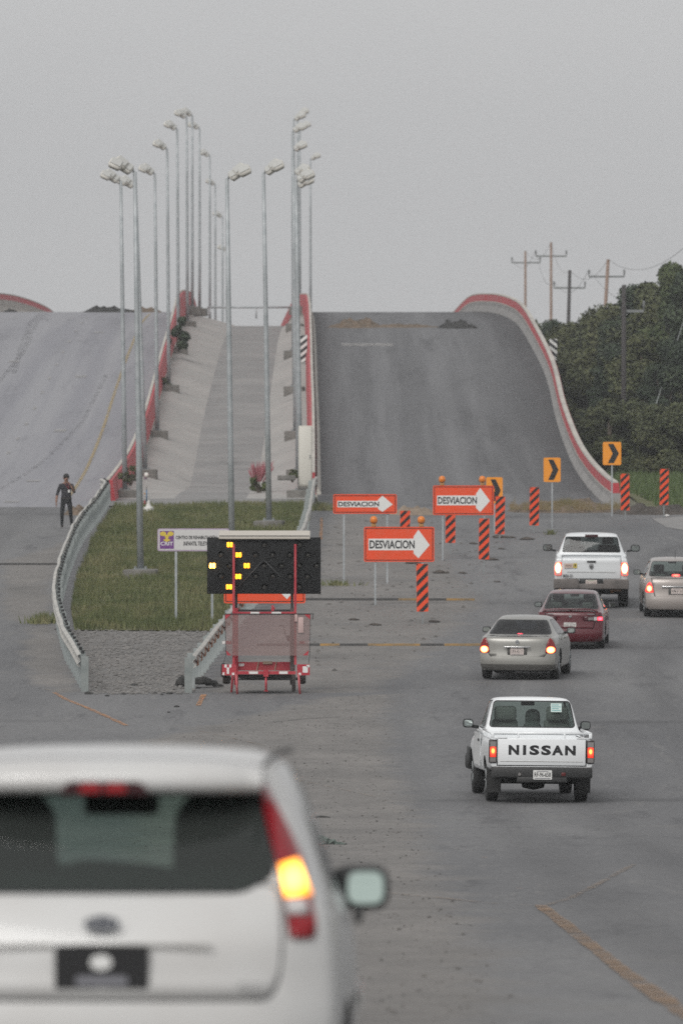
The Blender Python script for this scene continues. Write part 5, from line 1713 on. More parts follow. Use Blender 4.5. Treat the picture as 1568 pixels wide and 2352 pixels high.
# ---------------------------------------------------------------- sedans
def sedan(label, u, v, yaw, roll, P, L, W, H, deck, rw, fw, wr, beltz, zb0, yrt, wintop, winbot, glass, lamps, plate_zy, roof_w=.60, back=None, extras=None, lowdark=None, wheelw=.2, seats=SEATD, deck_y=.62, roof_y=1.45, track=None, mirror_m=None, trunk=None, hm=None, plate_c=(.62, .58, .56), ptext='RTN-46-12', wint=.55, winb=.64, wyr=None):
    root = thing('sedan', label, 'car')
    yr = lerp_tab(yrt)
    yf = lerp_tab([(.2, L - .1), (.45, L), (.62, L - .03), (.78, L - .2)])
    ys = [.16, .30, .48, deck_y, deck_y + .18, deck_y + .36, deck_y + .54, roof_y - .1, roof_y + .1, roof_y + .45, roof_y + .9, 2.75, 2.95, 3.15, 3.4, 3.7, 4.0, L - .45, L - .22, L - .08]
    ys = sorted(set(round(y, 3) for y in ys))
    top = lerp_tab([(0, deck), (deck_y, deck + .012), (roof_y, H - .055), (roof_y + .35, H - .01), (2.3, H), (2.75, H - .06), (3.5, beltz + .05), (L - .5, beltz - .12), (L, beltz - .25)])
    belt = lerp_tab([(0, deck - .035), (deck_y, deck - .03), (roof_y, beltz + .0), (3.4, beltz - .03), (L - .4, beltz - .2), (L, beltz - .30)])
    wb = lerp_tab([(0, W * .945), (.3, W * .965), (.8, W), (L - 1.3, W), (L - .5, W * .94), (L, W * .84)])
    wt = lerp_tab([(0, W * .80), (deck_y, W * .78), (roof_y - .2, roof_w * 1.03), (roof_y + .3, roof_w), (2.6, roof_w), (3.4, W * .78), (L, W * .7)])
    bm = shell(ys, lerp_tab([(0, zb0), (.5, zb0 - .05), (L, .2)]), belt, top, wb, wt, yr, yf, corner=(.17, .45), roofcrown=.045)
    win = rpoly([(-winb, winbot), (winb, winbot), (wint, wintop), (-wint, wintop)], .05, 3)
    # the rear window lies on the sloping skin between deck and roof
    zlim = lambda c: c.y < roof_y + .35 and c.y > deck_y - .35
    ro = window(bm, win, 'rear_window', glass, root, 'y', -1, .012, lim=zlim, nmin=.08)
    window(bm, rpoly([(-.62, beltz + .06), (.62, beltz + .06), (.54, H - .07), (-.54, H - .07)], .04, 3), 'windscreen', FRONT_GLASS, root, 'y', 1, .012, lim=lambda c: 2.4 < c.y < 3.6, nmin=.06)
    for sg in (1, -1):
        window(bm, rpoly([(1.25, beltz + .05), (1.95, beltz + .04), (1.95, H - .11), (1.62, H - .13)], .04, 3), 'rear_door_window', GREY_GLASS if glass is not DARK_GLASS else DARK_GLASS, root, 'x', sg, .016)
        window(bm, rpoly([(2.03, beltz + .035), (3.0, beltz + .02), (2.5, H - .16), (2.03, H - .11)], .04, 3), 'front_door_window', GREY_GLASS if glass is not DARK_GLASS else DARK_GLASS, root, 'x', sg, .016)
    pieces = {}
    for nm, poly, mk, subs in lamps:
        for sg in (1, -1):
            q = poly if sg > 0 else mx(poly)
            g = carve(bm, q, 'y', -1, .02, lambda c: c.y < .8)
            o = panel(g, nm, mk(sg), root, (0, -.010, 0), (0, .03, 0))
            for (snm, sp, sm_) in subs:
                s = MB(); cx_ = sum(p[0] for p in sp) / len(sp)
                s.plate([(sg * x, z) for x, z in sp], 0, .004)
                s.v = [(x, yr(z) + .17 * min(1, abs(x) / (W * .945)) ** 4 - .016 + y, z) for x, y, z in s.v]
                s.build(snm, sm_, o)
    if trunk:
        tp = rpoly(trunk + mx(trunk)[0:], .03, 2)
        g = carve(bm, tp, 'y', -1, .05, lambda c: c.y < .6)
        tl = panel(g, 'trunk_lid', P, root, (0, -.002, 0), (0, .012, 0))
        g = carve(bm, grow(tp, .014), 'y', -1, .05, lambda c: c.y < .6)
        panel(g, 'panel_gap', UNDER, root, (0, .01, 0))
    if lowdark:
        g = carve(bm, [(-W, zb0 - .1), (W, zb0 - .1), (W, lowdark[0]), (-W, lowdark[0])], 'y', -1, .05, lambda c: c.y < .5)
        panel(g, 'lower_bumper', lowdark[1], root)
    for wy in (rw, fw): wheel_cut(bm, wy, wr + .055, wr + .01)
    finish(bm, 'body', P, root)
    tk = track or (W - wheelw / 2 - .03)
    for wy in (rw, fw):
        for sg in (1, -1): add_wheel(root, sg * tk, wy, wr, wheelw, STEEL, sg)
    m = MB(); m.rbox((0, 2.2, .25), (W * 1.6, 3.6, .14), .05); m.tube([(-tk, rw, wr), (tk, rw, wr)], .05, 8); m.rbox((-.3, .35, .24), (.5, .35, .16), .06); m.build('underbody', UNDER, root)
    for x in (-.38, .38):
        seat(root, x, 2.25, .52, .50, .58, seats)
    m = MB(); m.rbox((0, 1.35, .74), (1.25, .14, .46), .07, 2, rot=(R(-15), 0, 0)); m.rbox((-.38, 1.25, 1.02), (.26, .09, .15), .04); m.rbox((.38, 1.25, 1.02), (.26, .09, .15), .04); m.build('rear_bench', seats, root)
    m = MB(); m.box((0, deck_y + .45, deck - .055), (1.2, .55, .03)); m.build('parcel_shelf', SEATD, root)
    dash(root, W - .1, 3.05, beltz + .04); rear_view(root, 2.68, H - .18)
    yp, zp = plate_zy
    plate(root, 0, zp, yp, ptext, plate_c, mat('faint ink dark', (.13, .12, .12), .6))
    for sg in (1, -1): mirror(root, sg * (W + .07), 2.85, beltz + .07, .19, .135, sg, mirror_m or BLACKP)
    for sg in (1, -1):
        for y_ in (1.55, 2.45):
            m = MB(); m.rbox((sg * (W - .005), y_, beltz - .07), (.03, .16, .03), .01); m.build('door_handle', hm or P, root)
    if extras: extras(root, yr)
    place(root, u, v, yaw, back or rw, roll)
    return root

# silver sedan
SILV = mat('champagne silver paint', (.275, .27, .248), .38, .35, coat=.5)
lampA = rpoly([(.62, .62), (.76, .60), (.86, .63), (.86, .74), (.78, .91), (.72, .955), (.69, .90), (.645, .76)], .02, 2)
def ex_silver(root, yr):
    m = MB(); m.rbox((0, .0, .745), (.60, .03, .03), .01); m.build('plate_garnish', CHROME, root)
    m = MB(); m.rbox((0, .035, .655), (.44, .02, .17), .01); m.build('plate_recess', mat('dark recess', (.07, .068, .062), .6), root)
    m = MB(); disc(m, 0, .855, .042, .05, yr(.855) - .012, 18); em = m.build('emblem', mat('emblem rim', (.42, .43, .44), .3, .6), root)
    m = MB(); m.plate([(-.04, .848), (.04, .848), (.04, .862), (-.04, .862)], yr(.855) - .0145, .002); m.build('emblem_mark', mat('emblem dark', (.07, .07, .07), .4), em)
    m = MB(); m.plate(rpoly([(-.07, .985), (.07, .985), (.055, 1.03), (-.055, 1.03)], .018, 3), .70, .03)
    m.build('high_brake_lamp', lamp_mat('lit high brake lens', 0, 1.005, .07, .03, core=(1., .12, .12), mid=(1., .03, .06), edge=(.3, .01, .01), s=32, e0=.3, e1=.8, strengths=(1., .7, .3)), root)
sedan('silver sedan with dark tinted rear window, nearest car behind the white lettered pickup', 1196, 1559, -6.5, .5, SILV, 4.86, .89, 1.41, .985, 1.02, 3.80, .325, .955, .24,
      [(.15, .12), (.22, .05), (.34, .0), (.52, .0), (.60, .04), (.70, .055), (.86, .06), (.95, .09), (1.02, .15)], 1.30, 1.015, DARK_GLASS,
      [('tail_lamp', lampA, lambda sg: lamp_mat('lit sedan lens', sg * .745, .685, .105, .085, core=(1., .66, .12), mid=(1., .05, .04), edge=(.22, .012, .014), s=5.5, e0=.55, e1=.85, strengths=(1., .38, .0)), [])],
      (.012, .645), roof_w=.565, extras=ex_silver, lowdark=(.36, mat('darker lower grey', (.085, .082, .075), .6)), trunk=[(-.60, .535), (.60, .535), (.69, .70), (.72, .97)], plate_c=(.60, .55, .55), ptext='UPA-42-17', wint=.545, winb=.70, deck_y=.60, roof_y=1.40)  # lowest part of the rear in a darker grey

# red sedan with a wing
REDC = mat('wine red paint', (.085, .003, .009), .3, coat=.5)
lampB = [(.33, .685), (.795, .685), (.80, .80), (.33, .80)]
def ex_red(root, yr):
    # wing on two feet
    n = 15; vs = []; fs = []; q = 6
    for i in range(n):
        x = -.68 + 1.36 * i / (n - 1); k = (abs(x) / .68) ** 6
        for (dy, dz) in ((0, 0), (-.02, .018), (.10, .03), (.20, .022), (.2, .005), (.1, .0)):
            vs.append((x, .16 + dy + .05 * (x / .68) ** 2, .955 + dz - .07 * k))
    for i in range(n - 1):
        for j in range(q): fs.append((i * q + j, i * q + (j + 1) % q, (i + 1) * q + (j + 1) % q, (i + 1) * q + j))
    fs += [tuple(range(q)), tuple(range((n - 1) * q, n * q))[::-1]]
    m = MB(); m.add(vs, fs, 0, True); w = m.build('trunk_wing', REDC, root)
    m = MB()
    for x in (-.62, 0, .62): m.rbox((x, .27, .925), (.05, .12, .07), .015)
    m.build('wing_foot', REDC, w)
    m = MB(); disc(m, 0, .80, .035, .03, yr(.80) - .012, 14); m.build('emblem', CHROME, root)
    m = MB(); m.rbox((-.12, yr(.39) - .005, .40), (.12, .015, .03), .006); m.build('bumper_reflector', mat('orange reflector', (.35, .09, .03), .4), root)
    m = MB()
    for x in (-.5, .5): m.plate([(x - .09, .845), (x + .09, .845), (x + .09, .865), (x - .09, .865)], yr(.86) - .008, .002)
    m.build('badge', mat('badge metal', (.33, .33, .33), .35, .6), root)
    m = MB(); m.rbox((0, .02, .13), (1.2, .10, .06), .02); m.build('bumper_lip', UNDER, root)
sedan('wine red sedan with a trunk wing, between the silver sedan and the large white pickup', 1312, 1488, -4.0, .3, REDC, 4.30, .835, 1.39, .93, .95, 3.50, .295, .90, .20,
      [(.12, .10), (.2, .04), (.30, .0), (.48, .0), (.53, .04), (.66, .06), (.86, .07), (.91, .09), (.96, .16)], 1.29, .965, GREEN_GLASS,
      [('tail_lamp', lampB, lambda sg: mat('dark red garnish', (.05, .006, .01), .2), [
          ('red_lens', [(.665, .70), (.79, .70), (.785, .785), (.665, .785)], lamp_mat('lit pink red lens', .727, .742, .075, .06, core=(1., .10, .16), mid=(1., .03, .05), edge=(.4, .01, .01), s=2.6, e0=.3, e1=.9, strengths=(.9, .6, .3))),
          ('white_lens', [(.575, .70), (.655, .70), (.655, .785), (.575, .785)], mat('clear lens', (.55, .53, .52), .15)),
          ('grid_lens', [(.44, .71), (.56, .71), (.56, .775), (.44, .775)], mat('grey lens', (.20, .19, .185), .2))])],
      (.045, .575), roof_w=.57, extras=ex_red, trunk=[(-.56, .50), (.56, .50), (.60, .68), (.60, .90)], plate_c=(.62, .60, .57), ptext='KVK-50-77', wint=.55, winb=.66, wheelw=.185, seats=mat('mid seat cloth', (.06, .06, .058), .9), deck_y=.56, roof_y=1.36)

# beige sedan cut by the picture edge
BEIG = mat('beige silver paint', (.33, .295, .272), .38, .3, coat=.5)
lampC = rpoly([(.60, .665), (.80, .66), (.82, .70), (.765, .885), (.70, .94), (.665, .90)], .025, 2)
def ex_beige(root, yr):
    m = MB(); m.rbox((0, yr(.815) - .01, .815), (.80, .03, .04), .012); m.build('chrome_garnish', CHROME, root)
    m = MB(); m.rbox((0, .045, .70), (.44, .02, .19), .01); m.build('plate_recess', mat('dark recess', (.07, .068, .062), .6), root)
    m = MB(); m.plate(rpoly([(-.12, 1.065), (.12, 1.065), (.10, 1.12), (-.10, 1.12)], .02, 3), .60, .03)
    m.build('high_brake_lamp', lamp_mat('lit beige brake lens', 0, 1.09, .12, .035, core=(1., .16, .10), mid=(1., .04, .05), edge=(.3, .01, .01), s=3.6, e0=.35, e1=.8, strengths=(1., .7, .3)), root)
    m = MB(); m.tube([(.01, 1.35, 1.50), (.01, 1.20, 1.72)], .006, 6); m.build('antenna', BLACKP, root)
sedan('beige silver sedan with chrome trunk bar, cut by the right edge of the picture', 1550, 1416, 0.6, .3, BEIG, 4.43, .85, 1.525, 1.06, .95, 3.55, .30, 1.00, .24,
      [(.15, .12), (.24, .03), (.36, .0), (.55, .0), (.62, .05), (.76, .06), (.92, .07), (1.0, .10), (1.08, .17)], 1.42, 1.075, GREEN_GLASS,
      [('tail_lamp', lampC, lambda sg: lamp_mat('lit beige lens', sg * .715, .765, .08, .10, core=(1., .50, .12), mid=(1., .05, .04), edge=(.4, .02, .02), s=6, e0=.35, e1=.8, strengths=(1., .55, .16)), [])],
      (.020, .70), roof_w=.60, extras=ex_beige, trunk=[(-.58, .565), (.58, .565), (.60, .75), (.66, 1.03)], plate_c=(.60, .54, .53), ptext='RPM-67-30', wint=.58, winb=.70, wheelw=.185, deck_y=.50, roof_y=1.30)
# ------------------------------------------------------------------ trees
def leaf_mat(name, a, b, c):
    m = blade_mat(name, a, b, c)
    return m
LEAF1 = leaf_mat('dark leaves', (.026, .042, .024), (.055, .074, .036), (.038, .056, .029))
LEAF2 = leaf_mat('olive leaves', (.045, .056, .022), (.10, .105, .042), (.068, .078, .03))
LEAF3 = leaf_mat('green leaves', (.035, .056, .02), (.085, .105, .038), (.056, .078, .027))
BARK = mat('bark', (.07, .055, .04), .95, c2=(.11, .09, .07), scale=6)
def crown_mesh(h, r, lobes, n, seed, leaf=.17, low=.12):
    g = np.random.default_rng(seed)
    cs = []
    for i in range(lobes):
        a = g.random() * 6.283; t = low + (1 - low) * ((i + .5) / lobes)
        prof = math.sin(math.pi * min(1, .28 + .72 * t)) ** .7 if t > .1 else .8
        rr = r * (.25 + .65 * g.random()) * prof
        lr = r * (.16 + .24 * g.random()) * (1.1 - .45 * t)
        cs.append((rr * math.cos(a), rr * math.sin(a), min(h - lr * .8, h * t), lr))
    cs = np.array(cs)
    per = g.choice(len(cs), n, p=cs[:, 3] ** 2 / (cs[:, 3] ** 2).sum())
    d = g.normal(size=(n, 3)); d /= np.linalg.norm(d, axis=1)[:, None]
    rad = cs[per, 3] * (.45 + .75 * g.random(n) ** .8)
    p = cs[per, :3] + d * rad[:, None] * np.array([1, 1, .8])
    p[:, 2] = np.maximum(p[:, 2], .15)
    nrm = d + g.normal(size=(n, 3)) * .7
    nrm /= np.linalg.norm(nrm, axis=1)[:, None]
    t1 = np.cross(nrm, g.normal(size=(n, 3))); t1 /= np.linalg.norm(t1, axis=1)[:, None]
    t2 = np.cross(nrm, t1)
    s = (leaf * (.6 + .8 * g.random(n)))[:, None]
    co = np.stack([p - t1 * s, p + t2 * s * .5, p + t1 * s, p - t2 * s * .5], 1).reshape(-1, 3)
    me = bpy.data.meshes.new('crown')
    me.from_pydata(co.tolist(), [], np.arange(4 * n).reshape(n, 4).tolist())
    return me, cs
def trunk_mesh(h, r0, cs, seed):
    g = random.Random(seed)
    m = MB()
    k = .55 * h
    ax_ = [(0, 0, -.2), (.08 * g.uniform(-1, 1), .05, k * .4), (.2 * g.uniform(-1, 1), .1, k), (.3 * g.uniform(-1, 1), 0, h * .85)]
    m.tube(ax_, [r0, r0 * .8, r0 * .55, r0 * .15], 8)
    for c in cs[::2]:
        z0 = max(.15 * h, c[2] * .5)
        m.tube([(0, 0, z0), (c[0] * .5, c[1] * .5, (z0 + c[2]) / 2 + .1), (c[0], c[1], c[2])], [r0 * .4, r0 * .25, r0 * .1], 6, caps=False)
    return m
protos = []
for i, (h, r, lob, n, lm, low) in enumerate(((9, 3.0, 30, 11000, LEAF1, .14), (7.5, 3.2, 26, 11000, LEAF2, .10), (11.5, 2.8, 30, 10000, LEAF3, .16), (5.0, 2.8, 20, 8000, LEAF2, .05))):
    me, cs = crown_mesh(h, r, lob, int(n * 2.0), 20 + i, .12, low)
    me.materials.append(lm)
    protos.append((h, me, trunk_mesh(h, .16 + .01 * h, cs, i), cs))
tr_meshes = [None] * 4
kind_word = ['dark dense tree', 'bushy mid green tree', 'tall thin topped tree', 'low spreading shrub']
def tree(k, u, D, topv, label, wide=1.0):
    h, me, tm, cs = protos[k]
    g = 2.6
    s = (zv(topv, D) - g) / h
    nm = 'shrub' if k == 3 else 'tree'
    root = thing(nm, label, 'shrub' if k == 3 else 'tree', (px(u, D), D, g), (0, 0, random.uniform(0, 6.28)), 'trees beyond the right ramp')
    root.scale = (s * wide, s * wide, s)
    if tr_meshes[k] is None:
        o = tm.build('trunk', BARK, root); tr_meshes[k] = o.data
    else: link('trunk', tr_meshes[k], None, root)
    link('crown', me, None, root)
for k, u, D, tv, lb, w in (
    (1, 1222, 545, 738, 'bushy tree at the left end of the wood, touching the curving barrier', .8),
    (0, 1262, 520, 736, 'dark tree behind the striped board, left of the second utility pole', .9),
    (1, 1312, 500, 742, 'round bushy tree under the third utility pole', 1.),
    (0, 1360, 500, 728, 'dark tree under the leaning brown utility pole', 1.),
    (1, 1400, 480, 700, 'tree rising just left of the dark utility pole', 1.),
    (0, 1447, 470, 656, 'tall dark tree just right of the dark utility pole', 1.),
    (1, 1492, 455, 652, 'broad tree left of the highest crown of the wood', 1.05),
    (2, 1538, 440, 606, 'tallest tree of the wood, its thin top standing above the others', .9),
    (0, 1590, 435, 622, 'tall tree cut by the right edge of the picture', 1.),
    (0, 1292, 455, 838, 'dark tree low behind the curving barrier, below the striped board', 1.0),
    (1, 1345, 440, 800, 'mid green tree in the middle of the wood, below the brown pole', 1.1),
    (0, 1405, 430, 790, 'dark tree in front of the foot of the dark utility pole', 1.1),
    (1, 1470, 420, 770, 'broad green tree above the highest yellow chevron', 1.15),
    (0, 1530, 415, 780, 'dark tree above the farthest right delineator', 1.1),
    (3, 1345, 412, 960, 'low shrub against the barrier, left of the highest chevron', 1.1),
    (3, 1400, 405, 930, 'low shrub directly behind the highest yellow chevron', 1.2),
    (3, 1455, 408, 920, 'low shrub right of the highest yellow chevron', 1.2),
    (3, 1512, 404, 930, 'low shrub behind the farthest right delineator', 1.2),
    (3, 1570, 402, 925, 'low shrub cut by the right edge of the picture', 1.2)):
    tree(k, u, D, tv, lb, w)
# the dense wood behind reads as one mass
gg = np.random.default_rng(5)
n = 60000
X_ = 14 + gg.random(n) * 70; Y_ = 460 + gg.random(n) * 140
keep = X_ > 14 + (Y_ - 460) * .01
Hm = 5.2 + 2.2 * np.sin(X_ * .35 + Y_ * .05) * .5 + 1.2 * np.sin(X_ * .9)
Z_ = 2.6 + gg.random(n) ** .7 * Hm
P_ = np.stack([X_, Y_, Z_], 1)
nn_ = gg.normal(size=(n, 3)); nn_ /= np.linalg.norm(nn_, axis=1)[:, None]
a_ = np.cross(nn_, gg.normal(size=(n, 3))); a_ /= np.linalg.norm(a_, axis=1)[:, None]
b_ = np.cross(nn_, a_)
co = np.stack([P_ - a_ * .55, P_ + b_ * .3, P_ + a_ * .55, P_ - b_ * .3], 1).reshape(-1, 3)
me = bpy.data.meshes.new('woods'); me.from_pydata(co.tolist(), [], np.arange(4 * n).reshape(n, 4).tolist())
tag(link('woods', me, LEAF1), 'dark wood filling the space behind the single trees', kind='stuff')

# ------------------------------------------------------------------ utility poles and wires
WOODP = mat('brown pole wood', (.20, .13, .095), .9, c2=(.28, .20, .16), scale=4)
DARKP = mat('dark pole wood', (.05, .045, .045), .9)
tips = {}
def upole(key, label, u, vt, D, varm, uarm0, uarm1, m, r=.13, lean=0, half=False, up=.35):
    g = 2.6
    top = zv(vt, D)
    root = thing('utility_pole', label, 'utility pole', (px(u, D), D, g), group='utility poles with crossarms')
    h = top - g
    off = lean
    MB().tube([(off * -1, 0, -.5), (0, 0, h)], [r * 1.25, r * .8], 9).build('pole', m, root)
    za = zv(varm, D) - g
    xo = off * (za / h - 1) if off else 0
    x0 = px(uarm0, D) - px(u, D); x1 = px(uarm1, D) - px(u, D)
    b = MB(); b.box(((x0 + x1) / 2, .1, za), (abs(x1 - x0), .12, .13)); arm = b.build('crossarm', mat('grey arm steel', (.20, .21, .21), .7), root)
    pts = []
    for x in ((x0, x1) if not half else (x1,)):
        b = MB(); b.lathe([(.03, 0), (.03, .12), (.075, .14), (.05, .2), (.08, .26), (.05, .32), (.075, .38), (.03, .44), (0, .45)], (x, .1, za + .05), n=9); b.tube([(x, .1, za), (x, .1, za + up)], .04, 6)
        b.build('insulator', mat('dull insulator', (.16, .165, .165), .5), arm)
        pts.append(Vector((px(u, D) + x, D + .1, g + za + .5)))
    pts.append(Vector((px(u, D), D, top)))
    tips[key] = pts
    return root
upole('a', 'utility pole farthest left, pale and thin above the wood', 1206, 576, 740, 603, 1175, 1240, WOODP, .12)
upole('b', 'utility pole with the highest top, second from the left', 1265, 556, 690, 588, 1230, 1300, WOODP, .12)
upole('c', 'dark utility pole with a low crossarm, third from the left', 1308, 620, 640, 661, 1272, 1343, DARKP, .15, .35)
upole('d', 'brown utility pole leaning to the right above the wood', 1396, 595, 590, 635, 1352, 1433, WOODP, .14, .75)
upole('e', 'dark utility pole standing in front of the wood with one arm to its right', 1432, 654, 414, 714, 1434, 1478, DARKP, .12, 0, True)
upole('f', 'utility pole at the right edge of the picture with a pale crossarm', 1580, 560, 440, 700, 1530, 1620, WOODP, .13)
m = MB(); m.rbox((.0, -.16, 1.9), (.22, .14, .45), .04)
def wire(a, b, sag, label):
    pts = [a.lerp(b, t) - Vector((0, 0, sag * 4 * t * (1 - t))) for t in np.linspace(0, 1, 9)]
    m = MB(); m.tube(pts, .012, 5, caps=False)
    tag(m.build('power_line', mat('cable grey', (.10, .10, .10), .7)), label, 'cable', 'power lines between the utility poles')
for (p, q, w) in (('a', 'b', 'first and second'), ('b', 'c', 'second and third'), ('c', 'd', 'third and brown leaning'), ('d', 'f', 'brown leaning and rightmost')):
    wire(tips[p][-1], tips[q][-1], 1.0, 'thin top wire between the %s utility poles' % w)
    wire(tips[p][0], tips[q][0], 1.2, 'thin lower wire between the %s utility poles' % w)
# stay wire
a = Vector((px(1575, 425), 425, zv(720, 425))); b = Vector((px(1452, 402), 402, 2.7))
m = MB(); m.tube([a, b], .022, 5); tag(m.build('stay_wire', mat('cable pale', (.28, .30, .29), .7)), 'slanting stay wire in front of the trees at the right', 'cable')

# ------------------------------------------------------------------ plants in the channel
def bush(name, label, cat, loc, r, h, n, m, seed, leaf=.09, parts=None):
    root = thing(name, label, cat, loc)
    me, cs = crown_mesh(h, r, 7, n, seed, leaf, .1)
    me.materials.append(m); link('foliage', me, None, root)
    b = MB()
    for c in cs: b.tube([(0, 0, -.05), (c[0] * .6, c[1] * .6, c[2] * .6), (c[0], c[1], c[2])], [.03, .02, .008], 5, caps=False)
    b.build('stem', BARK, root)
    return root
D = 448; bush('bush', 'dark green bush growing beside the fifth lamp post of the left row', 'bush', (px(411, D), D, zv(806, D)), .75, 1.75, 2600, LEAF1, 31)
D = 330; r_ = bush('flowering_plant', 'grassy plant with pink plumes growing in the channel floor', 'plant', (px(594, D), D, chan_z(-3.6, D)), .42, .75, 1500, mat('yellow green leaf', (.13, .16, .05), .8, c2=(.08, .11, .035), scale=5), 32, .08)
g_ = np.random.default_rng(9)
b = MB()
for i in range(70):
    a = g_.random() * 6.28; rr = .1 + .45 * g_.random()
    base = Vector((rr * .4 * math.cos(a), rr * .4 * math.sin(a), .45)); tip = Vector((rr * math.cos(a) + .12, rr * math.sin(a), .85 + .42 * g_.random()))
    b.tube([base, base.lerp(tip, .7), tip], [.006, .022, .004], 4, caps=False)
b.build('pink_plume', mat('pink plumes', (.46, .17, .20), .9, c2=(.36, .14, .15), scale=9), r_)
for D, u, v, s, w in ((421, 375, 878, .35, 'third block of the left row'), (322, 672, 1092, .3, 'dark slab beside the cream cabinet'), (322, 300, 1100, .5, 'foot of the red barrier beside the first left lamp'), (315, 612, 1160, .3, 'edge of the concrete apron')):
    bush('weed_tuft', 'small green weed tuft by the ' + w, 'plant', (px(u, D), D, zv(v + 12, D)), s, s * 1.4, 350, mat('weed leaf', (.05, .07, .025), .9, c2=(.09, .09, .04), scale=6), int(u), .07)
def tuft(u, v, label, n=200, h=.35, r=.6):
    p = at(u, v)
    vs = []; fs = []
    for i in range(n):
        a = random.uniform(0, 6.28); q = r * math.sqrt(random.random()); q = r * random.random() ** 1.6; x, y = q * math.cos(a), q * 1.6 * math.sin(a)
        w = .02; hh = h * random.uniform(.4, 1); k = len(vs)
        vs += [(x - w, y, 0), (x + w, y, 0), (x + random.uniform(-.15, .15), y + random.uniform(-.1, .1), hh)]
        fs.append((k, k + 1, k + 2))
    m = MB(); m.add(vs, fs); o = m.build('grass_tuft', M_GRASS)
    o.location = p
    tag(o, label, 'grass tuft')
tuft(100, 1432, 'dry grass tuft outside the left guardrail')
tuft(770, 1345, 'low grass tuft at the foot of the leftmost detour sign post', 110, .2, .9)
tuft(735, 1172, 'grass tuft in front of the end of the straight red barrier', 350, .35, 1.0)
tuft(1263, 1228, 'tiny tuft at the foot of the middle chevron post', 60, .2, .15)

# ------------------------------------------------------------------ cream cabinet, slabs, little shrine
D = 318.0
root = thing('cabinet', 'tall cream cabinet standing against the straight red barrier', 'cabinet', (px(701, D), D, zv(1118, D)))
m = MB(); m.rbox((0, .2, 1.12), (.50, .4, 2.22), .03, 2); m.build('housing', mat('cream metal', (.58, .56, .50), .5, c2=(.52, .50, .44), scale=1.5), root)
m = MB(); m.rbox((0, -.008, 1.12), (.44, .02, 2.1), .01); dr = m.build('door', mat('cream metal door', (.60, .58, .52), .5), root)
m = MB(); m.rbox((.17, -.03, 1.1), (.03, .03, .14), .01); m.build('handle', STEELD, dr)
m = MB(); m.rbox((0, .2, -.05), (.56, .46, .12), .02); m.build('plinth', M_BLOCK, root)
m = MB(); m.rbox((0, 0, .09), (.66, .7, .18), .02); o = m.build('concrete_slab', M_BLOCK); o.location = (px(658, D), D, zv(1103, D)); tag(o, 'dark concrete slab left of the foot of the cream cabinet', 'slab')
D = 300.0
root = thing('roadside_shrine', 'small white pedestal with a slender blue post and pink and white round top', 'shrine', (px(341, D), D, BASE(D)))
sc_ = D / FPX
m = MB(); m.lathe([(0, 0), (.19, 0), (.19, .22), (.17, .25), (.09, .30), (.06, .42), (.035, .5), (0, .5)], n=4); m.build('pedestal', mat('whitewash', (.62, .61, .58), .8, c2=(.5, .49, .46), scale=5), root)
m = MB(); m.tube([(-.06, 0, .45), (-.065, 0, .85)], .022, 8); m.build('blue_post', mat('blue paint', (.05, .14, .26), .5), root)
m = MB(); m.tube([(-.065, 0, .84), (-.06, 0, 1.25)], .015, 8); m.build('pale_post', mat('pale post', (.42, .40, .38), .6), root)
m = MB(); m.lathe([(0, -.09), (.06, -.08), (.09, 0), (.06, .08), (0, .09)], (-.07, 0, 1.36), n=12); m.build('round_top', mat('pink and white top', (.62, .36, .38), .7, c2=(.66, .64, .60), scale=4, thr=(.48, .52)), root)
m = MB(); m.rbox((-.10, -.02, 1.25), (.09, .05, .07), .02); m.build('purple_ribbon', mat('dark ribbon', (.18, .10, .16), .8), root)
m = MB(); m.rbox((-.13, -.02, .72), (.06, .04, .04), .01); m.build('orange_ribbon', mat('orange ribbon', (.40, .20, .06), .8), root)
m = MB(); m.rbox((-.13, -.02, .42), (.05, .05, .14), .015); m.build('red_ribbon', mat('red ribbon', (.30, .05, .06), .8), root)

# ------------------------------------------------------------------ speed bumps, joints, markings
YEL = mat('worn yellow paint', (.30, .17, .045), .8, c2=(.13, .10, .06), scale=3)
BLK = mat('worn black rubber', (.03, .029, .028), .85, c2=(.05, .048, .046), scale=4)
def bump(label, cells, v0, v1=None, h=.055, w=.42):
    """low rubber hump across the lane built of black and yellow pieces"""
    v1 = v1 or v0
    u0, u1 = cells[0][0], cells[-1][1]
    A = at(u0, v0); B = at(u1, v1)
    root = thing('speed_bump', label, 'speed bump', A)
    d = (B - A); Ln = d.length
    root.rotation_euler = (0, -math.asin(d.z / Ln), math.atan2(d.y, d.x))
    prof = [(-w / 2, -.02), (-w / 2, .004), (-w * .3, h * .7), (0, h), (w * .3, h * .7), (w / 2, .004), (w / 2, -.02)]
    for (a, b, c) in cells:
        x0 = (a - u0) / (u1 - u0) * Ln; x1 = (b - u0) / (u1 - u0) * Ln - .01
        vs = [(x, p[0], p[1]) for x in (x0, x1) for p in prof]
        n = len(prof)
        fs = [(i, i + 1, n + i + 1, n + i) for i in range(n - 1)] + [tuple(range(n))[::-1], tuple(range(n, 2 * n))]
        m = MB(); m.add(vs, fs); m.build('yellow_piece' if c else 'black_piece', YEL if c else BLK, root)
bump('long speed bump of black and yellow pieces under the arrow of the largest detour sign', [(560, 640, 0), (640, 715, 0), (715, 780, 0), (780, 860, 0), (860, 915, 0), (915, 958, 1), (958, 985, 0), (985, 1025, 0), (1025, 1090, 1)], 1378, 1379)
bump('nearer speed bump of black and yellow pieces beside the arrow board trailer', [(590, 660, 0), (660, 735, 0), (735, 780, 1), (780, 845, 0), (845, 905, 1), (905, 965, 1), (965, 1020, 0), (1020, 1105, 1)], 1483, 1483, .05)
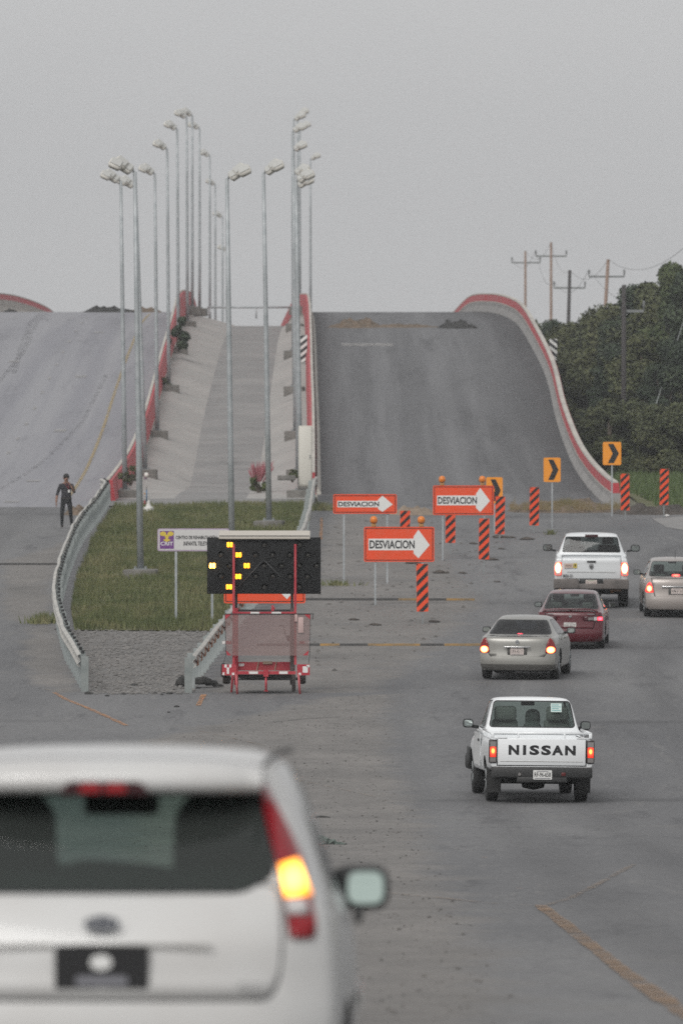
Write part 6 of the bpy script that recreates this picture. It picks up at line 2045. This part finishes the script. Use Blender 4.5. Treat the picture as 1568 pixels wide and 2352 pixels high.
bump('dark speed bump crossing the left lane beside the guardrail', [(-80, 0, 0), (0, 90, 0), (90, 140, 0)], 1297, 1297, .05)
bump('short dark speed bump inside the left guardrail', [(188, 230, 0), (230, 268, 0)], 1292, 1291, .05)
def mark(pts, w, m, name='road_marking', lift=.010, taper=None):
    P = [at(u, v) for u, v in pts]
    vs = []; fs = []
    Q = [P[0]]
    for a, b in zip(P[:-1], P[1:]):
        n = max(1, int((b - a).length / 1.0))
        for k in range(1, n + 1): Q.append(a.lerp(b, k / n))
    for i, p in enumerate(Q):
        d = Q[min(i + 1, len(Q) - 1)] - Q[max(i - 1, 0)]
        n = Vector((d.y, -d.x, 0)).normalized() * w / 2
        k = random.uniform(.75, 1.1)
        for s in (-1, 1):
            q = p + n * s * k
            vs.append((q.x, q.y, BASE(q.y) + lift))
    for i in range(len(Q) - 1): fs.append((2 * i, 2 * i + 1, 2 * i + 3, 2 * i + 2))
    mb = MB(); mb.add(vs, fs)
    return tag(mb.build(name, m), kind='structure')
def worn(name, col, dens):
    m = bpy.data.materials.new(name); m.use_nodes = True
    nt = m.node_tree; p = nt.nodes['Principled BSDF']; out = nt.nodes['Material Output']
    p.inputs['Base Color'].default_value = (*col, 1); p.inputs['Roughness'].default_value = .85
    tr = nt.nodes.new('ShaderNodeBsdfTransparent'); mxs = nt.nodes.new('ShaderNodeMixShader')
    tc = nt.nodes.new('ShaderNodeTexCoord'); nz = nt.nodes.new('ShaderNodeTexNoise'); nz.inputs['Scale'].default_value = 2.2; nz.inputs['Detail'].default_value = 9; nz.inputs['Roughness'].default_value = .75
    rp = nt.nodes.new('ShaderNodeValToRGB'); rp.color_ramp.elements[0].position = .62 - dens * .35; rp.color_ramp.elements[1].position = .82 - dens * .2
    nt.links.new(tc.outputs['Object'], nz.inputs['Vector']); nt.links.new(nz.outputs['Fac'], rp.inputs[0]); nt.links.new(rp.outputs[0], mxs.inputs[0])
    nt.links.new(tr.outputs[0], mxs.inputs[1]); nt.links.new(p.outputs[0], mxs.inputs[2]); nt.links.new(mxs.outputs[0], out.inputs[0])
    return m
W_OR = worn('worn orange paint', (.27, .175, .105), .75)
W_OR2 = worn('faded orange paint', (.25, .19, .14), .5)
W_OR3 = worn('bright orange paint', (.44, .22, .10), .75)
W_WH = worn('worn white paint', (.34, .33, .31), .6)
W_TAR = worn('tar', (.055, .055, .055), .8)
mark([(1240, 2082), (1290, 2120), (1380, 2192), (1470, 2262), (1568, 2330), (1620, 2362)], .14, W_OR)
mark([(880, 2053), (1000, 2064), (1130, 2078), (1250, 2084), (1310, 2066), (1370, 2035), (1420, 2007), (1456, 1988)], .09, W_OR2)
mark([(655, 1788), (730, 1803), (800, 1818), (862, 1832)], .06, W_OR2)
mark([(125, 1592), (150, 1607), (200, 1627), (243, 1646), (290, 1668)], .12, W_OR3)
mark([(92, 1582), (132, 1590)], .1, W_OR2)
mark([(468, 1596), (460, 1612), (455, 1622)], .12, W_OR3)
mark([(455, 1680), (520, 1694), (600, 1712)], .07, W_OR2)
mark([(1104, 1972), (1120, 1972)], .08, W_OR3); mark([(1184, 2044), (1203, 2044)], .08, W_OR3)
mark([(1040, 2124), (1108, 2127)], .10, W_WH)
mark([(738, 1190), (738, 1215), (736, 1240)], .1, W_OR3)
mark([(625, 1660), (700, 1652), (780, 1648)], .09, W_TAR)
# paint on the ramps
def rmark(pts, w, m, dz=.03):
    vs = []; fs = []
    Q = []
    for a, b in zip(pts[:-1], pts[1:]):
        n = max(1, int(abs(b[1] - a[1]) / 3))
        for k in range(n): Q.append((a[0] + (b[0] - a[0]) * k / n, a[1] + (b[1] - a[1]) * k / n))
    Q.append(pts[-1])
    for (x, y) in Q:
        for s in (-1, 1): vs.append((x + s * w / 2, y, RAMP(y) + dz))
    for i in range(len(Q) - 1): fs.append((2 * i, 2 * i + 1, 2 * i + 3, 2 * i + 2))
    mb = MB(); mb.add(vs, fs); return tag(mb.build('road_marking', m), kind='structure')
W_YL = worn('worn yellow line', (.38, .29, .14), .9)
rmark([(-10.05, 318), (-10.15, 328), (-10.45, 362), (-10.75, 405), (-10.9, 433), (-11.05, 470), (-11.2, 510)], .13, W_YL)
W_PALE = worn('pale scuffs', (.36, .35, .34), .75)
for y in np.arange(322, 505, 11.5): rmark([(-14.0 - (y - 330) * .003, y), (-14.0 - (y - 330) * .003, y + 2.2)], .16, W_PALE)
for y, x in ((316, -12.0), (341, -12.1), (386, -12.5), (427, -12.8), (470, -13.1), (352, -16.2), (400, -16.4), (440, -16.6)): rmark([(x, y), (x, y + 2.0)], .55, W_PALE)
W_SKID = worn('dark skid', (.15, .15, .16), .40)
rmark([(-13.4, 312), (-12.9, 340), (-12.2, 372), (-11.7, 395), (-11.6, 430)], .22, W_SKID)
rmark([(-18.3, 330), (-17.0, 390), (-16.4, 450), (-17.5, 520)], .25, W_SKID)
rmark([(-16.2, 430), (-17.2, 480), (-17.8, 520)], .3, W_SKID)
rmark([(.2, 455.5), (3.2, 455.5)], .1, W_PALE)
mb = MB(); mb.add([(.0, 456, RAMP(456) + .03), (2.7, 456, RAMP(456) + .03), (2.7, 459, RAMP(459) + .03), (.0, 459, RAMP(459) + .03)], [(0, 1, 2, 3)]); tag(mb.build('road_marking', W_PALE), kind='structure')

# ------------------------------------------------------------------ heaps and debris
def heap(name, label, cat, cx, cy, rx, ry, h, m, zf, seed, n=26, kind=None, spikes=1.0):
    vs = []; fs = []
    for j in range(n + 1):
        for i in range(n + 1):
            a = i / n * 2 - 1; b = j / n * 2 - 1
            q = max(0, 1 - a * a - b * b * 1.0)
            nz = mnoise.noise(Vector((a * 3.1 + seed, b * 2.2, seed * .7))) * .6 + mnoise.noise(Vector((a * 9 + seed, b * 6, 2.))) * .35
            z = h * (q ** .8) * (.75 + spikes * nz)
            x = cx + a * rx; y = cy + b * ry
            vs.append((x, y, zf(x, y) - .05 + max(0, z)))
    for j in range(n):
        for i in range(n):
            k = j * (n + 1) + i; fs.append((k, k + 1, k + n + 2, k + n + 1))
    mb = MB(); mb.add(vs, fs)
    return tag(mb.build(name, m), label, cat, None, kind)
EARTH = mat('brown earth heap', (.17, .125, .09), .95, c2=(.10, .08, .06), scale=2.5, detail=8)
EARTHD = mat('dark earth heap', (.05, .045, .04), .95, c2=(.09, .075, .065), scale=2.5, detail=8)
EARTHP = mat('pale earth heap', (.26, .21, .16), .95, c2=(.20, .155, .12), scale=2.5, detail=8)
CLOD = mat('dark rubble', (.018, .018, .018), .9, c2=(.045, .044, .042), scale=5)
rz = lambda x, y: RAMP(y); bz = lambda x, y: BASE(y)
heap('earth_heap', 'low dirt berm with dry grass across the foot of the right ramp', 'earth heap', px(1300, 303), 303.5, 2.15, 1.9, .52, EARTH, bz, 1)
heap('earth_heap', 'dark dirt heap beside the farthest right delineator', 'earth heap', px(1505, 300), 301, 1.6, 1.5, .42, EARTHD, bz, 2)
heap('earth_heap', 'pale dirt heap behind the leftmost detour sign', 'earth heap', px(950, 300), 300, .9, .9, .33, EARTHP, bz, 3)
heap('earth_heap', 'dirt heap on the left road behind the walking person', 'earth heap', px(192, 300), 300, .75, .8, .38, EARTH, bz, 4)
heap('earth_heap', 'brown dirt heap at the left of the rubble line near the right crest', 'earth heap', px(815, 478), 478, 1.6, 1.4, .62, EARTH, rz, 5)
heap('earth_heap', 'dark rubble heap at the right of the rubble line near the right crest', 'earth heap', px(1050, 477), 477, 1.2, 1.2, .50, CLOD, rz, 6)
heap('earth_heap', 'thin line of dirt between the two heaps near the right crest', 'earth heap', px(925, 478), 478, 2.4, .9, .24, EARTH, rz, 7)
heap('earth_heap', 'dark rubble heap on the crest of the left ramp', 'earth heap', px(245, 520), 525, 1.9, 1.0, .42, CLOD, rz, 8)
heap('earth_heap', 'brown dirt heap on the crest of the left ramp beside the rubble', 'earth heap', px(325, 520), 526, 1.2, 1.0, .36, EARTH, rz, 9)
heap('earth_heap', 'dark lump on the left crest at the edge of the picture', 'earth heap', px(24, 530), 530, .5, .4, .28, CLOD, rz, 10)
for (x0, x1, n, h) in ((1165, 1430, 500, .4), (1430, 1600, 300, .3)):
    pass
def straw(u0, u1, D, n, label):
    vs = []; fs = []
    for i in range(n):
        x = px(min(u1, max(u0, random.gauss((u0 + u1) / 2, (u1 - u0) * .25))), D); y = D + random.gauss(0, .7); kk = mnoise.noise(Vector((x * 1.3, y * .5, 1.))) * .5 + .5; h = random.uniform(.05, .42) * kk * 1.5; k = len(vs); w = .022
        z = BASE(y) + .10
        vs += [(x - w, y, z), (x + w, y, z), (x + random.uniform(-.2, .2), y, z + h)]; fs.append((k, k + 1, k + 2))
    mb = MB(); mb.add(vs, fs); tag(mb.build('dry_grass', M_STRAW), label, kind='stuff')
straw(1175, 1420, 303, 1500, 'dry grass on the dirt berm')
def junk(name, label, cat, u, v, lumps, m, group=None):
    p = at(u, v)
    mb = MB()
    for (x, y, z, sx, sy, sz) in lumps:
        bm = bmesh.new(); bmesh.ops.create_icosphere(bm, subdivisions=2, radius=1)
        for q in bm.verts:
            k = 1 + .45 * mnoise.noise(q.co * 1.7 + Vector((x * 9 + u, y, v)))
            q.co = Vector((q.co.x * sx * k, q.co.y * sy * k, max(-.2, q.co.z) * sz * k))
        bm.verts.index_update()
        mb.add([q.co + Vector((x, y, z)) for q in bm.verts], [[w.index for w in f.verts] for f in bm.faces])
        bm.free()
    o = mb.build(name, m); o.location = p
    return tag(o, label, cat, group)
junk('rubbish', 'black torn bag behind the end post of the right guardrail', 'rubbish', 465, 1581, [(-.45, .5, .08, .16, .2, .16), (-.02, .4, .1, .24, .2, .15), (.2, .5, .06, .16, .15, .1), (.35, .4, .03, .12, .1, .05)], CLOD)
junk('rubbish', 'greenish torn sack lying beside the white hatchback', 'rubbish', 735, 1941, [(0, 0, .03, .12, .15, .1), (.13, .02, .02, .1, .1, .05), (.26, 0, .0, .1, .06, .03)], mat('sack', (.05, .07, .06), .9, c2=(.17, .20, .18), scale=20))
junk('debris_strip', 'dark strip of rubber lying beside the white hatchback', 'debris', 738, 1879, [(0, 0, .0, .14, .06, .03)], CLOD)
for i, (u, v, s) in enumerate(((1147, 1236, .22), (1170, 1236, .15), (1208, 1240, .2), (1085, 1250, .12), (1128, 1287, .16), (1150, 1262, .1), (1010, 1317, .2), (1060, 1318, .12), (860, 1437, .13), (995, 1430, .13), (945, 1295, .2), (810, 1425, .12), (1140, 1338, .08))):
    junk('dirt_clod', 'small dark dirt clod on the closed lane', 'debris', u, v, [(0, 0, .02, s, s * .7, s * .35), (s * .9, .05, .01, s * .5, s * .5, s * .22)], EARTHD, 'dark dirt clods on the closed lane')
for i, (u, v, s) in enumerate(((203, 1595, .1), (456, 1571 - 250 + 0 if False else 1582, .05), (356, 1594, .05), (308, 1576, .09), (245, 1600, .05), (192, 1440, .04), (128, 1197 + 250, .05), (406, 1625, .06), (388, 1638, .04), (285, 1596, .05), (390, 1595, .07), (372, 1597, .04))):
    junk('dark_stone', 'small dark stone between the guardrail ends', 'stone', u, v, [(0, 0, .01, s, s, s * .5)], CLOD, 'dark stones near the guardrail ends')
junk('white_rag', 'small white rag at the foot of the farthest right delineator', 'rubbish', 1532, 1187, [(0, 0, .03, .08, .08, .06)], SIGNW)

# ------------------------------------------------------------------ walking person
def skin_obj(verts, edges, radii, root_i, levels=1):
    me = bpy.data.meshes.new('body'); me.from_pydata(verts, edges, [])
    o = bpy.data.objects.new('body', me); COL.objects.link(o)
    md = o.modifiers.new('s', 'SKIN'); md.use_smooth_shade = True
    for i, r in enumerate(radii):
        sv = me.skin_vertices[0].data[i]
        sv.radius = r if isinstance(r, tuple) else (r, r)
        sv.use_root = (i == root_i)
    sb = o.modifiers.new('b', 'SUBSURF'); sb.levels = levels; sb.render_levels = levels
    dg = bpy.context.evaluated_depsgraph_get()
    m2 = bpy.data.meshes.new_from_object(o.evaluated_get(dg))
    bpy.data.objects.remove(o); bpy.data.meshes.remove(me)
    return m2
p = at(152, 1213)
root = thing('person', 'person in black shirt and trousers on the left road, hand raised to the mouth', 'person', p, (0, 0, R(8)))
V = [(0, 0, .95), (0, .01, 1.12), (0, .02, 1.30), (0, .02, 1.42), (0, .0, 1.50), (0, -.015, 1.58), (0, -.02, 1.68),
     (-.10, 0, .90), (-.14, -.02, .50), (-.14, .02, .10), (-.15, -.13, .045),
     (.10, 0, .90), (.15, .03, .50), (.19, .06, .10), (.21, -.09, .045),
     (-.19, .02, 1.40), (-.29, .05, 1.13), (-.33, -.02, .90), (-.335, -.04, .83),
     (.19, .02, 1.40), (.27, -.05, 1.16), (.17, -.20, 1.33), (.13, -.21, 1.41)]
E = [(0, 1), (1, 2), (2, 3), (3, 4), (4, 5), (5, 6), (0, 7), (7, 8), (8, 9), (9, 10), (0, 11), (11, 12), (12, 13), (13, 14), (3, 15), (15, 16), (16, 17), (17, 18), (3, 19), (19, 20), (20, 21), (21, 22)]
Rr = [(.17, .12), (.165, .115), (.19, .12), (.15, .10), .055, (.075, .09), (.078, .095), (.105, .10), .072, .05, (.045, .04), (.105, .10), .072, .05, (.045, .04), .075, .05, .038, .03, .075, .05, .038, .03]
me = skin_obj(V, E, Rr, 0, 2)
M_SHIRT = mat('black shirt', (.018, .018, .022), .85, c2=(.028, .027, .032), scale=8)
M_TROU = mat('black trousers', (.014, .016, .018), .85)
M_SKIN = mat('brown skin', (.24, .13, .09), .6)
M_SHOE = mat('dark shoes', (.03, .02, .016), .5)
for q in (M_SHIRT, M_TROU, M_SKIN, M_SHOE): me.materials.append(q)
for f in me.polygons:
    c = f.center
    f.use_smooth = True
    if c.z > 1.475: f.material_index = 2
    elif c.z < .085: f.material_index = 3
    elif c.x < -.24 and c.z < 1.08: f.material_index = 2
    elif c.x > .10 and c.y < -.13 and c.z > 1.2: f.material_index = 2
    elif c.z < .97 and abs(c.x) < .27: f.material_index = 1
link('body', me, None, root).data = me
hm = MB(); hm.lathe([(0, .115), (.05, .108), (.085, .075), (.10, .03), (.098, -.02), (.085, -.03)], (0, -.005, 1.685), n=14); hm.rbox((0, .06, 1.645), (.155, .07, .11), .03); hm.build('hair', mat('black hair', (.012, .011, .011), .6), root)
fm = MB()
fm.rbox((0, -.122, 1.645), (.028, .035, .045), .01)
for s in (-1, 1): fm.rbox((s * .098, -.01, 1.645), (.02, .04, .06), .01)
fm.build('nose_and_ears', M_SKIN, root)
fm = MB()
for s in (-1, 1): fm.rbox((s * .032, -.112, 1.668), (.026, .012, .012), .004)
fm.build('eye', mat('dark eyes', (.02, .015, .012), .3), root)
fm = MB(); fm.rbox((0, -.112, 1.605), (.05, .012, .012), .004); fm.build('mouth', mat('lips', (.22, .08, .07), .5), root)
hb = MB()
def hand(base, dirs, side):
    b = Vector(base)
    hb.rbox(b + Vector(dirs) * .045, (.035, .075, .085), .014)
    for i, (o_, ln) in enumerate(((-.030, .065), (-.010, .078), (.010, .072), (.030, .058))):
        a = b + Vector(dirs) * .085 + Vector((0, o_, 0)); c = a + Vector(dirs) * ln * .55 + Vector((side * .004, 0, 0)); d = c + Vector(dirs) * ln * .45 + Vector((side * .018, 0, 0))
        hb.tube([a, c, d], [.0095, .0085, .007], 6)
    a = b + Vector(dirs) * .03 + Vector((0, -.036, 0)); hb.tube([a, a + Vector((side * .012, -.03, 0)) + Vector(dirs) * .02, a + Vector((side * .02, -.042, 0)) + Vector(dirs) * .05], [.011, .010, .008], 6)
hand((-.335, -.045, .84), (0, -.1, -1), 1)
hand((.13, -.20, 1.40), (-.45, -.1, .85), -1)
hb.build('hand', M_SKIN, root)
b = MB(); b.box((.075, -.135, 1.22), (.06, .006, .09)); b.build('badge', SIGNW, root)
b = MB(); b.tube([(-.05, -.08, 1.47), (.02, -.125, 1.36), (.075, -.135, 1.265)], .006, 5); b.tube([(.06, -.08, 1.47), (.07, -.125, 1.36), (.075, -.135, 1.265)], .006, 5); b.build('lanyard', mat('red lanyard', (.35, .04, .05), .7), root)
b = MB(); b.box((0, 0, .985), (.34, .245, .035)); b.build('belt', mat('belt', (.03, .026, .022), .5), root)

# ------------------------------------------------------------------ haze between the camera and the far end of the flyover
HAZE = 0.00026
if HAZE:
    bm = bmesh.new(); bmesh.ops.create_cube(bm, size=1)
    x0, x1, y0, y1, z0, z1 = -150, 150, -60, 830, -3, 34
    for v in bm.verts: v.co = Vector((x0 if v.co.x < 0 else x1, y0 if v.co.y < 0 else y1, z0 if v.co.z < 0 else z1))
    me = bpy.data.meshes.new('haze'); bm.to_mesh(me); bm.free()
    hmn = bpy.data.materials.new('haze'); hmn.use_nodes = True
    nt = hmn.node_tree; nt.nodes.clear()
    vo = nt.nodes.new('ShaderNodeVolumePrincipled'); vo.inputs['Density'].default_value = HAZE; vo.inputs['Color'].default_value = (.86, .88, .90, 1); vo.inputs['Anisotropy'].default_value = .2
    oo = nt.nodes.new('ShaderNodeOutputMaterial'); nt.links.new(vo.outputs[0], oo.inputs['Volume'])
    tag(link('haze', me, hmn), 'thin grey haze over the road and flyover', kind='stuff')
